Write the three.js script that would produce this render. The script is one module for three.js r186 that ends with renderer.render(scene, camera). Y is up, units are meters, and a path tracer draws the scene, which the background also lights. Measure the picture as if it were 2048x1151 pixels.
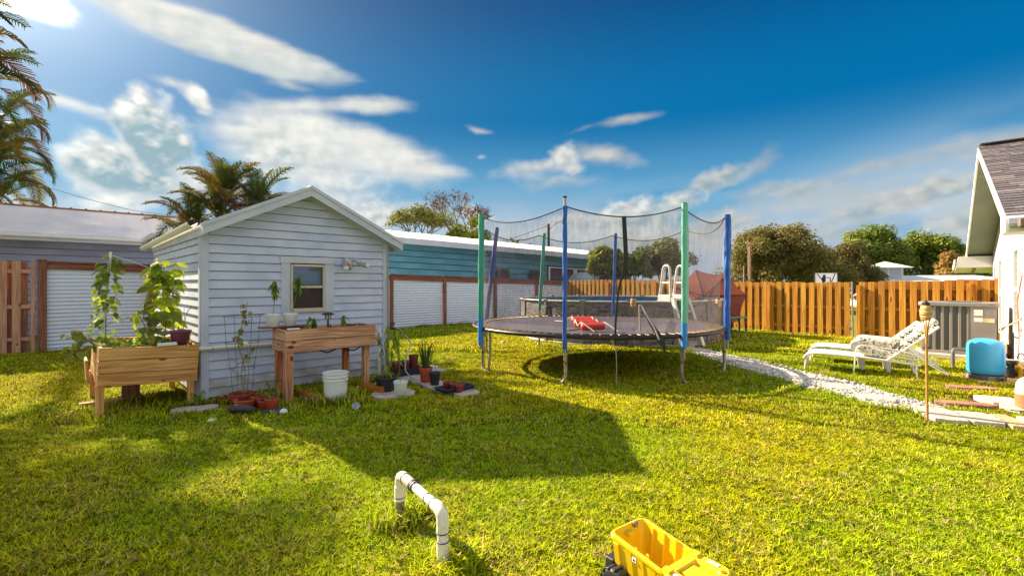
import * as THREE from 'three';
import { mergeGeometries } from 'three/addons/utils/BufferGeometryUtils.js';
import { RoundedBoxGeometry } from 'three/addons/geometries/RoundedBoxGeometry.js';

// ---------------------------------------------------------------- camera, sun, sky, exposure
const scene = new THREE.Scene();
const camera = new THREE.PerspectiveCamera(61.88, 1024 / 575, 0.1, 900);
camera.position.set(0, 1.6, 0);
camera.lookAt(0, 1.6, -10);
camera.setViewOffset(2048, 1151, 0, 8.5, 2048, 1151);   // a slightly lowered lens: the horizon sits just above the middle

const renderer = new THREE.WebGLRenderer({ antialias: true });
renderer.setSize(1024, 575);
renderer.toneMapping = THREE.LinearToneMapping;
const EXPOSURE = 3.1, SKYGAIN = 1.12;
renderer.toneMappingExposure = EXPOSURE;
renderer.shadowMap.enabled = true;
renderer.shadowMap.type = THREE.PCFSoftShadowMap;

const SUN = new THREE.Vector3(-1.355, 1.0, -1.06).normalize();
const sun = new THREE.DirectionalLight(new THREE.Color(1.0, 0.82, 0.56), 5.0);
sun.position.copy(SUN).multiplyScalar(60);
sun.castShadow = true;
sun.shadow.mapSize.set(4096, 4096);
sun.shadow.radius = 1.2;
Object.assign(sun.shadow.camera, { left: -35, right: 35, top: 35, bottom: -35, near: 1, far: 140 });
scene.add(sun, sun.target);

// ---------------------------------------------------------------- noise
function rng(seed) { let a = seed >>> 0; return () => { a = (a + 0x6d2b79f5) | 0; let t = Math.imul(a ^ (a >>> 15), 1 | a); t = (t + Math.imul(t ^ (t >>> 7), 61 | t)) ^ t; return ((t ^ (t >>> 14)) >>> 0) / 4294967296; }; }
const clamp = (x, a = 0, b = 1) => Math.min(b, Math.max(a, x));
const smooth = (a, b, x) => { const t = clamp((x - a) / (b - a)); return t * t * (3 - 2 * t); };
const mix = (a, b, t) => a + (b - a) * t;
const mix3 = (a, b, t) => [mix(a[0], b[0], t), mix(a[1], b[1], t), mix(a[2], b[2], t)];
const NT = new Float32Array(65536); { const r = rng(11); for (let i = 0; i < 65536; i++) NT[i] = r(); }
function vnoise(x, y, px = 256, py = 256) {           // value noise that repeats every px, py cells
  const ix = Math.floor(x), iy = Math.floor(y); let fx = x - ix, fy = y - iy; fx = fx * fx * (3 - 2 * fx); fy = fy * fy * (3 - 2 * fy);
  const x0 = ((ix % px) + px) % px, x1 = (x0 + 1) % px, y0 = (((iy % py) + py) % py), y1 = (y0 + 1) % py;
  const a = NT[(y0 & 255) * 256 + (x0 & 255)], b = NT[(y0 & 255) * 256 + (x1 & 255)], c = NT[(y1 & 255) * 256 + (x0 & 255)], d = NT[(y1 & 255) * 256 + (x1 & 255)];
  return (a + (b - a) * fx) + ((c + (d - c) * fx) - (a + (b - a) * fx)) * fy;
}
function fbm(x, y, oct = 5, px = 256, py = 256) { let s = 0, a = 0.5, n = 0; for (let i = 0; i < oct; i++) { s += a * vnoise(x + i * 17.3 * 0, y, px, py); n += a; a *= 0.5; x *= 2; y *= 2; px = Math.min(256, px * 2); py = Math.min(256, py * 2); } return s / n; }

// ---------------------------------------------------------------- sky: air, haze and clouds by direction
const lin = (c) => (c <= 0.04045 ? c / 12.92 : Math.pow((c + 0.055) / 1.055, 2.4));
const srgb = (r, g, b) => [lin(r / 255), lin(g / 255), lin(b / 255)];
{
  const W = 3072, Hh = 1536, data = new Float32Array(W * Hh * 4);
  const ZEN = srgb(0, 70, 126), MID = srgb(0, 110, 166), LOW = srgb(92, 158, 196), HOR = srgb(170, 192, 204), GROUND = srgb(96, 110, 60);
  // each: azimuth, elevation (degrees), half width, half height, turn, strength, ragged (0 smooth .. 1 puffy), brightness, underside shade
  const C = [
    [-46.2, 22.9, 4.2, 1.3, -10, 1.7, 0.2, 2.4, 0], [-30.6, 23.3, 11.8, 1.75, -7, 1.5, 0.12, 0.84, 0.3], [-37.5, 23.4, 4.2, 1.6, -6, 0.7, 0.2, 1.0, 0],
    [-37.6, 15.2, 2.4, 2.6, 10, 1.5, 0.85, 1.0, 0.9], [-35.8, 13.2, 3.2, 2.6, -25, 1.5, 0.8, 0.9, 1.2], [-40.8, 11.0, 3.0, 2.3, 20, 1.3, 0.8, 1.0, 1.0], [-38.2, 10.2, 5.0, 2.6, 0, 1.3, 0.6, 0.86, 1.3], [-39.4, 7.6, 3.6, 1.5, -6, 1.1, 0.7, 1.05, 0.4],
    [-33.4, 17.9, 2.0, 1.2, -24, 1.2, 0.75, 0.95, 0.2], [-35.4, 18.9, 2.2, 0.6, -6, 0.8, 0.4, 0.85, 0], [-43.2, 15.6, 3.2, 0.6, -4, 0.9, 0.3, 0.95, 0], [-38.8, 15.0, 5.4, 0.7, -3, 0.7, 0.35, 0.9, 0],
    [-24.0, 15.0, 9.0, 3.6, -4, 1.7, 0.35, 0.93, 0.3], [-16.0, 14.6, 9.6, 2.6, -12, 1.6, 0.3, 0.95, 0.2], [-9.5, 13.0, 5.4, 0.9, -7, 0.9, 0.3, 0.9, 0], [-16.4, 19.6, 5.0, 1.0, 3, 1.25, 0.35, 0.86, 0.2], [-23.5, 18.6, 6.0, 1.2, 8, 0.9, 0.4, 0.88, 0.1], [-25.6, 13.2, 3.6, 1.9, 8, 1.2, 0.8, 0.95, 0.7], [-21.0, 11.2, 8.0, 2.0, 0, 0.9, 0.6, 0.95, 0.2], [-33.0, 9.5, 6.0, 2.2, 6, 0.8, 0.7, 0.95, 0.3],
    [-25.2, 20.6, 2.8, 0.55, -5, 0.8, 0.3, 0.75, 0], [-28.8, 19.0, 1.5, 0.7, -10, 0.5, 0.5, 0.75, 0], [-4.1, 17.8, 1.7, 0.42, -4, 0.85, 0.35, 0.72, 0], [-3.6, 14.8, 0.8, 0.26, 3, 0.8, 0.3, 0.8, 0], [13.6, 18.3, 4.0, 0.6, 5, 0.95, 0.3, 0.68, 0], [8.4, 17.6, 2.4, 0.28, 14, 0.6, 0.3, 0.62, 0],
    [3.0, 13.4, 6.0, 1.1, 4, 0.95, 0.6, 0.85, 0.3], [6.6, 14.3, 2.3, 1.5, 0, 1.15, 0.8, 0.9, 0.3], [11.0, 14.7, 4.6, 1.2, -12, 1.0, 0.45, 0.74, 0.1], [5.5, 11.9, 6.0, 0.9, 2, 0.7, 0.5, 0.8, 0.1],
    [14.6, 7.6, 5.2, 1.9, 6, 1.3, 0.85, 0.92, 0.5], [19.4, 8.8, 3.0, 1.2, 12, 1.1, 0.85, 0.9, 0.5], [8.0, 7.0, 5.0, 1.6, 0, 0.9, 0.8, 0.85, 0.4], [23.0, 11.2, 3.6, 1.3, 20, 1.1, 0.8, 0.72, 0.6], [27.0, 12.3, 3.0, 1.3, 26, 0.75, 0.7, 0.6, 0.6], [24.2, 6.8, 3.2, 1.1, 8, 1.0, 0.8, 0.72, 0.5], [14.0, 5.0, 9.0, 1.4, 0, 0.9, 0.8, 0.8, 0.4],
    [41.4, 8.2, 4.6, 1.3, 10, 1.1, 0.75, 0.8, 0.6], [36.4, 6.9, 5.0, 1.2, 6, 1.0, 0.7, 0.74, 0.6], [44.5, 5.2, 4.4, 1.7, 0, 1.0, 0.8, 0.8, 0.5], [30.0, 9.6, 6.4, 1.1, 4, 0.9, 0.6, 0.7, 0.4], [33.0, 5.0, 7.0, 1.4, 0, 0.9, 0.7, 0.74, 0.4], [38.0, 11.2, 7.0, 0.9, 7, 0.8, 0.5, 0.66, 0.3], [46.0, 11.6, 5.0, 1.2, 5, 0.9, 0.5, 0.68, 0.3], [20.0, 5.2, 14, 2.2, 2, 0.8, 0.45, 0.82, 0.3], [34.0, 8.4, 13, 1.7, 4, 0.7, 0.4, 0.7, 0.4], [4.0, 6.0, 12, 1.8, 0, 0.75, 0.45, 0.88, 0.2],
    [-15.9, 8.2, 2.8, 1.6, 0, 1.15, 0.85, 0.95, 0.4], [-19.0, 9.2, 5.0, 1.4, 0, 0.8, 0.7, 0.92, 0.2], [-4.4, 7.6, 2.0, 1.2, 0, 1.0, 0.85, 0.92, 0.3], [-10.5, 8.8, 5.0, 1.0, 4, 0.75, 0.6, 0.85, 0.2], [-46.5, 6.6, 6.0, 1.6, 0, 0.7, 0.7, 0.95, 0.2],
  ].map((c) => { const t = c[4] * Math.PI / 180; return { az: c[0], el: c[1], w: c[2], h: c[3], c: Math.cos(t), s: Math.sin(t), k: c[5], rag: c[6], b: c[7], sh: c[8] }; });
  const D = Math.PI / 180;
  for (let j = 0; j < Hh; j++) {
    const el = ((j + 0.5) / Hh - 0.5) * 180, ce = Math.cos(el * D), y = Math.sin(el * D);
    for (let i = 0; i < W; i++) {
      const u = ((i + 0.5) / W - 0.5) * 2 * Math.PI, x = Math.cos(u) * ce, z = Math.sin(u) * ce, o = (j * W + i) * 4;
      let r, g, b;
      if (el < -1.5) { [r, g, b] = GROUND; } else {
        const az = Math.atan2(x, -z) / D, e = Math.max(0, el);
        const sd = x * SUN.x + y * SUN.y + z * SUN.z, ang = Math.acos(clamp(sd, -1, 1)) / D;
        // clear air
        let c = e < 10 ? mix3(HOR, LOW, e / 10) : e < 19 ? mix3(LOW, MID, smooth(10, 19, e)) : mix3(MID, ZEN, smooth(19, 34, e));
        const away = smooth(20, 100, ang);
        c = mix3(c, [c[0] * 0.92, c[1] * 0.96, c[2] * 1.0], away);
        const glow = Math.exp(-ang / 13), core = Math.exp(-ang / 5) * 3;
        c = [c[0] + glow * 0.55 + core, c[1] + glow * 0.62 + core * 0.97, c[2] + glow * 0.62 + core * 0.9];
        // thin veil of haze in the lower sky
        const n1 = fbm(az * 0.055 + 40, e * 0.22 + 9, 4, 20, 64);
        const veil = smooth(0.36, 0.66, n1) * smooth(14, 6, e + (n1 - 0.5) * 7 - 3 * smooth(25, 45, az)) * 0.8;
        c = mix3(c, [0.50, 0.58, 0.66], veil);
        // clouds
        if (e < 90) {
          const wa = fbm(az * 0.35 + 7, e * 0.45 + 3, 5, 126, 64) - 0.5, wb = fbm(az * 0.35 + 91, e * 0.45 + 33, 5, 126, 64) - 0.5;
          const fine = fbm(az * 0.9 + 13, e * 1.3 + 5, 5, 324 > 256 ? 256 : 324, 128);
          const streak = fbm(az * 0.22 + e * 0.12 + 60, e * 1.5 - az * 0.12 + 80, 5);
          let a = 0, br = 0, shd = 0, wsum = 0, rg = 0;
          for (const q of C) {
            let dx = (((az - q.az + 540) % 360) - 180); if (dx > 24 || dx < -24) continue;
            let dy = e - q.el; if (dy > 9 || dy < -9) continue;
            dx += wa * 4.2 * (0.14 + q.rag * 0.6); dy += wb * 2.6 * (0.06 + q.rag * 0.8);
            const X = (dx * q.c + dy * q.s) / (q.w * 1.16), Y = (-dx * q.s + dy * q.c) / (q.h * 1.28), rr = X * X + Y * Y;
            if (rr > 3) continue;
            let d = q.k * (1 - Math.sqrt(rr)) + (fine - 0.5) * (0.02 + 0.8 * q.rag * q.rag) + (streak - 0.5) * 0.4 * (1 - q.rag);
            d = smooth(0.0, q.rag > 0.7 ? 0.75 : q.rag < 0.2 ? 0.6 : 1.0, d) * Math.min(1, q.k);
            if (d <= 0) continue;
            a = 1 - (1 - a) * (1 - d); wsum += d; br += d * q.b; rg += d * q.rag * q.rag; shd += d * q.sh * smooth(0.95, -0.8, Y * 0.8 - X * 0.25 + (fine - 0.5) * 1.6) * smooth(0.15, 1.0, d);
          }
          // added cloud outside the view only, brightened as fill for shade, thinner overhead
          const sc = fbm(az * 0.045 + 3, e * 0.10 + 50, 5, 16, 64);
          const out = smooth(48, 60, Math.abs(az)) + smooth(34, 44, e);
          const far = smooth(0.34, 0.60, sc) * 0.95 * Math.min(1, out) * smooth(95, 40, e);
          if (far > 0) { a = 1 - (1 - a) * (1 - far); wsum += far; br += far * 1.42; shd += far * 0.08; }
          if (a > 0) {
            const sx = (((-54 - az + 540) % 360) - 180), sy = 30 - e, sl = Math.hypot(sx, sy) + 1e-3, relief = fbm((az + sx / sl * 0.9) * 0.9 + 13, (e + sy / sl * 0.9) * 1.3 + 5, 4, 256, 128) - fine;
            br /= wsum; br *= 1 - clamp(relief, -0.25, 0.3) * 0.75 * rg / wsum + (streak - 0.5) * 0.25 * (1 - rg / wsum); shd = clamp(1.5 * shd / wsum);
            const sunny = Math.exp(-ang / 38), B = br * (0.72 + 0.42 * sunny) * 0.95;
            const lit = [B * 1.0, B * 0.985, B * 0.92], dark = [0.16 + 0.10 * sunny, 0.33 + 0.10 * sunny, 0.43 + 0.06 * sunny];
            c = mix3(c, mix3(lit, dark, shd * 0.85), clamp(a));
          }
        }
        if (el < 0) c = mix3(c, GROUND, smooth(0, -1.5, el));
        [r, g, b] = c;
      }
      data[o] = r * SKYGAIN / EXPOSURE; data[o + 1] = g * SKYGAIN / EXPOSURE; data[o + 2] = b * SKYGAIN / EXPOSURE; data[o + 3] = 1;
    }
  }
  const sky = new THREE.DataTexture(data, W, Hh, THREE.RGBAFormat, THREE.FloatType);
  sky.mapping = THREE.EquirectangularReflectionMapping; sky.magFilter = sky.minFilter = THREE.LinearFilter; sky.needsUpdate = true;
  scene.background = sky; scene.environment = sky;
}

// ---------------------------------------------------------------- helpers
const V3 = (x, y, z) => new THREE.Vector3(x, y, z);
const W3 = (x, depth, y = 0) => V3(x, y, -depth);                 // world point: metres to the right, metres ahead, height
const taken = {};
function numbered(n) { const k = taken[n] = (taken[n] ?? -1) + 1; return k ? n + '_' + String(k).padStart(3, '0') : n; }
function tag(o, label, category, group) { o.userData.label = label; if (category) o.userData.category = category; if (group) o.userData.group = group; return o; }
function thing(name, label, category, pos = V3(0, 0, 0), turn = 0, group) {
  const o = new THREE.Group(); o.name = numbered(name); o.position.copy(pos); o.rotation.y = turn; scene.add(o); return tag(o, label, category, group);
}
function part(name, geo, mat, parent, label) {
  const m = new THREE.Mesh(geo, mat); m.name = name; m.castShadow = m.receiveShadow = true; parent.add(m); if (label) m.userData.label = label; return m;
}
function solo(name, geo, mat, label, category, pos, turn = 0, group) {
  const m = part(numbered(name), geo, mat, scene); if (pos) m.position.copy(pos); m.rotation.y = turn; return tag(m, label, category, group);
}
function struct(name, geo, mat, kind = 'structure') { const m = part(numbered(name), geo, mat, scene); m.castShadow = kind !== 'structure'; m.userData.kind = kind; return m; }
const flatten = (g) => { const q = g.index ? g.toNonIndexed() : g; for (const k of Object.keys(q.attributes)) if (!['position', 'normal', 'uv'].includes(k)) q.deleteAttribute(k); if (!q.attributes.uv) q.setAttribute('uv', new THREE.BufferAttribute(new Float32Array(q.attributes.position.count * 2), 2)); if (!q.attributes.normal) q.computeVertexNormals(); return q; };
const mg = (list) => mergeGeometries(list.map(flatten));
const mv = (g, x = 0, y = 0, z = 0, rx = 0, ry = 0, rz = 0) => { const m = new THREE.Matrix4().makeRotationFromEuler(new THREE.Euler(rx, ry, rz)); m.setPosition(x, y, z); return g.applyMatrix4(m); };
// uv in metres by the main direction of each face; v runs along axis L
function uvBox(g, L = 'y', ou = 0, ov = 0) {
  g = g.index ? g.toNonIndexed() : g; const p = g.attributes.position, uv = new Float32Array(p.count * 2), a = V3(), b = V3(), c = V3(), ax = { x: 0, y: 1, z: 2 }[L];
  for (let i = 0; i < p.count; i += 3) {
    a.fromBufferAttribute(p, i); b.fromBufferAttribute(p, i + 1); c.fromBufferAttribute(p, i + 2);
    const n = b.clone().sub(a).cross(c.clone().sub(a)), m = [Math.abs(n.x), Math.abs(n.y), Math.abs(n.z)], d = m.indexOf(Math.max(...m));
    let vI = ax, uI; if (d === ax) { vI = (ax + 1) % 3; uI = (ax + 2) % 3; } else uI = 3 - d - ax;
    [a, b, c].forEach((q, k) => { uv[(i + k) * 2] = q.getComponent(uI) + ou + d * 0.31; uv[(i + k) * 2 + 1] = q.getComponent(vI) + ov; });
  }
  g.setAttribute('uv', new THREE.BufferAttribute(uv, 2)); return g;
}
function convex(faces) {                                            // flat convex solid from its faces, each turned outwards
  const c = V3(); let n = 0; for (const f of faces) for (const p of f) { c.add(p); n++; } c.divideScalar(n);
  const out = [];
  for (const f of faces) {
    const nn = f[1].clone().sub(f[0]).cross(f[2].clone().sub(f[0])), q = nn.dot(f[0].clone().sub(c)) < 0 ? [...f].reverse() : f;
    for (let k = 1; k < q.length - 1; k++) out.push(q[0], q[k], q[k + 1]);
  }
  const g = new THREE.BufferGeometry().setFromPoints(out); g.computeVertexNormals(); return g;
}
const hex = (p, L, ou, ov) => uvBox(convex([[p[0], p[1], p[2], p[3]], [p[4], p[5], p[6], p[7]], [p[0], p[1], p[5], p[4]], [p[1], p[2], p[6], p[5]], [p[2], p[3], p[7], p[6]], [p[3], p[0], p[4], p[7]]]), L, ou, ov);
function cbox(w, h, d, c = 0.004, L = 'y', ou = 0, ov = 0) {         // box with chamfered edges
  const P = (sx, sy, sz, k) => V3(sx * (w / 2 - (k === 0 ? 0 : c)), sy * (h / 2 - (k === 1 ? 0 : c)), sz * (d / 2 - (k === 2 ? 0 : c))), S = [-1, 1], F = [];
  for (const s of S) { F.push([P(s, -1, -1, 0), P(s, 1, -1, 0), P(s, 1, 1, 0), P(s, -1, 1, 0)], [P(-1, s, -1, 1), P(1, s, -1, 1), P(1, s, 1, 1), P(-1, s, 1, 1)], [P(-1, -1, s, 2), P(1, -1, s, 2), P(1, 1, s, 2), P(-1, 1, s, 2)]); }
  for (const a of S) for (const b of S) F.push([P(a, b, -1, 0), P(a, b, 1, 0), P(a, b, 1, 1), P(a, b, -1, 1)], [P(a, -1, b, 0), P(a, 1, b, 0), P(a, 1, b, 2), P(a, -1, b, 2)], [P(-1, a, b, 1), P(1, a, b, 1), P(1, a, b, 2), P(-1, a, b, 2)]);
  for (const a of S) for (const b of S) for (const e of S) F.push([P(a, b, e, 0), P(a, b, e, 1), P(a, b, e, 2)]);
  return uvBox(convex(F), L, ou, ov);
}
const rbox = (w, h, d, r = 0.02, s = 2) => new RoundedBoxGeometry(w, h, d, s, r);
function tube(pts, r, seg = 24, rad = 7, closed = false) { return new THREE.TubeGeometry(new THREE.CatmullRomCurve3(pts, closed, 'catmullrom', 0.3), seg, r, rad, closed); }
function rod(a, b, r0, r1 = r0, rad = 8, caps = true) {
  const d = b.clone().sub(a), g = new THREE.CylinderGeometry(r1, r0, d.length(), rad, 1, !caps);
  g.applyQuaternion(new THREE.Quaternion().setFromUnitVectors(V3(0, 1, 0), d.clone().normalize())); g.translate((a.x + b.x) / 2, (a.y + b.y) / 2, (a.z + b.z) / 2); return g;
}
function strip(pts, width, thick, across) {                         // flat band of some thickness along points
  const gs = []; for (let i = 0; i < pts.length - 1; i++) {
    const a = pts[i], b = pts[i + 1], t = b.clone().sub(a).normalize(), w = across.clone().addScaledVector(t, -across.dot(t)).normalize(), n = t.clone().cross(w), wa = (width[i] ?? width) / 2, wb = (width[i + 1] ?? width) / 2, h = thick / 2;
    const q = (p, s, k, ww) => p.clone().addScaledVector(w, s * ww).addScaledVector(n, k * h);
    gs.push(hex([q(a, -1, -1, wa), q(a, 1, -1, wa), q(a, 1, 1, wa), q(a, -1, 1, wa), q(b, -1, -1, wb), q(b, 1, -1, wb), q(b, 1, 1, wb), q(b, -1, 1, wb)], 'y'));
  } return mg(gs);
}
const lathe = (prof, seg = 24) => new THREE.LatheGeometry(prof.map(([r, y]) => new THREE.Vector2(r, y)), seg);
function pot(r0, r1, h, t = 0.012, seg = 24) { return lathe([[0, 0.001], [r0, 0], [r1 * 0.985, h * 0.86], [r1 * 1.05, h * 0.865], [r1 * 1.06, h], [r1 * 1.06 - t, h], [r1 - t, h * 0.8], [0, h * 0.8]], seg); }

// ---------------------------------------------------------------- textures
function tex(w, h, f, colour = true, rep = [1, 1]) {
  const d = new Uint8Array(w * h * 4);
  for (let y = 0; y < h; y++) for (let x = 0; x < w; x++) { const c = f((x + 0.5) / w, (y + 0.5) / h), o = (y * w + x) * 4; if (typeof c === 'number') d[o] = d[o + 1] = d[o + 2] = clamp(c) * 255; else for (let k = 0; k < 3; k++) d[o + k] = clamp(c[k]) * 255; d[o + 3] = 255; }
  const t = new THREE.DataTexture(d, w, h); t.wrapS = t.wrapT = THREE.RepeatWrapping; t.magFilter = t.minFilter = THREE.LinearFilter; t.repeat.set(...rep); if (colour) t.colorSpace = THREE.SRGBColorSpace; t.needsUpdate = true; return t;
}
const std = (o) => new THREE.MeshStandardMaterial({ roughness: 0.8, ...o });
const phys = (o) => new THREE.MeshPhysicalMaterial({ roughness: 0.8, ...o });
const rgb = (r, g, b) => new THREE.Color().setRGB(r, g, b);
// wood, grain along v; one tile is 1 m across and 2 m long
function wood(light, dark, knot, seed, contrast = 1, nk = 7) {
  const r = rng(seed), ks = Array.from({ length: nk }, () => [r(), r() * 2, 0.006 + r() * 0.014]);
  const grain = (u, v) => {
    let du = 0, kd = 0; for (const [a, b, s] of ks) { let x = u - a; x -= Math.round(x); let y = v - b; y -= Math.round(y / 2) * 2; const q = Math.hypot(x, y * 0.55) / s; du += x * Math.exp(-q * q * 0.12) * 0.8; kd = Math.max(kd, smooth(1.5, 0.7, q)); }
    const U = u - du, w = fbm(U * 6, v * 1, 3, 6, 2);
    const g = fbm(U * 42 + w * 6, v * 3, 4, 256, 6) * 0.6 + fbm(U * 128, v * 4, 2, 128, 8) * 0.4;
    return [g, kd, w];
  };
  const f = (u, v) => { const [g, kd, w] = grain(u, v * 2); let c = mix3(light, dark, clamp((g - 0.32) * 1.9 * contrast + (w - 0.5) * 0.5)); return mix3(c, knot, kd * 0.85); };
  const h = (u, v) => { const [g, kd] = grain(u, v * 2); return 0.75 - g * 0.5 - kd * 0.2; };
  return { map: tex(384, 768, f, true, [1, 0.5]), bumpMap: tex(384, 768, h, false, [1, 0.5]), bumpScale: 0.003 };
}
const s3 = (r, g, b) => [r / 255, g / 255, b / 255];
const T = {
  cedar: wood(s3(208, 156, 50), s3(150, 94, 24), s3(98, 54, 16), 3, 1.25, 12),
  pale: wood(s3(222, 172, 106), s3(170, 108, 56), s3(92, 50, 26), 5, 1.1, 9),
  rough: wood(s3(218, 174, 142), s3(156, 98, 70), s3(84, 36, 18), 8, 1.25, 26),
  brown: wood(s3(152, 102, 84), s3(104, 62, 50), s3(50, 26, 18), 9, 1.1),
  grey: wood(s3(206, 160, 132), s3(158, 110, 86), s3(84, 60, 48), 12),
};
const bumpFine = tex(256, 256, (u, v) => fbm(u * 32, v * 32, 4, 32, 32), false, [2, 2]);
const bumpCoarse = tex(256, 256, (u, v) => fbm(u * 10, v * 10, 5, 10, 10), false, [1, 1]);
const grime = (a, b, f = 6, rep = [0.5, 0.5]) => tex(256, 256, (u, v) => mix3(a, b, clamp((fbm(u * f, v * f, 5, f, f) - 0.3) * 2.2)), true, rep);
const M = {
  cedar: std({ ...T.cedar, roughness: 0.75 }), pale: std({ ...T.pale, roughness: 0.8 }), rough: std({ ...T.rough, roughness: 0.85 }), brown: std({ ...T.brown, roughness: 0.85 }), greywood: std({ ...T.grey, roughness: 0.9 }),
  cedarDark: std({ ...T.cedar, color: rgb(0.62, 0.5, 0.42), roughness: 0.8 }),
  sidingLow: std({ map: grime(s3(200, 204, 220), s3(150, 146, 142), 7, [0.8, 0.8]), bumpMap: bumpFine, bumpScale: 0.0015, roughness: 0.75 }),
  siding: std({ map: grime(s3(200, 208, 234), s3(180, 190, 220), 7), bumpMap: bumpFine, bumpScale: 0.0015, roughness: 0.65 }),
  trim: std({ map: grime(s3(198, 203, 224), s3(184, 190, 212), 6), roughness: 0.6 }),
  teal: std({ map: grime(s3(92, 148, 172), s3(76, 132, 158), 4), roughness: 0.7 }),
  bluegrey: std({ map: grime(s3(146, 152, 178), s3(130, 136, 162), 4), roughness: 0.7 }),
  white: std({ color: rgb(0.8, 0.8, 0.78), roughness: 0.5 }), whiteMatte: std({ color: rgb(0.78, 0.77, 0.75), roughness: 0.85 }),
  roofWhite: std({ map: grime(s3(246, 240, 244), s3(230, 222, 230), 6), roughness: 0.45 }),
  metal: std({ color: rgb(0.76, 0.82, 0.97), metalness: 0.05, roughness: 0.5 }), roofMetal: std({ map: grime(s3(250, 246, 250), s3(236, 232, 240), 5), metalness: 0.3, roughness: 0.4 }), gapShade: std({ color: rgb(0.19, 0.18, 0.19), roughness: 1 }),  // last one: siding core, with the shade of the lap joints in its colour
  steel: std({ map: grime(s3(176, 172, 166), s3(128, 118, 106), 14, [4, 2]), metalness: 0.6, roughness: 0.45 }),
  rust: std({ map: grime(s3(168, 92, 50), s3(104, 56, 36), 12, [3, 3]), roughness: 0.85 }),
  blackPlastic: std({ color: rgb(0.025, 0.025, 0.03), roughness: 0.45 }), black: std({ color: rgb(0.02, 0.02, 0.022), roughness: 0.7 }),
  terracotta: std({ map: grime(s3(206, 96, 56), s3(172, 66, 38), 8, [4, 4]), roughness: 0.7 }), potRed: std({ map: grime(s3(160, 62, 46), s3(120, 40, 34), 8, [4, 4]), roughness: 0.6 }), burgundy: std({ color: rgb(0.16, 0.035, 0.06), roughness: 0.45 }),
  potWhite: std({ color: rgb(0.74, 0.75, 0.76), roughness: 0.4 }), navy: std({ color: rgb(0.02, 0.025, 0.05), roughness: 0.5 }),
  soil: std({ map: grime(s3(104, 62, 44), s3(62, 38, 28), 20, [2, 2]), bumpMap: bumpCoarse, bumpScale: 0.03, roughness: 1 }),
  pvc: std({ map: grime(s3(240, 236, 226), s3(222, 212, 196), 6, [2, 2]), roughness: 0.35 }), pvcGrey: std({ map: grime(s3(150, 140, 120), s3(96, 88, 70), 10, [4, 4]), roughness: 0.7 }), purple: std({ color: rgb(0.05, 0.05, 0.16), roughness: 0.5 }),
  stone: std({ map: grime(s3(214, 202, 192), s3(180, 166, 160), 9, [1.2, 1.2]), bumpMap: bumpFine, bumpScale: 0.006, roughness: 0.9 }), stoneTan: std({ map: grime(s3(226, 190, 150), s3(196, 160, 128), 9, [1.2, 1.2]), bumpMap: bumpFine, bumpScale: 0.006, roughness: 0.9 }), stoneBrown: std({ map: grime(s3(176, 130, 112), s3(140, 98, 84), 9, [1.2, 1.2]), bumpMap: bumpFine, bumpScale: 0.006, roughness: 0.9 }),
  glassDark: phys({ color: rgb(0.05, 0.055, 0.07), metalness: 0.0, roughness: 0.04, clearcoat: 1, clearcoatRoughness: 0.02, specularIntensity: 1, ior: 1.9 }),
};
// ---------------------------------------------------------------- ground
{
  const R = 420, g = new THREE.CircleGeometry(R, 64); g.rotateX(-Math.PI / 2);
  const p = g.attributes.position, uv = g.attributes.uv; for (let i = 0; i < p.count; i++) uv.setXY(i, p.getX(i) / 3, p.getZ(i) / 3);
  const map = tex(512, 512, (u, v) => { const a = fbm(u * 9, v * 9, 5, 9, 9), b = fbm(u * 64, v * 64, 3, 64, 64); return mix3(mix3(s3(92, 110, 14), s3(122, 124, 24), clamp((a - 0.3) * 2)), s3(96, 92, 26), clamp((b - 0.6) * 2.5)); });
  struct('lawn', g, std({ map, bumpMap: bumpCoarse, bumpScale: 0.05, roughness: 1 }));
}
// lot axes: a thing turned by LOT has its local x along the yard (away, to the right) and its local z towards the viewer's right
const LOT = 43.5 * Math.PI / 180;

// ---------------------------------------------------------------- garden path: white gravel with flat stones, then paving
const pathL = [[4.0, 12.3], [4.06, 11.7], [4.2, 9.11], [4.44, 8.08], [4.56, 7.23], [4.70, 6.7], [4.78, 5.95], [4.80, 5.5]];
const pathR = [[4.6, 12.6], [4.5, 12.2], [4.79, 10.8], [5.05, 9.85], [5.23, 8.68], [5.43, 7.72], [5.44, 6.62], [5.50, 6.1]];
const edgeAt = (E, d) => { for (let i = 0; i < E.length - 1; i++) if (d <= E[i][1] && d >= E[i + 1][1]) { const t = (E[i][1] - d) / (E[i][1] - E[i + 1][1]); return mix(E[i][0], E[i + 1][0], t); } return null; };
const onPath = (x, d) => { const a = edgeAt(pathL, d), b = edgeAt(pathR, d); return a !== null && b !== null && x > a - 0.02 && x < b + 0.02; };
const slabs = [];                                                      // paving outlines, for keeping grass off: [x, depth, half width, half depth, turn]
const onSlab = (x, d, m = 0) => slabs.some(([a, b, w, h, t]) => { const X = x - a, Y = d - b, c = Math.cos(t), s = Math.sin(t); return Math.abs(X * c + Y * s) < w - m && Math.abs(-X * s + Y * c) < h - m; });
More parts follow.
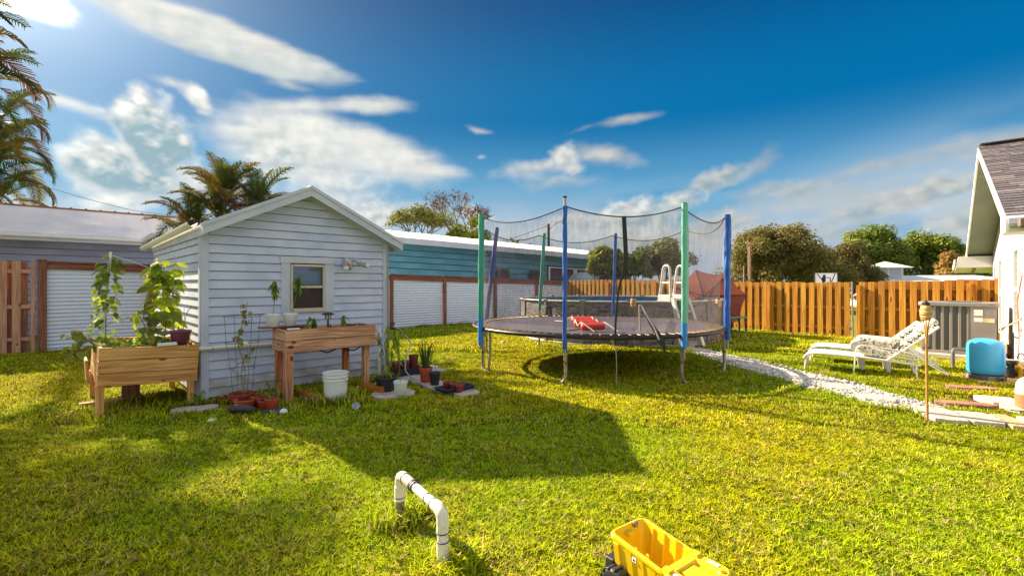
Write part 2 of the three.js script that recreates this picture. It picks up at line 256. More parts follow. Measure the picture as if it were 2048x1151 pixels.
{
  const path = new THREE.Group(); path.name = 'garden_path'; path.userData.kind = 'structure'; scene.add(path);
  const sh = new THREE.Shape(); [...pathL, ...[...pathR].reverse()].forEach(([x, d], i) => (i ? sh.lineTo(x, d) : sh.moveTo(x, d)));
  const bed = new THREE.ShapeGeometry(sh); bed.rotateX(-Math.PI / 2); bed.translate(0, 0.012, 0);
  part('gravel_bed', bed, std({ map: grime(s3(150, 144, 136), s3(96, 88, 78), 40, [2, 2]), roughness: 1 }), path);
  const r = rng(5), base = new THREE.IcosahedronGeometry(1, 1), q = base.attributes.position;
  for (let i = 0; i < q.count; i++) { const v = V3().fromBufferAttribute(q, i), k = 0.72 + 0.5 * vnoise(v.x * 1.7 + 20, v.y * 1.7 + v.z * 2.3 + 20); q.setXYZ(i, v.x * k, v.y * k * 0.75, v.z * k); } base.computeVertexNormals();
  const spots = []; while (spots.length < 9500) { const d = 5.5 + r() * 6.9, a = edgeAt(pathL, d), b = edgeAt(pathR, d); if (a === null || b === null) continue; if (r() > 9 / d) continue; const e = r(); spots.push([mix(a - 0.05, b + 0.05, e) + (r() < 0.06 ? (r() - 0.5) * 0.5 : 0), d]); }
  for (let i = 0; i < 900; i++) { const a = Math.PI * (1.02 + 0.62 * r()), k = 3.06 + 0.06 + r() * 0.3; spots.push([3.35 + k * Math.cos(a), 15.24 + k * Math.sin(a)]); }   // a ring of stones round the pool's foot
  const im = new THREE.InstancedMesh(base, std({ color: rgb(1, 1, 1), roughness: 0.8 }), spots.length), m = new THREE.Object3D(), c = new THREE.Color();
  spots.forEach(([x, d], i) => { const s = 0.007 + r() * r() * r() * 0.03 + r() * 0.007; m.position.set(x, 0.014 + s * 0.35, -d); m.rotation.set(r() * 6, r() * 6, r() * 6); m.scale.setScalar(s); m.updateMatrix(); im.setMatrixAt(i, m.matrix); const w = 0.42 + r() * 0.36, k = r() < 0.2 ? 0.5 : 1; c.setRGB(w * k, w * k * (0.985 - r() * 0.02), w * k * 0.97); im.setColorAt(i, c); });
  im.name = 'gravel'; im.userData.kind = 'stuff'; im.castShadow = im.receiveShadow = true; path.add(im);
  const slab = (x, d, w, h, turn, mat, t = 0.04, y = 0.010, mud = 0.02) => {
    const n = 10, o = []; for (let i = 0; i < n; i++) { const a = i / n * 2 * Math.PI + 0.3, cx = Math.cos(a), sy = Math.sin(a), k = 1 / Math.max(Math.abs(cx), Math.abs(sy)); o.push([cx * Math.min(k, 1.36) * w / 2 * (1 - r() * mud * 2), sy * Math.min(k, 1.36) * h / 2 * (1 - r() * mud * 2)]); }
    const s2 = new THREE.Shape(); o.forEach(([a, b], i) => (i ? s2.lineTo(a, b) : s2.moveTo(a, b)));
    const g = uvBox(new THREE.ExtrudeGeometry(s2, { depth: t - 0.012, bevelEnabled: true, bevelSize: 0.008, bevelThickness: 0.006, bevelSegments: 1 }), 'x', r(), r()); g.rotateX(-Math.PI / 2); g.rotateY(turn); 
    const mm = part('paver', g, mat, path); mm.position.set(x, y, -d); slabs.push([x, d, w / 2, h / 2, turn]); return mm;
  };
  // stepping stones in the gravel
  for (const [x, d, w, h, t] of [[4.45, 11.3, 0.5, 0.5, 0.2], [4.55, 10.05, 0.5, 0.45, -0.2], [4.72, 9.05, 0.46, 0.42, 0.3], [4.86, 8.15, 0.46, 0.42, -0.5], [4.98, 7.35, 0.5, 0.42, -0.45], [5.02, 6.62, 0.5, 0.4, -0.3]]) slab(x, d, w, h, t, M.stone, 0.035, 0.014, 0.06);
  // paving by the torch
  for (const [x, d, w, h, t, mt] of [[5.10, 5.72, 0.40, 0.52, -0.35, M.stone], [5.40, 5.55, 0.36, 0.40, -0.4, M.stone], [5.62, 5.42, 0.19, 0.44, -0.42, M.stoneTan], [5.93, 5.30, 0.46, 0.40, -0.42, M.stone], [6.36, 5.12, 0.38, 0.40, -0.42, M.stone], [6.78, 4.94, 0.42, 0.40, -0.42, M.stone],
    [5.86, 6.20, 0.62, 0.16, -0.42, M.stoneBrown], [6.48, 6.38, 0.46, 0.36, -0.32, M.stone], [6.42, 5.96, 0.5, 0.34, -0.36, M.stone], [6.92, 5.78, 0.46, 0.36, -0.36, M.stone], [6.98, 6.20, 0.46, 0.36, -0.34, M.stone], [6.88, 7.16, 0.62, 0.14, -0.3, M.stoneBrown]]) slab(x, d, w, h * 1.22, t, mt, 0.05, 0.022);
  // paving beside the shed
  for (const [x, d, w, h, t, mt] of [[-1.70, 6.86, 0.62, 0.42, 0.72, M.stone], [-1.74, 8.05, 0.42, 0.4, 0.76, M.stone], [-1.42, 7.78, 0.42, 0.36, 0.76, M.stone], [-1.16, 7.46, 0.44, 0.36, 0.76, M.stone], [-0.88, 7.14, 0.46, 0.34, 0.76, M.stone], [-0.66, 6.92, 0.36, 0.32, 0.76, M.stone], [-1.95, 8.7, 0.4, 0.42, 0.76, M.stone], [-1.62, 9.0, 0.42, 0.4, 0.76, M.stone], [-1.42, 8.72, 0.4, 0.36, 0.7, M.stone], [-2.12, 7.34, 0.5, 0.3, 0.76, M.stone],
    [-3.98, 6.02, 0.5, 0.22, 0.5, M.stone]]) slab(x, d, w, h, t, mt, 0.045, 0.008);
  slab(4.62, 12.28, 0.48, 0.36, 0.1, M.stone, 0.12, 0.01);             // block at the foot of the pool ladder
}

// ---------------------------------------------------------------- lap siding
// one plank: lower edge proud, upper edge tucked in; xs are the ends at the bottom and at the top
function plank(x0, x1, y0, y1, u0 = x0, u1 = x1, L = 'x', r = Math.random, out = 0.034, inn = 0.014) {
  return hex([V3(x0, y0, 0), V3(x1, y0, 0), V3(x1, y0, out), V3(x0, y0, out), V3(u0, y1, 0), V3(u1, y1, 0), V3(u1, y1, inn), V3(u0, y1, inn)], L, r() * 5, r() * 5);
}

// ---------------------------------------------------------------- shed
const SHED = W3(-4.16, 6.45), SL = 2.71, SW = 4.3, EAVE = 2.32, APEX = 2.97;
{
  const r = rng(21), s = thing('garden_shed', 'small pale grey shed with lap siding and gable roof, behind the planters', 'shed', SHED, LOT);
  // closed core behind the boards, coloured dark as lap shadow between them
  const cs = new THREE.Shape(); cs.moveTo(0.03, 0.04); cs.lineTo(SL - 0.03, 0.04); cs.lineTo(SL - 0.03, EAVE - 0.02); cs.lineTo(SL / 2, APEX - 0.03); cs.lineTo(0.03, EAVE - 0.02);
  const hole = new THREE.Path(); hole.moveTo(1.14, 1.21); hole.lineTo(1.63, 1.21); hole.lineTo(1.63, 1.88); hole.lineTo(1.14, 1.88); cs.holes.push(hole);
  part('wall', uvBox(mv(new THREE.ExtrudeGeometry(cs, { depth: SW - 0.08, bevelEnabled: false }), 0, 0, -SW + 0.05), 'x'), M.gapShade, s);
  part('foundation', mv(uvBox(new THREE.BoxGeometry(SL + 0.04, 0.10, SW + 0.02), 'x'), SL / 2, 0.03, -SW / 2 + 0.02), std({ map: grime(s3(150, 104, 70), s3(96, 66, 48), 14, [2, 2]), roughness: 1 }), s);
  const wl = 0.99, wr = 1.79, wt = 1.985, wb = 1.16, ex = 0.122;
  for (let k = 0; k * ex + 0.07 < APEX - 0.06; k++) {
    const y0 = 0.07 + k * ex, y1 = y0 + ex - 0.008;
    const span = (y) => { const t = Math.max(0, (y - EAVE) / (APEX - EAVE)); return [t * SL / 2 + (t ? 0 : 0.067), SL - t * SL / 2 - (t ? 0 : 0.067)]; };
    const [a, b] = span(y0), yt = Math.min(y1, APEX - 0.01), [c, d] = span(yt), ca = y1 > EAVE && y0 < EAVE ? Math.max(a, c) : c;
    if (y1 > wb && y0 < wt - 0.02) {
      part('siding_plank', mv(plank(a, wl, y0, yt, ca, wl, 'x', r), 0, 0, 0), (k < 2 ? M.sidingLow : M.siding), s); part('siding_plank', plank(wr, b, y0, yt, wr, d, 'x', r), (k < 2 ? M.sidingLow : M.siding), s);
      if (y0 < wb) part('siding_plank', plank(wl, wr, y0, wb, wl, wr, 'x', r), (k < 2 ? M.sidingLow : M.siding), s);
    } else part('siding_plank', plank(a, b, y0, yt, ca, d, 'x', r), (k < 2 ? M.sidingLow : M.siding), s);
    if (y0 < EAVE - 0.1) {
      const q = plank(-SW + 0.02, -0.085, y0, y1, -SW + 0.02, -0.085, 'x', r); q.rotateY(-Math.PI / 2); part('siding_plank', mv(q, 0.002, 0, 0), (k < 2 ? M.sidingLow : M.siding), s);
      const q2 = plank(0.085, SW - 0.02, y0, y1, 0.085, SW - 0.02, 'x', r); q2.rotateY(Math.PI / 2); part('siding_plank', mv(q2, SL - 0.002, 0, 0), (k < 2 ? M.sidingLow : M.siding), s);
    }
  }
  const tb = (name, w, h, d, x, y, z, m = M.trim) => part(name, mv(cbox(w, h, d, 0.003, h > w ? 'y' : 'x', r(), r()), x, y, z), m, s);
  // corner trims
  for (const [x, sx] of [[0, -1], [SL, 1]]) { tb('corner_trim', 0.095, EAVE - 0.05, 0.034, x - sx * 0.018, EAVE / 2 + 0.02, 0.02); tb('corner_trim', 0.034, EAVE - 0.05, 0.092, x + sx * 0.02, EAVE / 2 + 0.02, -0.043); }
  // window trim
  tb('window_trim', wl ? 0.135 : 0, wt - 0.075 - wb, 0.03, wl + 0.066, (wt - 0.075 + wb) / 2, 0.022); tb('window_trim', 0.15, wt - 0.075 - wb, 0.03, wr - 0.073, (wt - 0.075 + wb) / 2, 0.022); tb('window_trim', wr - wl + 0.03, 0.10, 0.042, (wl + wr) / 2, wt - 0.025, 0.028);
  const fr = std({ color: rgb(0.62, 0.56, 0.44), roughness: 0.4 }), win = new THREE.Group(); win.name = 'window'; s.add(win);
  const wx0 = 1.128, wx1 = 1.632, wy0 = 1.19, wy1 = 1.892, f = (w, h, x, y, z = 0.03, n = 'frame') => part(n, mv(cbox(w, h, 0.045, 0.003), x, y, z), fr, win);
  f(0.023, wy1 - wy0, wx0 + 0.0115, (wy0 + wy1) / 2); f(0.023, wy1 - wy0, wx1 - 0.0115, (wy0 + wy1) / 2); f(wx1 - wx0 - 0.062, 0.03, (wx0 + wx1) / 2, wy1 - 0.015); f(wx1 - wx0 - 0.062, 0.036, (wx0 + wx1) / 2, wy0 + 0.018); f(wx1 - wx0 - 0.062, 0.03, (wx0 + wx1) / 2, 1.55, 0.024, 'meeting_rail'); f(wx1 - wx0 + 0.04, 0.022, (wx0 + wx1) / 2, wy0 - 0.012, 0.036, 'sill');
  part('pane', mv(new THREE.BoxGeometry(0.446, 0.30, 0.006), (wx0 + wx1) / 2, 1.714, 0.014), phys({ color: rgb(0.15, 0.17, 0.21), metalness: 0.85, roughness: 0.05 }), win);
  part('pane', mv(new THREE.BoxGeometry(0.446, 0.312, 0.006), (wx0 + wx1) / 2, 1.38, 0.006), phys({ color: rgb(0.035, 0.022, 0.025), metalness: 0.3, roughness: 0.25 }), win, 'lower pane behind a dark insect screen');
  // roof: two white metal slopes, rake boards, soffit, gutter
  const slope = (APEX - EAVE) / (SL / 2), fo = 0.25, th = 0.05;
  for (const sd of [-1, 1]) {
    const ov = sd < 0 ? 0.05 : 0.19, xm = SL / 2, xe = sd < 0 ? -ov : SL + ov, ye = EAVE - ov * slope + 0.03, yr = APEX + 0.03;
    const S = (z0, z1, y, t, e = 0) => hex([V3(xm, yr + y, z0), V3(xe + sd * e, ye + y - e * slope, z0), V3(xe + sd * e, ye + y - e * slope, z1), V3(xm, yr + y, z1), V3(xm, yr + y + t, z0), V3(xe + sd * e, ye + y + t - e * slope, z0), V3(xe + sd * e, ye + y + t - e * slope, z1), V3(xm, yr + y + t, z1)], 'z', r(), r());
    part('roof_slope', S(-SW - 0.6, fo - 0.026, 0, th), M.roofWhite, s);
    part('rake_board', S(fo - 0.024, fo, -0.085, 0.15), M.trim, s);
    part('rake_board', S(fo - 0.01, fo + 0.016, 0.02, 0.052, 0.02), M.trim, s);                     // the drip moulding above it
    part('barge_trim', S(0.024, 0.05, -0.085, 0.075), M.trim, s);
    part('fascia', mv(cbox(0.022, 0.11, SW + fo - 0.03, 0.002, 'z'), xe - sd * 0.012, ye - 0.04, -SW / 2 + fo / 2), M.trim, s);
  }
  part('ridge_cap', mv(rod(V3(SL / 2, 0, -SW - fo), V3(SL / 2, 0, fo + 0.01), 0.03, 0.03, 8), 0, APEX + 0.075, 0), M.trim, s);
  // half-round gutter along the left eave
  const gp = []; for (let i = 0; i <= 10; i++) gp.push([Math.cos(Math.PI * (1 + i / 10)) * 0.062, Math.sin(Math.PI * (1 + i / 10)) * 0.062]); for (let i = 10; i >= 0; i--) gp.push([Math.cos(Math.PI * (1 + i / 10)) * 0.056, Math.sin(Math.PI * (1 + i / 10)) * 0.056]);
  const gs = new THREE.Shape(gp.map(([a, b]) => new THREE.Vector2(a, b)));
  part('gutter', mv(new THREE.ExtrudeGeometry(gs, { depth: SW + 0.65, bevelEnabled: false }), -0.05 - 0.075, EAVE + 0.03, -SW - 0.6, -0.012), M.white, s);
}
// lights on the shed
{
  const f = thing('floodlight', 'twin-head security floodlight on the shed wall right of the window', 'floodlight', SHED, LOT), x = 2.03, y = 1.935;
  part('base_plate', mv(rod(V3(0, 0, 0), V3(0, 0, 0.04), 0.085, 0.075, 20), x - 0.03, y, 0.03), M.trim, f);
  part('sensor', mv(new THREE.SphereGeometry(0.042, 14, 10), x - 0.02, y - 0.075, 0.12), M.greyPl = std({ color: rgb(0.34, 0.33, 0.36), roughness: 0.4 }), f);
  part('sensor_lens', mv(new THREE.SphereGeometry(0.034, 14, 10), x - 0.02, y - 0.005, 0.115), std({ color: rgb(0.75, 0.5, 0.3), roughness: 0.3 }), f);
  part('arm', tube([V3(x, y - 0.02, 0.05), V3(x + 0.06, y + 0.05, 0.09), V3(x + 0.12, y, 0.13)], 0.016), M.greyPl, f); part('arm', tube([V3(x - 0.05, y, 0.05), V3(x - 0.1, y + 0.06, 0.08), V3(x - 0.11, y + 0.01, 0.1)], 0.016), M.greyPl, f);
  for (const [a, b, dx, dy] of [[x + 0.11, y, 0.14, -0.045], [x - 0.1, y + 0.02, -0.03, -0.13]]) { const h = part('lamp_head', rod(V3(a, b, 0.12), V3(a + dx * 0.8, b + dy * 0.8, 0.2), 0.025, 0.048, 14), M.greyPl, f); part('lens', mv(new THREE.SphereGeometry(0.046, 14, 10), a + dx * 0.85, b + dy * 0.85, 0.205), phys({ color: rgb(0.7, 0.72, 0.74), roughness: 0.15, clearcoat: 1 }), h); }
  const c = thing('spotlight', 'small chrome spotlight under the right end of the shed eave', 'spotlight', SHED, LOT), X = SL + 0.1, Y = EAVE - 0.06;
  part('bracket', rod(V3(X - 0.08, Y + 0.05, 0.02), V3(X, Y, 0.05), 0.014), M.greyPl, c); part('lamp_head', rod(V3(X - 0.03, Y + 0.03, 0.04), V3(X + 0.06, Y - 0.05, 0.1), 0.04, 0.05, 16), std({ color: rgb(0.4, 0.4, 0.42), metalness: 0.9, roughness: 0.2 }), c); part('lens', mv(new THREE.SphereGeometry(0.045, 14, 10), X + 0.065, Y - 0.055, 0.104), phys({ color: rgb(0.5, 0.5, 0.52), roughness: 0.1, clearcoat: 1 }), c);
}

// ---------------------------------------------------------------- corrugated metal fence along the left of the yard
const FA = [-10.82, 11.05], FDIR = 40 * Math.PI / 180, FEND = 17.55, FU = [Math.cos(FDIR), Math.sin(FDIR)];
const fenceTop = (t) => 2.10 - 0.41 * clamp(t / FEND);
{
  const r = rng(31), fnc = thing('corrugated_fence', 'corrugated white metal fence in brown timber framing along the left of the yard', 'fence', W3(FA[0], FA[1]), FDIR);
  const posts = [0, 2.0, 4.2, 6.45, 8.65, 10.8, 13.2, 15.5, FEND];
  const sheet = (w, h) => {                                           // waves lie level, real ridges
    const per = 0.09, n = Math.round(h / per * 10), g = new THREE.PlaneGeometry(w, h, 1, n), p = g.attributes.position; for (let i = 0; i < p.count; i++) p.setZ(i, Math.sin((p.getY(i) / per) * 2 * Math.PI) * 0.026); g.computeVertexNormals(); const uv = g.attributes.uv; for (let i = 0; i < p.count; i++) uv.setXY(i, p.getX(i), p.getY(i)); return g;
  };
  posts.forEach((t, i) => {
    const h = fenceTop(t) + (i === 0 ? 0.03 : 0.015), w = i === 0 ? 0.15 : 0.12;
    part('post', mv(cbox(w, h, 0.12, 0.006, 'y', r(), r()), t, h / 2, 0.03), M.brown, fnc);
    part('post_cap', mv(cbox(w + 0.02, 0.03, 0.14, 0.006), t, h + 0.012, 0.03), i ? M.black : M.brown, fnc);
    if (i === posts.length - 1) return;
    const t1 = posts[i + 1], a = t + 0.065, b = t1 - 0.065, ha = fenceTop(a), hb = fenceTop(b), ww = b - a, hs = Math.min(ha, hb) - 0.16;
    part('metal_sheet', mv(sheet(ww, hs + 0.09), (a + b) / 2, (hs + 0.09) / 2 + 0.01, 0.0), M.metal, fnc);
    const o = [r() * 3, r() * 3];
    part('top_rail', hex([V3(a, ha - 0.17, 0.0), V3(b, hb - 0.17, 0.0), V3(b, hb - 0.17, 0.05), V3(a, ha - 0.17, 0.05), V3(a, ha - 0.01, 0.0), V3(b, hb - 0.01, 0.0), V3(b, hb - 0.01, 0.05), V3(a, ha - 0.01, 0.05)], 'x', ...o), M.brown, fnc);
    part('cap_rail', hex([V3(a, ha - 0.008, -0.045), V3(b, hb - 0.008, -0.045), V3(b, hb - 0.008, 0.085), V3(a, ha - 0.008, 0.085), V3(a, ha + 0.03, -0.045), V3(b, hb + 0.03, -0.045), V3(b, hb + 0.03, 0.085), V3(a, ha + 0.03, 0.085)], 'x', ...o), M.brown, fnc);
  });
  // timber fence panel at the far left: shadow-box boards
  const gate = thing('board_fence_panel', 'weathered vertical-board fence panel at the far left of the yard', 'fence panel', W3(FA[0], FA[1]), FDIR);
  for (let k = 0; k < 26; k++) {
    const x = -0.14 - k * 0.215; if (k !== 0) part('board', mv(cbox(0.14, 2.06, 0.019, 0.003, 'y', r() * 3, r() * 3), x - 0.06, 1.08, 0.05), M.greywood, gate); else part('board', mv(cbox(0.07, 2.06, 0.019, 0.003, 'y', r() * 3, r() * 3), x - 0.01, 1.08, 0.05), M.greywood, gate);
    part('board', mv(cbox(0.14, 2.04, 0.019, 0.003, 'y', r() * 3, r() * 3), x - 0.167, 1.07, -0.012), M.brown, gate);
  }
  for (const y of [0.35, 1.08, 1.88]) part('rail', mv(cbox(5.7, 0.09, 0.038, 0.004, 'x', r(), r()), -2.95, y, 0.02), M.greywood, gate);
}

// ---------------------------------------------------------------- cedar shadow-box fence across the back and right
const BA = [2.62, 22.3], BB = [11.86, 11.52], BLEN = Math.hypot(BB[0] - BA[0], BB[1] - BA[1]), BANG = Math.atan2(BB[1] - BA[1], BB[0] - BA[0]);
const BU = [Math.cos(BANG), Math.sin(BANG)];
{
  const r = rng(41), pitch = 0.226;
  const fronts = [0, 1, 2, 3].map(() => null);
  const section = (label, s0, s1, h0, h1, gateEnd) => {
    const f = thing('cedar_fence', label, 'fence', W3(BA[0] + BU[0] * s0, BA[1] + BU[1] * s0), BANG);
    const n = Math.round((s1 - s0) / pitch), vars = [0, 1, 2, 3].map(() => cbox(0.14, 1, 0.017, 0.003, 'y', r() * 4, r() * 4));
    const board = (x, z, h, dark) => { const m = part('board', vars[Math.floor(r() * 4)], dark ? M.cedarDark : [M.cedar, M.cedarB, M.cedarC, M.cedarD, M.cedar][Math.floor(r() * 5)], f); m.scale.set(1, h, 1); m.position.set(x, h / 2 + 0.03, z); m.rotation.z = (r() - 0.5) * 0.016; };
    for (let k = 0; k < n; k++) {
      const x = (k + 0.5) * (s1 - s0) / n, h = mix(h0, h1, x / (s1 - s0)) - 0.03 + (r() - 0.5) * 0.03;
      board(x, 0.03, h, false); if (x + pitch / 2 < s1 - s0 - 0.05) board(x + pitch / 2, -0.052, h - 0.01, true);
    }
    for (const y of [0.3, 0.9, 1.48]) part('rail', mv(cbox(s1 - s0 - 0.02, 0.085, 0.038, 0.004, 'x', r(), r()), (s1 - s0) / 2, y, -0.012), M.cedarC, f);
    for (let x = 0.02; x < s1 - s0; x += 2.3) { const h = mix(h0, h1, x / (s1 - s0)) - 0.09; part('post', mv(cbox(0.09, h, 0.09, 0.005, 'y', r(), r()), x + 0.03, h / 2, 0.088), M.cedarB, f); }
    if (gateEnd) { part('gate_post', rod(V3(s1 - s0 + 0.04, 0, 0.09), V3(s1 - s0 + 0.01, h1 + 0.02, 0.09), 0.024, 0.024, 10), M.steel, f); for (const y of [0.35, 1.45]) part('hinge', mv(cbox(0.12, 0.05, 0.03, 0.004), s1 - s0 - 0.02, y, 0.085), M.steel, f); }
    return f;
  };
  M.cedarB = std({ ...T.cedar, color: rgb(1, 0.9, 0.82), roughness: 0.78 }); M.cedarD = std({ ...T.cedar, color: rgb(1.08, 1.04, 1.1), roughness: 0.85 }); M.cedarC = std({ ...T.cedar, color: rgb(0.86, 0.8, 0.74), roughness: 0.78 });
  section('orange cedar board fence behind the pool and trampoline, with the highest top edge', 0.02, 6.45, 1.77, 1.75);
  section('orange cedar board fence between the umbrella and the metal gate post', 6.5, 11.1, 1.665, 1.64, true);
  section('orange cedar board fence between the metal gate post and the white house', 11.22, BLEN, 1.645, 1.72);
}

// ---------------------------------------------------------------- neighbours behind the corrugated fence
{
  const r = rng(51), rot = (o, tilt) => { o.quaternion.setFromEuler(new THREE.Euler(0, FDIR, 0)); o.quaternion.multiply(new THREE.Quaternion().setFromAxisAngle(V3(0, 0, 1), tilt)); };
  const base = (d) => [FA[0] - Math.sin(FDIR) * d, FA[1] + Math.cos(FDIR) * d];
  // low grey-blue building at the left
  {
    const b = base(4), o = thing('neighbour_building', 'low blue-grey building with white metal roof behind the left fence', 'building', W3(b[0], b[1])); rot(o, -0.006);
    const x0 = -3.3, x1 = 6.5, e = 2.86, rise = 1.46, run = 4.9;
    part('wall', mv(uvBox(new THREE.BoxGeometry(x1 - x0, e, 2 * run - 0.5), 'x'), (x0 + x1) / 2, e / 2 - 0.05, -run + 0.18), M.gapShade, o);  // dark core paints the shadow lines between planks
    for (let k = 0; k < 14; k++) part('siding_plank', mv(plank(x0, x1, 0.1 + k * 0.195, 0.1 + k * 0.195 + 0.178, x0, x1, 'x', r, 0.045), 0, 0, -0.045 + 0.0), M.bluegrey, o);
    const sl = (za, ya, zb, yb, t, n, m, xa = x0 - 0.3, xb = x1 + 0.3) => part(n, hex([V3(xa, ya, za), V3(xb, ya, za), V3(xb, yb, zb), V3(xa, yb, zb), V3(xa, ya + t, za), V3(xb, ya + t, za), V3(xb, yb + t, zb), V3(xa, yb + t, zb)], 'z', r(), r()), m, o);
    sl(0.42, e + 0.12, -run, e + rise, 0.03, 'roof_slope', M.roofMetal); sl(-2 * run - 0.42, e + 0.12, -run, e + rise, 0.03, 'roof_slope', M.roofWhite);
    for (let k = 0; k < 22; k++) { const t = (k + 0.5) / 22; part('roof_rib', mv(cbox(x1 - x0 + 0.55, 0.028, 0.035, 0.006, 'x'), (x0 + x1) / 2, mix(e + 0.12, e + rise, t) + 0.042, mix(0.42, -run, t)), M.roofMetal, o); }
    part('fascia', mv(cbox(x1 - x0 + 0.6, 0.21, 0.03, 0.004, 'x'), (x0 + x1) / 2, e + 0.06, 0.41), M.trim, o); part('gutter', mv(cbox(x1 - x0 + 0.6, 0.10, 0.09, 0.02, 'x'), (x0 + x1) / 2, e + 0.10, 0.475), M.white, o);
    part('soffit', mv(cbox(x1 - x0, 0.02, 0.42, 0.002, 'x'), (x0 + x1) / 2, e - 0.02, 0.19), M.trim, o);
    part('ridge_cap', mv(cbox(x1 - x0 + 0.6, 0.07, 0.3, 0.015, 'x'), (x0 + x1) / 2, e + rise + 0.045, -run), std({ map: grime(s3(176, 112, 52), s3(138, 84, 40), 8), roughness: 0.6 }), o);
    for (let x = x0; x < x1; x += 0.42) part('ridge_screw', mv(new THREE.CylinderGeometry(0.03, 0.04, 0.05, 8), x, e + rise + 0.095, -run + 0.03), M.rust, o);
  }
  // long teal building
  {
    const b = base(4), o = thing('teal_building', 'long teal building with white metal roof above the corrugated fence', 'building', W3(b[0], b[1])); rot(o, -0.0235);
    const x0 = 10.2, x1 = 27.6, e = 3.66, run = 4.0, rise = 0.80;
    part('wall', mv(uvBox(new THREE.BoxGeometry(x1 - x0, e, 2 * run - 0.6), 'x'), (x0 + x1) / 2, e / 2 - 0.05, -run + 0.21), std({ color: rgb(0.02, 0.07, 0.09), roughness: 1 }), o);  // core painted near black-teal to draw shadow lines under each plank
    const wx = 20.15, win = [[20.2, 22.15], [22.42, 24.3], [24.55, 26.2], [26.42, 27.5]];
    const wy1 = 2.98, wy0 = 1.55;
    for (let k = 0; k < 13; k++) { const y0 = 0.05 + k * 0.278, y1 = Math.min(y0 + 0.252, e - 0.02); if (y0 > e - 0.1) break; const cut = y0 < wy1 - 0.05 && y1 > wy0 + 0.1; part('siding_plank', mv(plank(x0, cut ? wx - 0.16 : x1, y0, y1, x0, cut ? wx - 0.16 : x1, 'x', r, 0.07, 0.03), 0, 0, -0.04), M.teal, o); }
    const sl = (za, ya, zb, yb, t, n, m) => part(n, hex([V3(x0 - 0.4, ya, za), V3(x1 + 0.4, ya, za), V3(x1 + 0.4, yb, zb), V3(x0 - 0.4, yb, zb), V3(x0 - 0.4, ya + t, za), V3(x1 + 0.4, ya + t, za), V3(x1 + 0.4, yb + t, zb), V3(x0 - 0.4, yb + t, zb)], 'z', r(), r()), m, o);
    sl(0.5, e + 0.17, -run, e + rise + 0.17, 0.035, 'roof_slope', M.roofWhite); sl(-2 * run - 0.5, e + 0.17, -run, e + rise + 0.17, 0.035, 'roof_slope', M.roofWhite);
    for (let x = x0 - 0.3; x < x1 + 0.4; x += 0.3) part('roof_rib', hex([V3(x - 0.025, e + 0.205, 0.51), V3(x + 0.025, e + 0.205, 0.51), V3(x + 0.025, e + rise + 0.205, -run), V3(x - 0.025, e + rise + 0.205, -run), V3(x - 0.012, e + 0.237, 0.51), V3(x + 0.012, e + 0.237, 0.51), V3(x + 0.012, e + rise + 0.237, -run), V3(x - 0.012, e + rise + 0.237, -run)], 'z'), M.roofWhite, o);
    part('fascia', mv(cbox(x1 - x0 + 0.8, 0.24, 0.04, 0.004, 'x'), (x0 + x1) / 2, e + 0.06, 0.47), M.trim, o); part('soffit', mv(cbox(x1 - x0, 0.02, 0.5, 0.002, 'x'), (x0 + x1) / 2, e - 0.03, 0.22), M.trim, o);
    for (const [a, c] of win) {
      const w = new THREE.Group(); w.name = 'jalousie_window'; o.add(w);
      const fr = (ww, hh, x, y) => part('frame', mv(cbox(ww, hh, 0.07, 0.004), x, y, 0.03), M.white, w);
      fr(0.1, wy1 - wy0 + 0.1, a - 0.06, (wy0 + wy1) / 2); fr(0.1, wy1 - wy0 + 0.1, c + 0.06, (wy0 + wy1) / 2); fr(c - a + 0.01, 0.06, (a + c) / 2, wy1 + 0.02);
      part('opening', mv(new THREE.BoxGeometry(c - a, wy1 - wy0, 0.01), (a + c) / 2, (wy0 + wy1) / 2, -0.04), std({ color: rgb(0.03, 0.012, 0.015), roughness: 0.5 }), w);
      for (let k = 0; k < 13; k++) part('louvre', mv(cbox(c - a - 0.02, 0.1, 0.012, 0.003, 'x'), (a + c) / 2, wy0 + 0.06 + k * 0.108, 0.0, -0.5), phys({ color: rgb(0.085, 0.04, 0.045), roughness: 0.2 }), w);
    }
    for (const [x, w, tilt, lab] of [[16.75, 0.82, 0.1, 'dark maroon slatted board leaning on the teal wall, nearer the shed'], [19.0, 0.95, -0.05, 'dark maroon slatted board leaning on the teal wall, nearer the louvred windows']]) {
      const q = thing('leaning_board', lab, 'board'); q.position.copy(o.position); q.quaternion.copy(o.quaternion);
      const mt = std({ map: grime(s3(96, 44, 48), s3(62, 26, 34), 10), roughness: 0.6 });
      for (let k = 0; k < 5; k++) part('slat', mv(cbox(w / 5 - 0.012, 1.5, 0.03, 0.004, 'y'), x - w / 2 + (k + 0.5) * w / 5, 2.0, 0.22, -0.12, 0, tilt), mt, q); for (const y of [1.5, 2.45]) part('batten', mv(cbox(w, 0.07, 0.025, 0.004, 'x'), x, y, 0.19 + (2 - y) * 0.12, -0.12), mt, q);
    }
  }
  // pale curved canopy beyond the fence
  {
    const c = thing('arched_canopy', 'pale blue arched canopy behind the back fence beside the young tree', 'canopy', W3(4.9, 27.5), 0.5), sh = [];
    for (let i = 0; i <= 12; i++) { const a = Math.PI * i / 12; sh.push(new THREE.Vector2(Math.cos(a) * 1.25, Math.sin(a) * 0.75)); } for (let i = 12; i >= 0; i--) { const a = Math.PI * i / 12; sh.push(new THREE.Vector2(Math.cos(a) * 1.2, Math.sin(a) * 0.7)); }
    part('cover', mv(new THREE.ExtrudeGeometry(new THREE.Shape(sh), { depth: 3, bevelEnabled: false }), 0, 1.55, -1.5), std({ color: rgb(0.58, 0.68, 0.76), roughness: 0.5 }), c);
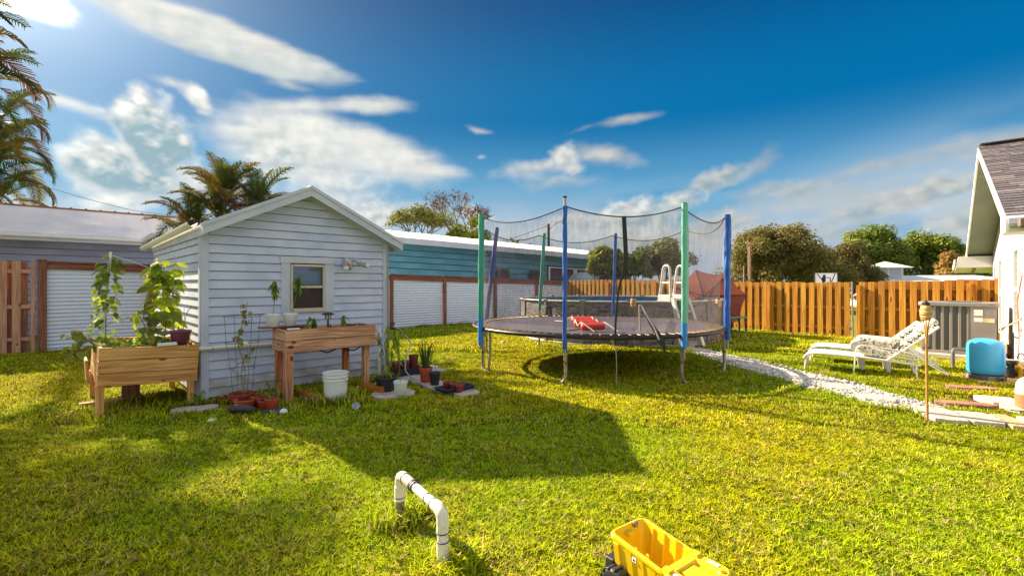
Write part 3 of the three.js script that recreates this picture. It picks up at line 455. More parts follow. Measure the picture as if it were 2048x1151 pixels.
    for (const x of [-1.22, 1.22]) for (const z of [-1.4, 1.4]) part('leg', rod(V3(x, 0, z), V3(x, 1.56, z), 0.03), M.white, c);
  }
}
// ---------------------------------------------------------------- white house on the right
const HROT = 48.6 * Math.PI / 180;
{
  const r = rng(61), h = thing('white_house', 'white stucco house with grey shingle roof at the right edge', 'house', W3(12.34, 12.2), HROT);   // local x runs away along the gable wall, local -z is the yard side
  const xr = -3.6, xn = -8.8, xf = 1.6, yr = 4.42, ye = 2.43, zo = -0.52, zb = 10;
  const stucco = std({ map: grime(s3(200, 198, 202), s3(172, 171, 176), 7), bumpMap: bumpCoarse, bumpScale: 0.02, roughness: 0.9 });
  const ws = [[-4.58, -3.86, 0.72, 2.23], [-1.63, -0.98, 0.51, 2.14], [-0.25, 0.35, 0.9, 2.0]];
  const sh = new THREE.Shape(); sh.moveTo(-8.3, 0); sh.lineTo(1.15, 0); sh.lineTo(1.15, 2.42); sh.lineTo(xr, yr - 0.2); sh.lineTo(-8.3, 2.42);
  for (const [a, b, c, d] of ws) { const q = new THREE.Path(); q.moveTo(a, c); q.lineTo(b, c); q.lineTo(b, d); q.lineTo(a, d); sh.holes.push(q); }
  part('wall', uvBox(new THREE.ExtrudeGeometry(sh, { depth: 0.2, bevelEnabled: false }), 'y'), stucco, h);
  part('side_wall', mv(uvBox(new THREE.BoxGeometry(0.2, 2.42, 9.5), 'y'), 1.05, 1.21, 4.96), stucco, h); part('side_wall', mv(uvBox(new THREE.BoxGeometry(0.2, 2.42, 9.5), 'y'), -8.2, 1.21, 4.96), stucco, h);
  part('rear_wall', mv(uvBox(new THREE.BoxGeometry(9.2, 2.4, 0.2), 'y'), -3.58, 1.2, 9.6), stucco, h);
  for (const [a, b, c, d] of ws) {
    const w = new THREE.Group(); w.name = 'window'; h.add(w); const f = (ww, hh, x, y, n = 'frame') => part(n, mv(cbox(ww, hh, 0.09, 0.005), x, y, 0.0), M.white, w);
    f(0.07, d - c + 0.14, a, (c + d) / 2); f(0.07, d - c + 0.14, b, (c + d) / 2); f(b - a - 0.072, 0.07, (a + b) / 2, d + 0.03); f(b - a - 0.072, 0.08, (a + b) / 2, c - 0.03, 'sill'); f(b - a - 0.072, 0.045, (a + b) / 2, (c + d) / 2, 'meeting_rail');
    part('pane', mv(new THREE.BoxGeometry(b - a, d - c, 0.008), (a + b) / 2, (c + d) / 2, 0.045), M.glassDark, w);
    for (let k = 0; k < 10; k++) part('blind_slat', mv(cbox(b - a - 0.06, 0.05, 0.01, 0.002, 'x'), (a + b) / 2, c + 0.1 + k * (d - c - 0.15) / 10, 0.03, 0.5), std({ color: rgb(0.35, 0.38, 0.36), roughness: 0.6 }), w);
  }
  const slope = (xa, ya, xb, yb, z0, z1, t) => hex([V3(xa, ya, z0), V3(xb, yb, z0), V3(xb, yb, z1), V3(xa, ya, z1), V3(xa, ya + t, z0), V3(xb, yb + t, z0), V3(xb, yb + t, z1), V3(xa, ya + t, z1)], 'z', r(), r());
  const soff = std({ map: grime(s3(124, 132, 118), s3(110, 118, 106), 4), roughness: 0.85 });
  part('soffit', slope(xr, yr - 0.16, xf, ye - 0.14, zo + 0.03, 0.02, 0.02), soff, h); part('soffit', slope(xr, yr - 0.16, xn, ye - 0.14, zo + 0.03, 0.02, 0.02), soff, h);
  part('roof_deck', slope(xr, yr - 0.09, xf, ye - 0.09, zo + 0.02, zb, 0.07), M.trim, h); part('roof_deck', slope(xr, yr - 0.09, xn, ye - 0.09, zo + 0.02, zb, 0.07), M.trim, h);
  part('rake_board', slope(xr, yr - 0.20, xf, ye - 0.20, zo - 0.012, zo + 0.018, 0.13), M.white, h); part('rake_board', slope(xr, yr - 0.18, xn + 0.01, ye - 0.17, zo - 0.012, zo + 0.018, 0.14), M.white, h);
  // boxed eave end and gutter on the near side
  part('eave_box', hex([V3(xn + 0.02, ye - 0.19, zo - 0.01), V3(xn + 0.62, ye - 0.19, zo - 0.01), V3(xn + 0.62, ye - 0.19, 0.0), V3(xn + 0.02, ye - 0.19, 0.0), V3(xn + 0.02, ye - 0.06, zo - 0.01), V3(xn + 0.62, ye + 0.10, zo - 0.01), V3(xn + 0.62, ye + 0.10, 0.0), V3(xn + 0.02, ye - 0.06, 0.0)], 'z'), M.white, h);
  part('eave_soffit', mv(cbox(0.6, 0.02, 9.6, 0.002, 'z'), xn + 0.32, ye - 0.17, 4.9), M.trim, h);
  part('gutter', mv(cbox(0.11, 0.12, 9.9, 0.02, 'z'), xn - 0.045, ye - 0.09, 4.52), std({ color: rgb(0.16, 0.12, 0.1), roughness: 0.5 }), h);
  // shingles on the near slope: courses of separate tabs
  const L = Math.hypot(xn - xr, ye - yr), sx = (xn - xr) / L, sy = (ye - yr) / L, ex = 0.14, n = Math.floor(L / ex);
  const tones = [s3(122, 114, 122), s3(104, 98, 108), s3(136, 126, 132), s3(94, 88, 98)].map((c, i) => std({ map: grime(c, c.map((q) => q * 0.82), 30, [2, 2]), bumpMap: bumpFine, bumpScale: 0.004, roughness: 0.95 }));
  const tab = (s, z, w, far) => { const a = s - 0.015, b = s + ex, t0 = 0.006, t1 = 0.016 + r() * 0.006, p = (q, up, zz) => V3(xr + sx * q - sy * -up * 0 + (-sy) * 0, yr - 0.02 + sy * q + up, zz); return hex([p(a, 0, z), p(b, 0, z), p(b, 0, z + w), p(a, 0, z + w), p(a, t0, z), p(b, t1, z), p(b, t1, z + w), p(a, t0, z + w)], 'z', r() * 3, r() * 3); };
  let count = 0; const rest = [[], [], [], []];
  for (let c = 0; c < n; c++) { let z = zo + 0.0 - r() * 0.0, first = 0.1 + r() * 0.22; while (z < 9.9) { const w = first || (0.16 + Math.floor(r() * 3) * 0.07); first = 0; const k = Math.floor(r() * 4), g = tab(c * ex, z, w - 0.004, 0); if (z < zo + 1.35 && count < 290) { part('shingle', g, tones[k], h); count++; } else rest[k].push(g); z += w; } }
  rest.forEach((g, k) => { const m = part('shingle_field', mg(g), tones[k], h); m.userData.kind = 'stuff'; });
  part('shingle_field', slope(xr, yr - 0.015, xf, ye - 0.015, zo, zb, 0.02), tones[1], h);
  part('ridge_cap', mv(cbox(0.22, 0.03, 10.4, 0.01, 'z'), xr, yr + 0.02, 4.7), tones[1], h);
  // lower porch roof at the far end
  part('porch_roof', hex([V3(1.2, 2.06, -0.74), V3(2.65, 1.92, -0.74), V3(2.65, 1.92, 4), V3(1.2, 2.06, 4), V3(1.2, 2.36, -0.70), V3(2.62, 2.2, -0.66), V3(2.62, 2.2, 4), V3(1.2, 2.36, 4)], 'x'), M.whiteMatte, h); part('porch_fascia', mv(cbox(1.46, 0.14, 0.03, 0.004, 'x'), 1.93, 2.14, -0.765, 0, 0, -0.1), M.white, h); part('porch_trim', mv(cbox(1.2, 0.02, 0.06, 0.004, 'x'), 1.95, 1.97, -0.35, 0, 0, -0.1), std({ color: rgb(0.25, 0.24, 0.22) }), h);
  part('porch_wall', mv(uvBox(new THREE.BoxGeometry(0.16, 2.0, 3.4), 'y'), 1.9, 1.0, 1.95), stucco, h);
  // exposed brick at the foot of the wall
  const bm = [s3(190, 140, 104), s3(168, 116, 86), s3(206, 164, 128)].map((c) => std({ map: grime(c, c.map((q) => q * 0.8), 20, [3, 3]), roughness: 0.95 }));
  const bv = cbox(0.19, 0.058, 0.03, 0.004, 'x'); for (let j = 0; j < 4; j++) for (let i = 0; i < 8; i++) { const m = part('brick', bv, bm[Math.floor(r() * 3)], h); m.position.set(-3.15 + i * 0.2 + (j % 2) * 0.1, 0.07 + j * 0.068, -0.012); }
  // lights under the near eave
  const f = thing('eave_floodlight', 'small dark floodlight under the eave of the white house', 'floodlight', W3(12.34, 12.2), HROT); part('bracket', rod(V3(-7.6, 2.16, -0.01), V3(-7.6, 2.13, -0.12), 0.02), M.white, f); part('lamp_head', rod(V3(-7.6, 2.14, -0.1), V3(-7.75, 2.07, -0.2), 0.03, 0.05, 14), M.blackPlastic, f); part('lamp_head', rod(V3(-7.6, 2.14, -0.1), V3(-7.42, 2.08, -0.2), 0.03, 0.045, 14), M.white, f);
  // conduit and hose on the wall
  const hose = tube([V3(-4.9, 0.98, -0.03), V3(-4.7, 0.86, -0.14), V3(-4.2, 0.74, -0.26), V3(-3.6, 0.66, -0.2), V3(-3.1, 0.7, -0.1), V3(-2.75, 0.74, -0.02)], 0.014, 40); const hz = solo('wall_hose', hose, std({ color: rgb(0.42, 0.42, 0.40), roughness: 0.5 }), 'grey hose looping across the white wall beside the blue tank', 'hose', W3(12.34, 12.2), HROT);
  const wire = solo('wall_cable', tube([V3(-4.9, 1.75, -0.02), V3(-4.72, 1.3, -0.06), V3(-4.78, 0.6, -0.05), V3(-4.5, 0.25, -0.03)], 0.008, 30), std({ color: rgb(0.4, 0.08, 0.06), roughness: 0.5 }), 'thin red cable hanging down the white wall', 'cable', W3(12.34, 12.2), HROT);
}

// ---------------------------------------------------------------- things beyond the cedar fence
{
  const w = thing('white_outbuilding', 'white flat-topped building with a small square cupola beyond the fence', 'building', W3(26.2, 33), -0.35);
  part('wall', mv(uvBox(new THREE.BoxGeometry(7.4, 1.7, 5), 'x'), 1.9, 0.85, 0), M.white, w);
  part('roof', convex([[V3(-2.4, 1.75, 2.9), V3(6.2, 1.75, 2.9), V3(4.4, 2.16, 0), V3(-0.3, 2.16, 0)], [V3(-2.4, 1.75, -2.9), V3(6.2, 1.75, -2.9), V3(4.4, 2.16, 0), V3(-0.3, 2.16, 0)], [V3(-2.4, 1.75, 2.9), V3(-2.4, 1.75, -2.9), V3(-0.3, 2.16, 0)], [V3(6.2, 1.75, 2.9), V3(6.2, 1.75, -2.9), V3(4.4, 2.16, 0)], [V3(-2.4, 1.75, 2.9), V3(6.2, 1.75, 2.9), V3(6.2, 1.75, -2.9), V3(-2.4, 1.75, -2.9)]]), M.white, w);
  const c = part('cupola', mv(cbox(1.55, 1.2, 1.5, 0.02), -0.75, 2.1, 0.9), M.white, w); for (const dx of [-0.38, 0.38]) part('louvre_panel', mv(cbox(0.6, 0.7, 0.03, 0.006), -0.75 + dx, 2.3, 1.66), M.trim, c);
  part('cupola_roof', convex([[V3(-1.95, 2.66, 2.1), V3(0.45, 2.66, 2.1), V3(-0.75, 3.1, 0.9)], [V3(-1.95, 2.66, -0.3), V3(0.45, 2.66, -0.3), V3(-0.75, 3.1, 0.9)], [V3(-1.95, 2.66, 2.1), V3(-1.95, 2.66, -0.3), V3(-0.75, 3.1, 0.9)], [V3(0.45, 2.66, 2.1), V3(0.45, 2.66, -0.3), V3(-0.75, 3.1, 0.9)], [V3(-1.95, 2.66, 2.1), V3(0.45, 2.66, 2.1), V3(0.45, 2.66, -0.3), V3(-1.95, 2.66, -0.3)]]), M.white, c);
  const b = thing('basketball_backboard', 'clear-white basketball backboard with black braces seen from behind, above the fence', 'backboard', W3(14.4, 22), -0.25);
  part('board', mv(cbox(0.92, 0.62, 0.02, 0.004), 0, 1.80, 0), phys({ color: rgb(0.8, 0.82, 0.9), roughness: 0.9, transmission: 0.7, thickness: 0 }), b); const fr = (a, c2, rr = 0.02) => part('brace', rod(a, c2, rr), M.blackPlastic, b);
  for (const s of [-1, 1]) { part('frame', mv(cbox(0.035, 0.66, 0.045, 0.004), s * 0.47, 1.80, 0.0), M.blackPlastic, b); part('frame', mv(cbox(0.9, 0.035, 0.045, 0.004), 0, 1.80 + s * 0.315, 0.0), M.blackPlastic, b); fr(V3(s * 0.36, 2.06, 0.03), V3(s * 0.1, 1.56, 0.22)); fr(V3(s * 0.16, 1.9, 0.03), V3(s * 0.16, 1.5, 0.1)); }
  part('cross_brace', rod(V3(-0.16, 1.88, 0.04), V3(0.16, 1.88, 0.04), 0.014), M.blackPlastic, b); part('bracket', mv(cbox(0.09, 0.34, 0.1, 0.01), -0.1, 1.84, 0.09), M.navy, b); part('pole', rod(V3(0, 0, 0.6), V3(0, 1.6, 0.2), 0.045), M.blackPlastic, b); part('base', mv(rbox(0.8, 0.18, 1.0, 0.05), 0, 0.09, 0.7), M.blackPlastic, b);
  const u = thing('street_lamp', 'dark utility pole with a curved street lamp arm behind the teal building', 'street lamp', W3(3.43, 45)); part('pole', rod(V3(0, 0, 0), V3(0, 7.2, 0), 0.16, 0.12, 10), std({ map: grime(s3(92, 78, 66), s3(64, 54, 46), 8), roughness: 0.9 }), u); part('arm', tube([V3(0, 6.6, 0), V3(0.55, 7.15, 0), V3(1.1, 7.42, 0), V3(1.45, 7.4, 0)], 0.035), M.steel, u); part('lamp_head', mv(rbox(0.42, 0.1, 0.2, 0.04), 1.5, 7.36, 0), M.steel, u);
  solo('power_line', tube([V3(-7.2, 3.9, -45), V3(-3, 4.9, -45), V3(0.2, 5.9, -45), V3(3.3, 7.0, -45)], 0.022, 24, 5), M.blackPlastic, 'thin power line running to the street lamp pole', 'power line');
  solo('power_line', tube([V3(-40, 10.2, -38), V3(-34, 8.4, -38), V3(-30, 7.4, -38), V3(-26, 6.9, -38)], 0.02, 24, 5), M.blackPlastic, 'thin power line above the grey-blue building beside the tall palm', 'power line');
  solo('power_line', tube([V3(19, 4.1, -36), V3(24, 4.0, -36), V3(30, 4.1, -36)], 0.018, 20, 5), M.blackPlastic, 'thin power line crossing in front of the trees near the white house', 'power line');
  const q = thing('utility_pole', 'slim utility pole with a metal pipe standing before the big bushy tree', 'utility pole', W3(12.4, 25)); part('pole', rod(V3(0, 0, 0), V3(0, 3.75, 0), 0.07, 0.055), M.greywood, q); part('pipe', rod(V3(-0.11, 2, 0), V3(-0.11, 3.9, 0), 0.018), M.steel, q); part('crossarm', mv(cbox(0.26, 0.05, 0.05, 0.005), -0.02, 3.62, 0), M.steel, q);
  solo('fence_pole', rod(V3(0, 0, 0), V3(0, 2.5, 0), 0.03), M.greywood, 'thin bare pole just behind the fence left of the utility pole', 'pole', W3(11.7, 24.2));
}

// ---------------------------------------------------------------- trampoline
const TC = [1.66, 9.73], TR = 2.42, TH = 0.80;
{
  const r = rng(71), t = thing('trampoline', 'round trampoline with net enclosure and blue and green padded poles', 'trampoline', W3(...TC));
  const at = (deg, R, y) => V3(R * Math.cos(deg * Math.PI / 180), y, -R * Math.sin(deg * Math.PI / 180));
  const ringM = std({ map: grime(s3(70, 64, 66), s3(40, 36, 40), 12, [4, 1]), metalness: 0.5, roughness: 0.4 });
  part('frame_ring', mv(new THREE.TorusGeometry(TR, 0.036, 10, 96), 0, TH - 0.02, 0, Math.PI / 2), ringM, t);
  const mat = new THREE.CircleGeometry(TR - 0.23, 72, 0, Math.PI * 2); mat.rotateX(-Math.PI / 2);
  part('jump_mat', mv(lathe([[0, -0.035], [0.8, -0.03], [1.6, -0.015], [TR - 0.24, 0.0], [TR - 0.23, 0.006], [TR - 0.235, 0.012], [1.6, -0.007], [0.8, -0.022], [0, -0.027]], 72), 0, TH - 0.015, 0), std({ map: grime(s3(112, 102, 108), s3(88, 78, 86), 5, [1, 1]), roughness: 0.42 }), t);
  part('mat_hem', mv(new THREE.TorusGeometry(TR - 0.235, 0.012, 6, 96), 0, TH - 0.004, 0, Math.PI / 2), M.black, t);
  const spr = rod(V3(TR - 0.24, 0, 0), V3(TR, -0.005, 0), 0.011, 0.011, 6), sm = std({ map: grime(s3(206, 184, 140), s3(150, 118, 78), 10, [6, 6]), metalness: 0.3, roughness: 0.5 });
  for (let k = 0; k < 96; k++) { const s = part('spring', spr, sm, t); s.position.y = TH; s.rotation.y = (k + r() * 0.3) * Math.PI * 2 / 96; }
  const foam = { green: [0.035, 0.33, 0.24], sea: [0.13, 0.48, 0.38], blue: [0.008, 0.10, 0.46], navy: [0.05, 0.06, 0.25], sky: [0.02, 0.24, 0.72] }, fm = {};
  for (const k in foam) fm[k] = std({ color: rgb(...foam[k]), roughness: 0.5, bumpMap: bumpCoarse, bumpScale: 0.012 });
  const angs = [-154.5, -110, -65.5, -24, 24, 69.5, 114, 157], cols = ['green', 'blue', 'sea', 'blue', 'sea', 'blue', 'green', 'navy'];
  const lean = [[0.01, 0], [0, 0], [0.02, 0], [0.02, 0], [0, 0], [0.08, 0], [0.15, 0], [0.27, -0.05]], SR = [0.055, 0.036, 0.05, 0.06, 0.046, 0.04, 0.045, 0.05];
  const tops = [];
  angs.forEach((a, i) => {
    const b = at(a, TR + 0.05, 0.42), top = at(a, TR + 0.04, 2.86); top.x += lean[i][0]; top.z += lean[i][1]; tops.push(top);
    const dir = top.clone().sub(b), P = (y) => b.clone().addScaledVector(dir, (y - b.y) / dir.y);
    const pole = part('pole', rod(b, P(i === 1 ? 2.93 : 2.84), 0.021, 0.021, 10), M.steel, t);
    part('pole_cap', mv(new THREE.CylinderGeometry(0.034, 0.03, 0.022, 14), ...P(i === 1 ? 2.94 : 2.85).toArray()), M.black, t);
    const y0 = [0.66, 0.55, 0.98, 0.58, 0.95, 0.75, 0.92, 0.78][i], y1 = i === 1 ? 2.80 : 2.85;
    const sleeve = new THREE.CylinderGeometry(SR[i], SR[i] * 0.9, y1 - y0, 14, 40, true), sp = sleeve.attributes.position;
    for (let k = 0; k < sp.count; k++) { const y = sp.getY(k), an = Math.atan2(sp.getZ(k), sp.getX(k)), f = 1 + (vnoise(y * 9 + i * 20, an * 2 + 30) - 0.5) * (i === 3 || i === 1 ? 0.5 : 0.22); sp.setX(k, sp.getX(k) * f); sp.setZ(k, sp.getZ(k) * f * 0.85); } sleeve.computeVertexNormals();
    const c = P((y0 + y1) / 2); sleeve.applyQuaternion(new THREE.Quaternion().setFromUnitVectors(V3(0, 1, 0), dir.clone().normalize())); sleeve.translate(c.x, c.y, c.z);
    part('foam_sleeve', sleeve, fm[cols[i]], t, ['green foam sleeve', 'wrinkled blue foam sleeve', 'sea-green foam sleeve', 'wrinkled blue foam sleeve', 'sea-green foam sleeve', 'blue foam sleeve', 'green foam sleeve', 'navy blue foam sleeve'][i]);
    if (i === 0 || i === 2) part('foam_sleeve', rod(P(i ? 0.60 : 0.5), P(i ? 0.99 : 0.98), 0.048, SR[i] * 0.95, 14, false), fm.sky, t, 'short bright blue lower sleeve');
    // leg with a curved foot
    const s = i % 2 ? -1 : 1, g0 = at(a, TR, TH - 0.03), g1 = at(a, TR, 0.16), g2 = at(a + s * 1.0, TR - 0.005, 0.07), g3 = at(a + s * 3.6, TR - 0.02, 0.015);
    const leg = part('leg', tube([g0, g0.clone().lerp(g1, 0.5), g1, g2, g3], 0.027, 26, 10), M.steel, t);
    part('leg_joint', rod(g0.clone().lerp(g1, 0.62), g0.clone().lerp(g1, 0.70), 0.030, 0.030, 10), M.rust, t); part('leg_socket', rod(g0, g0.clone().lerp(g1, 0.14), 0.037, 0.037, 10), i > 1 ? M.rust : M.steel, t);
    part('pole_bracket', mv(cbox(0.05, 0.06, 0.11, 0.006), ...at(a, TR + 0.025, 0.56).toArray(), 0, a * Math.PI / 180 + Math.PI / 2), M.steel, t);
    if (i === 0) part('leg', tube([at(a + 2, TR - 0.1, TH - 0.03), at(a + 2, TR - 0.1, 0.3), at(a + 2.4, TR - 0.08, 0.2), at(a + 2, TR - 0.08, 0.01)], 0.022, 18, 10), M.steel, t);
  });
  // netting: eight panels, sagging between the poles
  const netMap = tex(256, 256, (u, v) => { const w = fbm(u * 26, v * 5, 4, 26, 5), g = vnoise(u * 90 + w * 6, v * 90 + w * 9, 90, 90); return 0.62 + 0.38 * smooth(0.3, 0.7, w) - 0.28 * smooth(0.5, 0.8, g); }, false), net = (o) => phys({ alphaMap: netMap, color: rgb(0.10, 0.085, 0.11), roughness: 0.9, transparent: true, opacity: o, side: THREE.DoubleSide });
  const n1 = net(0.28), n2 = net(0.295), cord = std({ color: rgb(0.10, 0.09, 0.10), roughness: 0.8 });
  angs.forEach((a, i) => {
    const j = (i + 1) % 8, b = a + (((angs[j] - a) % 360) + 360) % 360, N = 14, Q = 10, pos = [], uv = [], idx = [], tp = [];
    for (let k = 0; k <= N; k++) {
      const u = k / N, an = mix(a, b, u), sag = 4 * u * (1 - u), topP = tops[i].clone().lerp(tops[j], u), rad = TR * (1 - 0.035 * sag), top = at(an, rad, topP.y - 0.06 - 0.17 * sag), bot = at(an, TR - 0.1 - 0.03 * sag, TH + 0.01);
      tp.push(top);
      for (let m = 0; m <= Q; m++) { const v = m / Q, p = bot.clone().lerp(top, v); const w = (vnoise(an * 0.3 + 60, v * 5 + i * 7) - 0.5) * 0.05 * Math.sin(v * Math.PI) * sag; p.x *= 1 + w; p.z *= 1 + w; pos.push(p.x, p.y, p.z); uv.push(u * 2, v * 2); }
    }
    for (let k = 0; k < N; k++) for (let m = 0; m < Q; m++) { const q = k * (Q + 1) + m; idx.push(q, q + 1, q + Q + 1, q + 1, q + Q + 2, q + Q + 1); }
    const g = new THREE.BufferGeometry(); g.setAttribute('position', new THREE.Float32BufferAttribute(pos, 3)); g.setAttribute('uv', new THREE.Float32BufferAttribute(uv, 2)); g.setIndex(idx); g.computeVertexNormals();
    part('net_panel', g, i === 2 || i === 3 ? n2 : n1, t); part('net_cord', tube(tp, 0.011, 28, 6), cord, t);
    part('net_tie', tube([at(a, TR + 0.03, 2.80), at(a + 0.5, TR, 2.78), tp[0]], 0.007, 8, 5), cord, t);
  });
  // door strap, loose door flap
  const P = (px, py, d) => W3((px - 1024) / 960 * d - TC[0], d - TC[1], 1.6 - (py - 567) / 960 * d);
  part('door_strap', strip([P(1248, 432, 7.36), P(1250, 470, 7.36), P(1252, 510, 7.36), P(1249, 540, 7.36), P(1240, 566, 7.36), P(1235, 600, 7.36), P(1231, 650, 7.36), P(1231, 690, 7.36)], [0.062, 0.066, 0.066, 0.05, 0.032, 0.03, 0.032, 0.03], 0.012, V3(1, 0, 0.1)), M.black, t, 'black zip strap of the net door');
  part('door_cord', tube([P(1231, 690, 7.36), P(1233, 720, 7.35), P(1233, 771, 7.35)], 0.008, 14, 6), std({ color: rgb(0.35, 0.3, 0.26) }), t);
  part('door_rod', tube([P(1281, 661, 7.6), P(1280, 640, 7.6), P(1279, 612, 7.6), P(1281, 608, 7.6), P(1287, 617, 7.55), P(1298, 638, 7.45), P(1310, 658, 7.35), P(1319, 680, 7.26)], 0.014, 40, 8), std({ color: rgb(0.36, 0.32, 0.3), roughness: 0.6 }), t);
  part('door_flap', strip([P(1292, 628, 7.5), P(1301, 645, 7.42), P(1312, 662, 7.34), P(1322, 680, 7.25), P(1328, 692, 7.22), P(1330, 706, 7.22)], [0.03, 0.05, 0.07, 0.11, 0.05, 0.015], 0.012, V3(1, 0, 0.3)), M.black, t, 'torn black net hanging at the door');
  part('net_flap', strip([P(1348, 640, 7.7), P(1342, 655, 7.6), P(1336, 668, 7.5), P(1333, 684, 7.3)], [0.12, 0.13, 0.1, 0.08], 0.004, V3(1, 0, 0)), n2, t);
}
// rope ladder lying on the trampoline
{
  const l = thing('rope_ladder', 'rope ladder with three red plastic rungs lying on the trampoline', 'ladder', W3(1.16, 8.86, TH - 0.02)), red = std({ color: rgb(0.62, 0.028, 0.014), roughness: 0.35 }), rope = std({ color: rgb(0.62, 0.54, 0.44), roughness: 0.9 });
  [[0.26, -0.85, 0.46], [0.22, -0.12, 0.44], [0.24, 0.55, 0.42]].forEach(([x, z, w], k) => part('rung', mv(rbox(w, 0.11, 0.17, 0.04, 3), x, 0.085, z, 0.35, 0.04 * k), red, l));
  for (const s of [-0.2, 0.2]) part('rope', tube([V3(s - 0.05, 0.03, -1.35), V3(s + 0.1, 0.05, -1.05), V3(s + 0.26, 0.15, -0.85), V3(s + 0.24, 0.06, -0.5), V3(s + 0.22, 0.15, -0.12), V3(s + 0.23, 0.06, 0.2), V3(s + 0.24, 0.15, 0.55), V3(s + 0.42, 0.02, 0.84)], 0.011, 34, 6), rope, l);
  part('rope', tube([V3(-0.2, 0.0, 0.5), V3(0.1, 0.02, 0.3), V3(0.36, 0.02, 0.12)], 0.009, 14, 6), M.black, l);
}

// ---------------------------------------------------------------- pool
const PC = [3.35, 15.24], PR = 3.06, PH = 1.12;
{
  const r = rng(81), p = thing('swimming_pool', 'round above-ground swimming pool with dark patterned wall behind the trampoline', 'swimming pool', W3(...PC));
  const pat = tex(512, 256, (u, v) => { const a = fbm(u * 60, v * 14, 4, 60, 14), b = vnoise(u * 110 + fbm(u * 60, v * 14, 2, 60, 14) * 2, v * 26, 110, 26), e = Math.abs(b - 0.5) * 2; return mix3(mix3(s3(112, 106, 114), s3(150, 140, 144), clamp((a - 0.3) * 2.4)), s3(44, 40, 50), smooth(0.25, 0.02, e) * 0.8); });
  const wall = new THREE.CylinderGeometry(PR, PR, PH, 96, 1, true); part('wall', mv(wall, 0, PH / 2, 0), std({ map: pat, roughness: 0.55, side: THREE.DoubleSide }), p);
  part('liner', mv(new THREE.CylinderGeometry(PR - 0.03, PR - 0.03, PH - 0.06, 96, 1, true), 0, PH / 2 + 0.02, 0), std({ map: tex(256, 128, (u, v) => { const b = vnoise(u * 90, v * 14, 90, 14); return mix3(s3(24, 96, 140), s3(70, 150, 180), b); }), roughness: 0.5, side: THREE.DoubleSide }), p);
  part('water', mv(new THREE.CylinderGeometry(PR - 0.035, PR - 0.035, 0.02, 72), 0, PH - 0.14, 0), phys({ color: rgb(0.02, 0.16, 0.26), roughness: 0.06, bumpMap: bumpCoarse, bumpScale: 0.02, clearcoat: 0.5 }), p);
  part('top_rail', mv(lathe([[PR - 0.07, 0.0], [PR + 0.05, 0.0], [PR + 0.055, 0.03], [PR + 0.03, 0.048], [PR - 0.055, 0.05], [PR - 0.07, 0.03], [PR - 0.07, 0.0]], 96), 0, PH - 0.01, 0), std({ color: rgb(0.42, 0.42, 0.44), roughness: 0.4 }), p);
  part('bottom_rail', mv(new THREE.TorusGeometry(PR + 0.01, 0.02, 6, 96), 0, 0.02, 0, Math.PI / 2), M.steel, p);
  const up = cbox(0.10, PH - 0.02, 0.04, 0.008, 'y'), um = std({ color: rgb(0.22, 0.21, 0.22), roughness: 0.45 });
  for (let k = 0; k < 16; k++) { const a = k * Math.PI / 8 + 0.12, m = part('upright', up, um, p); m.position.set((PR + 0.02) * Math.cos(a), PH / 2, (PR + 0.02) * Math.sin(a)); m.rotation.y = -a + Math.PI / 2; const c = part('rail_cap', mv(cbox(0.16, 0.03, 0.16, 0.01), 0, 0, 0), um, p); c.position.set((PR - 0.01) * Math.cos(a), PH + 0.045, (PR - 0.01) * Math.sin(a)); c.rotation.y = -a + Math.PI / 2; }
  // return hose at the left end
  solo('pool_hose', tube([V3(0, 0.95, 0), V3(-0.02, 0.7, 0.06), V3(0, 0.42, 0.1), V3(0.09, 0.4, 0.12), V3(0.12, 0.7, 0.1), V3(0.08, 0.98, 0.03)], 0.022, 40, 8, true), M.black, 'black hose loop hanging on the left end of the pool wall', 'hose', W3(0.95, 13.2));
  // A-frame ladder over the rim
  const la = Math.atan2(-(12.3 - 15.24), 4.28 - 3.35), lad = thing('pool_ladder', 'white plastic A-frame ladder with looped handrails over the pool rim', 'ladder', W3(4.24, 12.33), 0.5), wp = std({ color: rgb(0.7, 0.68, 0.66), roughness: 0.45 });
  for (const s of [-0.25, 0.25]) {
    // loop handrail
    part('handrail', tube([V3(s - 0.02, 1.12, -0.36), V3(s, 1.5, -0.3), V3(s, 1.92, -0.24), V3(s, 2.03, -0.2), V3(s, 2.07, -0.12), V3(s, 2.03, -0.03), V3(s, 1.92, 0.0), V3(s, 1.5, 0.02), V3(s, 1.16, 0.04)], 0.034, 60, 10), wp, lad);
    part('handrail_bar', rod(V3(s, 1.62, -0.28), V3(s, 1.62, 0.015), 0.03, 0.03, 8), wp, lad); part('handrail_foot', mv(cbox(0.09, 0.2, 0.44, 0.015), s, 1.22, -0.16), wp, lad);
    part('side_rail', hex([V3(s * 1.35 - 0.045, 0.03, 0.42), V3(s * 1.35 + 0.045, 0.03, 0.42), V3(s * 1.35 + 0.045, 0.03, 0.58), V3(s * 1.35 - 0.045, 0.03, 0.58), V3(s - 0.035, 1.24, 0.06), V3(s + 0.035, 1.24, 0.06), V3(s + 0.035, 1.24, 0.16), V3(s - 0.035, 1.24, 0.16)], 'y'), wp, lad);
    part('inner_rail', rod(V3(s, 1.15, -0.4), V3(s, 0.15, -0.75), 0.035), wp, lad);
  }
  for (const [y, z] of [[1.2, 0.08], [0.9, 0.22], [0.6, 0.33], [0.3, 0.43]]) part('step', mv(rbox(0.5, 0.05, 0.2, 0.015), 0, y, z), y > 1 ? wp : std({ color: rgb(0.4, 0.39, 0.38), roughness: 0.5 }), lad);
  part('navy_panel', mv(cbox(0.3, 0.26, 0.02, 0.005), 0.06, 1.08, 0.14), M.navy, lad);  // navy panel below the top step
}

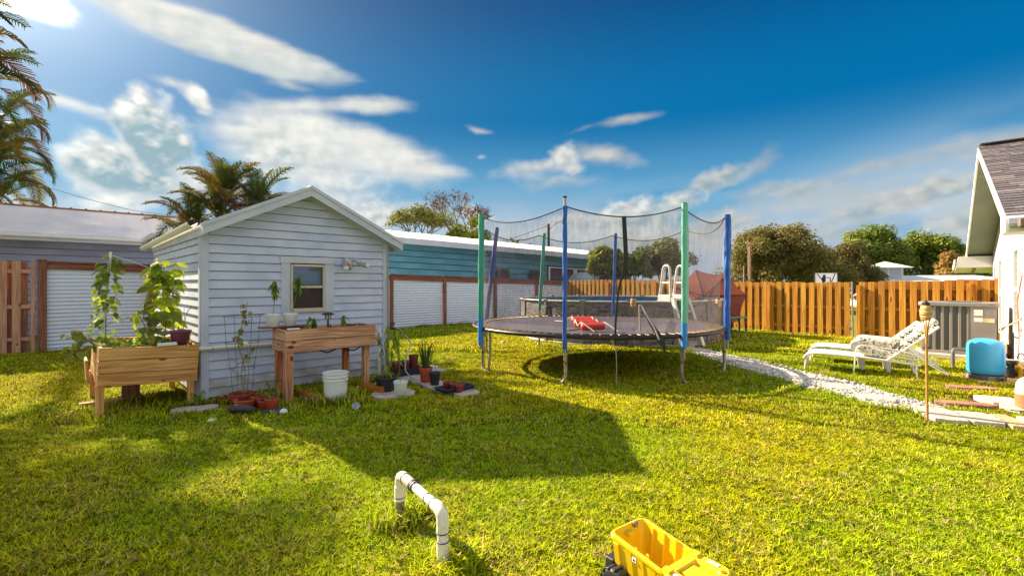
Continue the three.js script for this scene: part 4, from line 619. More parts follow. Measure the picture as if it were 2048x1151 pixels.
// ---------------------------------------------------------------- umbrella, table beside the pool
{
  const u = thing('patio_umbrella', 'faded maroon patio umbrella tipped over beside the pool', 'umbrella', W3(6.32, 15.7, 0.98)), cl = phys({ map: grime(s3(156, 92, 82), s3(130, 70, 64), 5), roughness: 0.9, transmission: 0.4, side: THREE.DoubleSide }), rb = std({ color: rgb(0.08, 0.03, 0.03), roughness: 0.5 });
  const g = new THREE.Group(); g.name = 'canopy'; u.add(g); g.quaternion.setFromUnitVectors(V3(0, 1, 0), V3(0.25, 0.50, -0.84).normalize());
  const R = 1.28, hgt = 0.46, pt = (k, f) => { const a = k * Math.PI / 4 + 0.55; return V3(Math.cos(a) * R * f, hgt * (1 - f) - 0.02 * f, Math.sin(a) * R * f); };
  for (let k = 0; k < 8; k++) {
    const pos = [], N = 6, idx = []; for (let i = 0; i <= N; i++) for (let j = 0; j <= N; j++) { const f = i / N, a = pt(k, f), b = pt(k + 1, f), p = a.lerp(b, j / N); const sc = 4 * (j / N) * (1 - j / N); p.x *= 1 - 0.07 * sc * f; p.z *= 1 - 0.07 * sc * f; p.y -= 0.03 * sc * f; pos.push(p.x, p.y, p.z); }
    for (let i = 0; i < N; i++) for (let j = 0; j < N; j++) { const q = i * (N + 1) + j; idx.push(q, q + 1, q + N + 1, q + 1, q + N + 2, q + N + 1); }
    const bg = new THREE.BufferGeometry(); bg.setAttribute('position', new THREE.Float32BufferAttribute(pos, 3)); bg.setIndex(idx); bg.computeVertexNormals(); bg.setAttribute('uv', new THREE.Float32BufferAttribute(pos.flatMap((_, i) => (i % 3 === 0 ? [pos[i] * 0.5, pos[i + 2] * 0.5] : [])), 2));
    part('panel', bg, cl, g);
    const e = pt(k, 0.985); part('rib', rod(V3(0, hgt - 0.05, 0), V3(e.x, e.y - 0.03, e.z), 0.017, 0.015, 6), rb, g); const m = pt(k, 0.52); part('strut', rod(V3(0, hgt - 0.5, 0), V3(m.x, m.y - 0.03, m.z), 0.015, 0.015, 6), rb, g);
  }
  part('hub', mv(new THREE.CylinderGeometry(0.04, 0.04, 0.08, 12), 0, hgt - 0.5, 0), rb, g); part('pole', rod(V3(0, hgt + 0.06, 0), V3(0, -0.75, 0), 0.019), rb, g);
  part('stand', tube([V3(-0.15, -0.42, 0.5), V3(-0.1, -0.7, 0.35), V3(-0.05, -1.0, 0.1)], 0.02), rb, u);
  const t = thing('side_table', 'small teal outdoor table beyond the pool\'s right end', 'table', W3(7.12, 15.3), 0.2), tm = std({ color: rgb(0.03, 0.36, 0.30), roughness: 0.4 });
  part('tabletop', mv(rbox(0.62, 0.05, 0.4, 0.02), 0, 0.53, 0), tm, t); for (const [x, z] of [[-0.24, -0.14], [0.24, -0.14], [-0.24, 0.14], [0.24, 0.14]]) part('leg', rod(V3(x, 0.52, z), V3(x * 1.15, 0, z * 1.15), 0.02), M.black, t); part('shelf', mv(rbox(0.66, 0.03, 0.42, 0.012), 0.05, 0.06, 0.02), std({ color: rgb(0.02, 0.16, 0.12), roughness: 0.5 }), t);
}

// ---------------------------------------------------------------- bamboo torches
{
  const cane = std({ map: grime(s3(206, 158, 84), s3(160, 112, 50), 8, [3, 3]), roughness: 0.5 }), weave = std({ map: grime(s3(226, 196, 140), s3(172, 130, 74), 20, [6, 6]), roughness: 0.7 });
  const torch = (label, x, d, h, lean, k = 1, r0 = 0.014) => {
    const t = thing('bamboo_torch', label, 'torch', W3(x, d)); t.rotation.z = lean; const s = 0.30 * k;
    for (let i = 0; i < 5; i++) { const a = (h - s) * i / 5, b = (h - s) * (i + 1) / 5; part('cane', rod(V3(0, a, 0), V3(0, b, 0), r0, r0, 10, false), cane, t); part('cane_node', mv(new THREE.TorusGeometry(r0, 0.0035, 6, 14), 0, b, 0, Math.PI / 2), cane, t); }
    for (let i = 0; i < 6; i++) { const a = i * Math.PI / 3; part('splint', tube([V3(Math.cos(a) * 0.012, h - s - 0.02, Math.sin(a) * 0.012), V3(Math.cos(a) * 0.024, h - s * 0.62, Math.sin(a) * 0.024), V3(Math.cos(a) * 0.042 * k, h - s * 0.42, Math.sin(a) * 0.042 * k)], 0.005, 8, 5), cane, t); }
    part('basket', mv(lathe([[0.028, 0], [0.044, 0.03], [0.05, 0.08], [0.044, 0.13], [0.03, 0.15]].map(([a, b]) => [a * k, b * k]), 20), 0, h - s * 0.52, 0), weave, t);
    for (let i = 0; i < 6; i++) part('basket_band', mv(new THREE.TorusGeometry((0.032 + 0.018 * Math.sin((i + 0.5) / 6 * Math.PI)) * k, 0.006 * k, 6, 18), 0, h - s * 0.52 + (i + 0.4) * 0.025 * k, 0, Math.PI / 2 + ((i % 2) - 0.5) * 0.2), i % 2 ? weave : cane, t);
    part('fuel_can', mv(new THREE.CylinderGeometry(0.034 * k, 0.03 * k, 0.04 * k, 18), 0, h - 0.005, 0), M.blackPlastic, t); part('burner', mv(lathe([[0.03, 0], [0.012, 0.018], [0.009, 0.03], [0, 0.032]].map(([a, b]) => [a * k, b * k]), 16), 0, h + 0.014 * k, 0), M.blackPlastic, t);
    return t;
  };
  torch('bamboo torch planted at the edge of the gravel path near the loungers', 4.79, 5.53, 1.36, 0.012, 1.15, 0.013);
  torch('bamboo torch standing against the dark pool wall left of the ladder', 3.05, 12.05, 1.24, 0.0, 1.5, 0.02);
  torch('bamboo torch standing at the right end of the pool wall', 5.46, 12.7, 1.20, -0.005, 1.5, 0.02);
}
// ---------------------------------------------------------------- loungers and what lies on them
const LROT = -36 * Math.PI / 180;
{
  const fm = std({ color: rgb(0.80, 0.79, 0.77), roughness: 0.35 }), sl = phys({ color: rgb(0.82, 0.81, 0.79), roughness: 0.8, bumpMap: bumpFine, bumpScale: 0.002 });
  const l = thing('chaise_lounge', 'white sling chaise lounge nearest the gravel path, with patterned cushions on it', 'lounge chair', W3(5.56, 9.05), LROT, 'white chaise lounges');
  const hw = 0.32;
  for (const s of [-1, 1]) {
    const z = s * hw;
    part('seat_rail', tube([V3(-0.02, 0.235, z), V3(0.0, 0.29, z), V3(0.10, 0.335, z), V3(0.3, 0.345, z), V3(0.9, 0.325, z), V3(1.22, 0.30, z), V3(1.62, 0.26, z)], 0.018, 40, 8), fm, l);
    part('leg', tube([V3(0.05, 0.31, z), V3(0.01, 0.18, z), V3(-0.01, 0.0, z)], 0.014, 12, 8), fm, l);
    part('leg', tube([V3(1.56, 0.27, z), V3(1.56, 0.15, z), V3(1.58, 0.0, z)], 0.015, 12, 8), fm, l);
    part('arm', tube([V3(0.72, 0.0, z * 1.07), V3(0.74, 0.2, z * 1.07), V3(0.76, 0.46, z * 1.07), V3(0.80, 0.525, z * 1.07), V3(0.9, 0.535, z * 1.07), V3(1.3, 0.49, z * 1.07), V3(1.55, 0.43, z * 1.07), V3(1.58, 0.38, z * 1.05), V3(1.58, 0.26, z)], 0.011, 60, 8), fm, l);
    part('back_rail', tube([V3(1.17, 0.295, z), V3(1.5, 0.58, z), V3(1.84, 0.90, z)], 0.017, 20, 8), fm, l);
    part('back_support', tube([V3(1.46, 0.53, z * 0.86), V3(1.7, 0.30, z * 0.86), V3(1.92, 0.16, z * 0.86), V3(1.96, 0.135, z * 0.7), V3(1.97, 0.13, 0)], 0.012, 24, 8), fm, l);
  }
  for (const [x, y] of [[0.02, 0.2], [0.72, 0.1], [1.58, 0.2]]) part('crossbar', rod(V3(x, y, -hw), V3(x, y, hw), 0.011), fm, l);
  part('crossbar', rod(V3(1.84, 0.9, -hw), V3(1.84, 0.9, hw), 0.017), fm, l);
  part('sling', strip([V3(-0.015, 0.26, 0), V3(0.02, 0.315, 0), V3(0.12, 0.35, 0), V3(0.4, 0.352, 0), V3(0.9, 0.328, 0), V3(1.18, 0.298, 0)], 2 * hw - 0.01, 0.01, V3(0, 0, 1)), sl, l);
  part('back_sling', strip([V3(1.18, 0.305, 0), V3(1.35, 0.44, 0), V3(1.6, 0.67, 0), V3(1.84, 0.905, 0)], 2 * hw - 0.01, 0.01, V3(0, 0, 1)), sl, l);
  const l2 = l.clone(); l2.name = numbered('chaise_lounge'); l2.userData = { ...l.userData, label: 'white sling chaise lounge on the far side, partly hidden by the nearer lounge' }; l2.position.copy(W3(6.24, 9.98)); scene.add(l2);
  // patterned cushions
  const pr = rng(91), blots = Array.from({ length: 90 }, () => [pr(), pr(), 0.01 + pr() * 0.03]);
  const print = (dens) => tex(384, 384, (u, v) => { const a = fbm(u * 30, v * 30, 4, 30, 30), b = vnoise(u * 36 + 5, v * 36, 36, 36), c = vnoise(u * 14 + 3, v * 14, 14, 14); let k = mix3(s3(236, 232, 222), s3(206, 190, 158), smooth(0.5, 0.7, c) * 0.7); k = mix3(k, s3(40, 38, 42), smooth(dens, dens + 0.05, a) * smooth(0.3, 0.5, b)); return k; }, true, [1.6, 1.6]);
  const cm = std({ map: print(0.60), bumpMap: bumpCoarse, bumpScale: 0.01, roughness: 0.9 }), dk = std({ map: print(0.44), bumpMap: bumpCoarse, bumpScale: 0.01, roughness: 0.9 });
  const c1 = thing('cushion', 'pale patterned seat cushion folded in half on the near lounge', 'cushion', W3(5.56, 9.05), LROT);
  const soft = (w, h, d, rr, s) => { const g = rbox(w, h, d, rr, 5), p = g.attributes.position; for (let i = 0; i < p.count; i++) { const x = p.getX(i) / w * 2, z = p.getZ(i) / d * 2; p.setY(i, p.getY(i) * (1 + 0.14 * (1 - x * x) * (1 - z * z)) + (vnoise(p.getX(i) * 7 + s, p.getZ(i) * 7 + s) - 0.5) * 0.02); } g.computeVertexNormals(); return uvBox(g, 'x'); };
  part('lower_fold', mv(soft(0.54, 0.16, 0.58, 0.06, 3), 1.0, 0.43, 0.0, 0, 0.05, -0.20), cm, c1); part('upper_fold', mv(soft(0.52, 0.16, 0.58, 0.06, 9), 1.04, 0.585, -0.03, 0, -0.06, -0.06), cm, c1); part('fold', mv(rod(V3(0, 0, -0.28), V3(0, 0, 0.28), 0.095, 0.095, 14), 0.77, 0.50, 0, 0, 0), cm, c1);
  const c2 = thing('cushion', 'black and white floral back cushion leaning on the near lounge backrest', 'cushion', W3(5.56, 9.05), LROT); part('pad', mv(soft(0.86, 0.085, 0.56, 0.04, 5), 1.50, 0.645, 0.0, 0, 0, 0.755), dk, c2); part('top_roll', mv(soft(0.34, 0.10, 0.54, 0.045, 15), 1.70, 0.89, 0, 0, 0, 0.72), cm, c2);
  const c3 = thing('cushion', 'patterned cushion rolled on the far lounge, behind the folded one', 'cushion', W3(6.24, 9.98), LROT); part('pad', mv(soft(0.55, 0.2, 0.56, 0.07, 25), 1.02, 0.44, 0, 0, 0, -0.1), cm, c3); part('pad', mv(soft(0.74, 0.09, 0.56, 0.04, 35), 1.46, 0.62, 0, 0, 0, 0.755), dk, c3);
  const st = thing('plastic_table', 'low white plastic side table between the two loungers', 'table', W3(6.62, 8.78), LROT + 0.1); part('tabletop', mv(rbox(0.46, 0.03, 0.42, 0.014), 0, 0.30, 0), M.potWhite, st); for (const [x, z] of [[-0.19, -0.17], [0.19, -0.17], [-0.19, 0.17], [0.19, 0.17]]) part('leg', hex([V3(x - 0.022, 0, z - 0.02), V3(x + 0.022, 0, z - 0.02), V3(x + 0.022, 0, z + 0.02), V3(x - 0.022, 0, z + 0.02), V3(x - 0.05, 0.29, z - 0.03), V3(x + 0.05, 0.29, z - 0.03), V3(x + 0.05, 0.29, z + 0.03), V3(x - 0.05, 0.29, z + 0.03)]), M.potWhite, st);
  part('skirt', mv(cbox(0.42, 0.05, 0.38, 0.005), 0, 0.265, 0), M.potWhite, st);
}

// ---------------------------------------------------------------- air conditioner, tank, pump, jug
{
  const a = thing('air_conditioner', 'large grey outdoor air conditioner unit on a concrete pad beside the white house', 'air conditioner', W3(9.72, 10.45), -0.80), gm = std({ map: grime(s3(142, 134, 134), s3(124, 117, 118), 6), roughness: 0.5 }), gd = std({ color: rgb(0.10, 0.10, 0.115), roughness: 0.6 }), gl = std({ color: rgb(0.24, 0.215, 0.21), roughness: 0.45 });
  const w = 1.22, d = 0.9, h = 1.08, y0 = 0.11, sh = (W, Dd, rr) => { const s = new THREE.Shape(), x = W / 2, z = Dd / 2; s.moveTo(-x + rr, -z); s.lineTo(x - rr, -z); s.quadraticCurveTo(x, -z, x, -z + rr); s.lineTo(x, z - rr); s.quadraticCurveTo(x, z, x - rr, z); s.lineTo(-x + rr, z); s.quadraticCurveTo(-x, z, -x, z - rr); s.lineTo(-x, -z + rr); s.quadraticCurveTo(-x, -z, -x + rr, -z); return s; };
  const slabG = (W, Dd, rr, t, y, bev = 0.008) => { const g = new THREE.ExtrudeGeometry(sh(W, Dd, rr), { depth: t, bevelEnabled: true, bevelSize: bev, bevelThickness: bev, bevelSegments: 2, curveSegments: 6 }); g.rotateX(-Math.PI / 2); g.translate(0, y, 0); return g; };
  part('core', slabG(w - 0.09, d - 0.09, 0.1, h - 0.1, y0 + 0.05, 0.001), gd, a); part('base_pan', slabG(w, d, 0.13, 0.06, y0), gm, a); part('top_cover', slabG(w + 0.02, d + 0.02, 0.14, 0.055, y0 + h - 0.055, 0.016), gl, a);
  part('fan_guard', mv(new THREE.TorusGeometry(0.36, 0.015, 6, 40), 0, y0 + h + 0.02, 0, Math.PI / 2), gd, a); for (let i = 1; i < 6; i++) part('guard_ring', mv(new THREE.TorusGeometry(0.06 * i, 0.005, 5, 32), 0, y0 + h + 0.022, 0, Math.PI / 2), gd, a);
  // service panel at the right, posts and fins
  part('service_panel', mv(cbox(0.40, h - 0.12, 0.03, 0.008), w / 2 - 0.21, y0 + h / 2, d / 2 - 0.005), gm, a); part('label', mv(cbox(0.13, 0.125, 0.004, 0.001), w / 2 - 0.28, y0 + h - 0.19, d / 2 + 0.012), M.potWhite, a); part('label', mv(cbox(0.13, 0.085, 0.004, 0.001), w / 2 - 0.28, y0 + h - 0.335, d / 2 + 0.012), M.potWhite, a); part('label', mv(cbox(0.17, 0.085, 0.004, 0.001), w / 2 - 0.125, y0 + h - 0.345, d / 2 + 0.0125), std({ map: tex(64, 32, (u, v) => mix3(s3(220, 208, 180), s3(180, 150, 90), vnoise(u * 9, v * 6, 9, 6))), roughness: 0.5 }), a);
  part('seam', mv(cbox(0.012, h - 0.12, 0.01, 0.002), w / 2 - 0.42, y0 + h / 2, d / 2 + 0.008), gd, a);
  for (let i = 0; i < 5; i++) part('front_louvre', mv(cbox(0.05, h - 0.13, 0.02, 0.006), -w / 2 + 0.25 + i * 0.135, y0 + h / 2, d / 2 - 0.02), gl, a);
  for (const [x, z] of [[-w / 2 + 0.02, -d / 2 + 0.15], [w / 2 - 0.02, -d / 2 + 0.12]]) part('corner_post', mv(cbox(0.05, h - 0.12, 0.05, 0.01), x, y0 + h / 2, z), gm, a);
  for (let k = 0; k < 34; k++) { const g = tube([V3(-w / 2 + 0.17, 0, d / 2 - 0.01), V3(-w / 2 + 0.06, 0, d / 2 - 0.03), V3(-w / 2 + 0.01, 0, d / 2 - 0.14), V3(-w / 2 + 0.008, 0, -d / 2 + 0.2)], 0.006, 10, 5); part('guard_fin', mv(g, 0, y0 + 0.07 + k * (h - 0.14) / 33, 0), gl, a); }
  part('corner_foot', mv(cbox(0.1, 0.07, 0.06, 0.01), -w / 2 + 0.1, y0 + 0.085, d / 2 - 0.02), gd, a);
  solo('concrete_pad', mv(uvBox(rbox(1.5, 0.11, 1.15, 0.02), 'x'), 0, 0.055, 0), std({ map: grime(s3(206, 194, 184), s3(182, 170, 160), 8), bumpMap: bumpFine, bumpScale: 0.004, roughness: 0.95 }), 'pale concrete pad under the air conditioner unit', 'concrete pad', W3(9.72, 10.45), -0.80);
  solo('insulated_pipe', tube([V3(0, 0, 0), V3(0, 0.3, 0), V3(0.02, 0.345, -0.01), V3(0.07, 0.365, -0.03), V3(0.3, 0.35, -0.1), V3(0.7, 0.34, -0.2)], 0.032, 30, 10), std({ color: rgb(0.12, 0.135, 0.15), roughness: 0.6 }), 'grey bent pipe rising from the grass in front of the air conditioner', 'pipe', W3(8.32, 9.05));
  const t = thing('water_tank', 'bright blue pressure tank on a dark plastic base beside the house', 'water tank', W3(7.82, 7.92)), bl = std({ color: rgb(0.04, 0.36, 0.72), roughness: 0.4 });
  part('body', mv(lathe([[0, 0.10], [0.2, 0.10], [0.27, 0.115], [0.297, 0.15], [0.302, 0.2], [0.302, 0.54], [0.297, 0.575], [0.285, 0.59], [0.28, 0.602], [0.25, 0.63], [0.16, 0.66], [0.07, 0.672], [0, 0.675]], 48).scale(0.78, 1.04, 0.78), 0, 0.0, 0), bl, t); part('seam', mv(cbox(0.004, 0.42, 0.006, 0.001), 0.05, 0.36, 0.231), bl, t);
  const bs = std({ color: rgb(0.09, 0.075, 0.08), roughness: 0.7 }); part('base', lathe([[0.29, 0.0], [0.3, 0.01], [0.275, 0.11], [0.26, 0.11], [0.27, 0.01], [0.29, 0]], 32).scale(0.8, 1, 0.8), bs, t); for (let i = 0; i < 9; i++) { const a2 = i * Math.PI * 2 / 9 + 0.2; part('base_rib', mv(cbox(0.09, 0.1, 0.03, 0.006), Math.sin(a2) * 0.229, 0.055, Math.cos(a2) * 0.229, 0, a2), i % 2 ? bs : std({ color: rgb(0.2, 0.17, 0.17), roughness: 0.8 }), t); } part('vent_hole', mv(rod(V3(0, 0, 0), V3(0, 0, 0.02), 0.03, 0.03, 14), 0.02, 0.055, 0.235), M.black, t);
  solo('plinth', mv(uvBox(cbox(0.95, 0.03, 0.8, 0.006, 'x'), 'x'), 0, 0.02, 0), M.stoneTan, 'thin flat slab under the blue water tank', 'slab', W3(8.0, 7.86), -0.25);
  const p = thing('water_pump', 'tan water pump with a black cap and yellow downpipe right of the blue tank', 'pump', W3(8.32, 8.02)); part('motor', mv(rod(V3(-0.02, 0.2, -0.1), V3(0.34, 0.18, -0.2), 0.12, 0.12, 20), 0.05, 0, 0), std({ color: rgb(0.42, 0.28, 0.13), roughness: 0.5 }), p); part('cap', mv(rod(V3(0, 0.26, 0), V3(0, 0.33, 0), 0.08, 0.085, 18), -0.02, 0, 0.05), M.blackPlastic, p); part('housing', mv(rod(V3(0, 0.05, 0), V3(0, 0.27, 0), 0.07, 0.07, 16), -0.04, 0, 0.03), M.blackPlastic, p); part('downpipe', tube([V3(-0.03, 0.235, 0.09), V3(0.02, 0.24, 0.11), V3(0.05, 0.2, 0.12), V3(0.055, 0.12, 0.12), V3(0.055, 0.02, 0.12)], 0.034, 26, 10), std({ color: rgb(0.72, 0.42, 0.01), roughness: 0.4 }), p); part('foot', mv(cbox(0.3, 0.04, 0.2, 0.008), 0.2, 0.05, -0.16), M.blackPlastic, p); part('wheel_guard', mv(new THREE.TorusGeometry(0.06, 0.012, 6, 20), 0.3, 0.36, -0.1), M.blackPlastic, p);
  solo('white_pipe', tube([V3(0, 0.34, 0), V3(0.3, 0.32, 0.05), V3(0.8, 0.3, 0.12)], 0.022, 16, 10), M.pvc, 'white pipe running from the blue tank to the right', 'pipe', W3(8.02, 8.05)); solo('white_pipe', tube([V3(0, 0.3, 0), V3(0.16, 0.22, 0.03), V3(0.4, 0.2, 0.05), V3(0.7, 0.24, 0.02)], 0.014, 20, 8), M.pvc, 'thin white hose sagging below the white pipe', 'hose', W3(8.05, 8.0));
  const j = thing('chemical_jug', 'translucent white jug with brown liquid and a black pump top on the pavers', 'jug', W3(6.40, 5.93)), jm = phys({ color: rgb(0.72, 0.66, 0.6), roughness: 0.4, transmission: 0.15 });
  part('body', mv(lathe([[0, 0], [0.14, 0], [0.155, 0.02], [0.16, 0.1], [0.16, 0.22], [0.15, 0.3], [0.12, 0.35], [0.06, 0.385], [0.05, 0.40], [0, 0.40]], 32).scale(0.8, 1, 0.8), 0, 0.06, 0), jm, j); part('liquid_band', mv(lathe([[0.161, 0.0], [0.1625, 0.01], [0.1625, 0.15], [0.161, 0.16]], 32).scale(0.8, 1, 0.8), 0.0, 0.075, 0), std({ color: rgb(0.42, 0.2, 0.09), roughness: 0.5 }), j); part('pump_top', mv(lathe([[0.05, 0], [0.06, 0.02], [0.05, 0.06], [0.02, 0.07], [0.02, 0.12], [0.035, 0.125], [0.03, 0.15], [0, 0.15]], 18), 0, 0.45, 0), M.blackPlastic, j); part('handle', tube([V3(-0.04, 0.47, 0.02), V3(-0.02, 0.56, 0.05), V3(0.08, 0.56, 0.05)], 0.014), M.blackPlastic, j);
  part('spray_hose', tube([V3(-0.05, 0.5, 0.02), V3(-0.12, 0.44, 0.1), V3(-0.16, 0.3, 0.12), V3(-0.15, 0.12, 0.13), V3(-0.22, 0.07, 0.16), V3(-0.34, 0.065, 0.1)], 0.008, 36, 6), M.pvcGrey, j); part('spray_hose', tube([V3(0.02, 0.46, 0.1), V3(0.02, 0.3, 0.165), V3(0.0, 0.14, 0.168), V3(-0.08, 0.075, 0.2)], 0.007, 24, 6), M.pvcGrey, j);
  solo('grey_hose', tube([V3(0, 0.03, 0), V3(0.12, 0.05, 0.03), V3(0.3, 0.03, 0), V3(0.5, 0.05, -0.06), V3(0.8, 0.04, -0.02)], 0.012, 30, 6), M.pvcGrey, 'grey hose lying on the ground in front of the blue tank', 'hose', W3(7.85, 7.35));
}

// ---------------------------------------------------------------- white pipe riser in the foreground lawn
{
  const a = V3(-0.745, 0, -3.193), b = V3(-0.386, 0, -2.667), h = 0.335, d = b.clone().sub(a), p = thing('irrigation_pipe', 'white plastic pipe loop rising out of the lawn in the foreground', 'pipe', a), L = d.length(), u = d.clone().normalize(), at = (s, y) => V3(u.x * s, y, u.z * s);
  part('pipe', tube([at(0, 0.17), at(0, h - 0.05), at(0.012, h - 0.018), at(0.05, h), at(L * 0.35, h), at(L * 0.7, h), at(L - 0.05, h), at(L - 0.012, h - 0.018), at(L, h - 0.05), at(L, 0.16), at(L, -0.02)], 0.0285, 120, 16), M.pvc, p);
  part('riser', rod(at(0, -0.02), at(0, 0.18), 0.03, 0.03, 18), M.pvcGrey, p, 'dirty grey lower pipe');
  const cp = (q, s, r0 = 0.035, m = M.pvc) => { const g = part('coupling', rod(q, s, r0, r0, 20), m, p); const t = s.clone().sub(q).normalize(); for (const e of [q, s]) part('coupling_rim', mv(new THREE.TorusGeometry(r0 - 0.001, 0.0025, 6, 24).applyQuaternion(new THREE.Quaternion().setFromUnitVectors(V3(0, 0, 1), t)), e.x, e.y, e.z), m, p); };
  cp(at(0, 0.165), at(0, 0.255), 0.037); cp(at(0.09, h), at(0.25, h), 0.033, std({ map: grime(s3(206, 190, 176), s3(176, 158, 142), 6, [3, 3]), roughness: 0.5 })); cp(at(L, 0.085), at(L, 0.17), 0.034); part('elbow', tube([at(L - 0.11, h), at(L - 0.05, h), at(L - 0.012, h - 0.016), at(L, h - 0.05), at(L, h - 0.11)], 0.034, 30, 16), M.pvc, p); part('elbow', tube([at(0.09, h), at(0.05, h), at(0.012, h - 0.016), at(0, h - 0.05), at(0, h - 0.085)], 0.034, 30, 16), M.pvc, p);
  const ring = (q, t, r0 = 0.0335) => part('primer_ring', mv(new THREE.TorusGeometry(r0 - 0.002, 0.003, 6, 26).applyQuaternion(new THREE.Quaternion().setFromUnitVectors(V3(0, 0, 1), t)), q.x, q.y, q.z), M.purple, p);
  ring(at(0.09, h), u, 0.036); ring(at(0.215, h), u, 0.036); ring(at(0.232, h), u, 0.036); ring(at(0.253, h), u, 0.036); ring(at(L - 0.20, h), u, 0.031); ring(at(L - 0.11, h), u, 0.036); ring(at(L, h - 0.115), V3(0, 1, 0), 0.036); ring(at(L, 0.172), V3(0.05, 1, 0).normalize(), 0.036); ring(at(0, 0.185), V3(0, 1, 0), 0.039);
}

// ---------------------------------------------------------------- yellow toy dump truck
{
  const t = thing('toy_truck', 'yellow plastic toy dump truck with an empty bed on the foreground lawn', 'toy', W3(0.605, 2.56), -53 * Math.PI / 180), ym = phys({ color: rgb(0.82, 0.55, 0.006), roughness: 0.38, clearcoat: 0.25, clearcoatRoughness: 0.3 }), sk = std({ color: rgb(0.66, 0.62, 0.58), roughness: 0.4 });
  const loft = (rings, cap = true) => { const pos = [], idx = [], n = rings[0].length; rings.forEach((r) => r.forEach((v) => pos.push(v.x, v.y, v.z))); for (let i = 0; i < rings.length - 1; i++) for (let k = 0; k < n; k++) { const a = i * n + k, b = i * n + (k + 1) % n; idx.push(a, a + n, b, b, a + n, b + n); } if (cap) for (const i of [0, rings.length - 1]) { const c = rings[i].reduce((s, v) => s.add(v), V3()).divideScalar(n), q = pos.length / 3; pos.push(c.x, c.y, c.z); for (let k = 0; k < n; k++) idx.push(q, i * n + k, i * n + (k + 1) % n); } const g = new THREE.BufferGeometry(); g.setAttribute('position', new THREE.Float32BufferAttribute(pos, 3)); g.setIndex(idx); const f = g.toNonIndexed(); f.computeVertexNormals(); return f; };
  const rr = (x0, x1, hw, y, rad, dip = 0) => { const o = [], N = 6; for (const [cx, cz, a0] of [[x1 - rad, hw - rad, 0], [x0 + rad, hw - rad, 1], [x0 + rad, -hw + rad, 2], [x1 - rad, -hw + rad, 3]]) for (let i = 0; i <= N; i++) { const a = (a0 + i / N) * Math.PI / 2, x = cx + Math.cos(a) * rad; o.push(V3(x, y - dip * smooth(x1 - 0.14, x1 - 0.02, x), cz + Math.sin(a) * rad)); } return o; };
  // the deep trough
  part('bed', loft([rr(0.03, 0.335, 0.10, 0.11, 0.03), rr(0.0, 0.36, 0.130, 0.285, 0.045, 0.05), rr(-0.006, 0.365, 0.140, 0.298, 0.05, 0.05), rr(-0.006, 0.365, 0.140, 0.312, 0.05, 0.05), rr(0.0, 0.36, 0.135, 0.32, 0.048, 0.05), rr(0.010, 0.352, 0.124, 0.321, 0.042, 0.05), rr(0.014, 0.348, 0.118, 0.312, 0.04, 0.05), rr(0.04, 0.325, 0.096, 0.13, 0.035)]), ym, t);
  for (const x of [0.09, 0.16, 0.23]) for (const s of [-1, 1]) part('bed_rib', hex([V3(x - 0.006, 0.14, s * 0.090), V3(x + 0.006, 0.14, s * 0.090), V3(x + 0.006, 0.14, s * 0.1), V3(x - 0.006, 0.14, s * 0.1), V3(x - 0.006, 0.30, s * 0.110), V3(x + 0.006, 0.30, s * 0.110), V3(x + 0.006, 0.30, s * 0.12), V3(x - 0.006, 0.30, s * 0.12)]), ym, t);
  for (const x of [0.05, 0.13, 0.2, 0.27]) part('side_rib', hex([V3(x - 0.016, 0.13, 0.10), V3(x + 0.016, 0.13, 0.10), V3(x + 0.016, 0.13, 0.113), V3(x - 0.016, 0.13, 0.113), V3(x - 0.016, 0.28, 0.124), V3(x + 0.016, 0.28, 0.124), V3(x + 0.016, 0.28, 0.137), V3(x - 0.016, 0.28, 0.137)]), ym, t);
  // shallow tail pan
  part('tail_pan', loft([rr(0.325, 0.50, 0.105, 0.17, 0.04), rr(0.32, 0.525, 0.135, 0.25, 0.055), rr(0.315, 0.53, 0.141, 0.263, 0.055), rr(0.32, 0.525, 0.135, 0.272, 0.055), rr(0.35, 0.50, 0.085, 0.271, 0.025), rr(0.355, 0.495, 0.080, 0.262, 0.025), rr(0.36, 0.49, 0.076, 0.250, 0.025)]), ym, t);
  part('tail_shoulder', hex([V3(0.305, 0.25, -0.136), V3(0.372, 0.257, -0.138), V3(0.372, 0.257, -0.09), V3(0.305, 0.25, -0.095), V3(0.325, 0.287, -0.130), V3(0.36, 0.283, -0.132), V3(0.36, 0.283, -0.093), V3(0.325, 0.287, -0.098)]), ym, t); part('tail_shoulder', hex([V3(0.305, 0.25, 0.136), V3(0.372, 0.257, 0.138), V3(0.372, 0.257, 0.09), V3(0.305, 0.25, 0.095), V3(0.325, 0.287, 0.130), V3(0.36, 0.283, 0.132), V3(0.36, 0.283, 0.093), V3(0.325, 0.287, 0.098)]), ym, t);
  part('tail_panel', mv(rbox(0.15, 0.012, 0.1, 0.005), 0.425, 0.254, 0), ym, t);
  part('sticker', mv(cbox(0.062, 0.002, 0.022, 0.0005), 0.435, 0.2735, -0.112), sk, t); part('sticker', mv(cbox(0.062, 0.002, 0.022, 0.0005), 0.40, 0.2735, 0.112), sk, t);
  part('rivet_hole', mv(new THREE.CylinderGeometry(0.012, 0.012, 0.004, 18), 0.502, 0.2735, -0.085), std({ color: rgb(0.55, 0.12, 0.005) }), t);
  part('warning_sticker', mv(cbox(0.024, 0.024, 0.002, 0.0005), 0.165, 0.25, 0.1335, -0.1), M.potWhite, t); part('warning_mark', convex([[V3(0.157, 0.243, 0.1355), V3(0.173, 0.243, 0.1355), V3(0.165, 0.258, 0.1365)], [V3(0.157, 0.243, 0.134), V3(0.173, 0.243, 0.134), V3(0.165, 0.258, 0.135)]]), M.black, t);
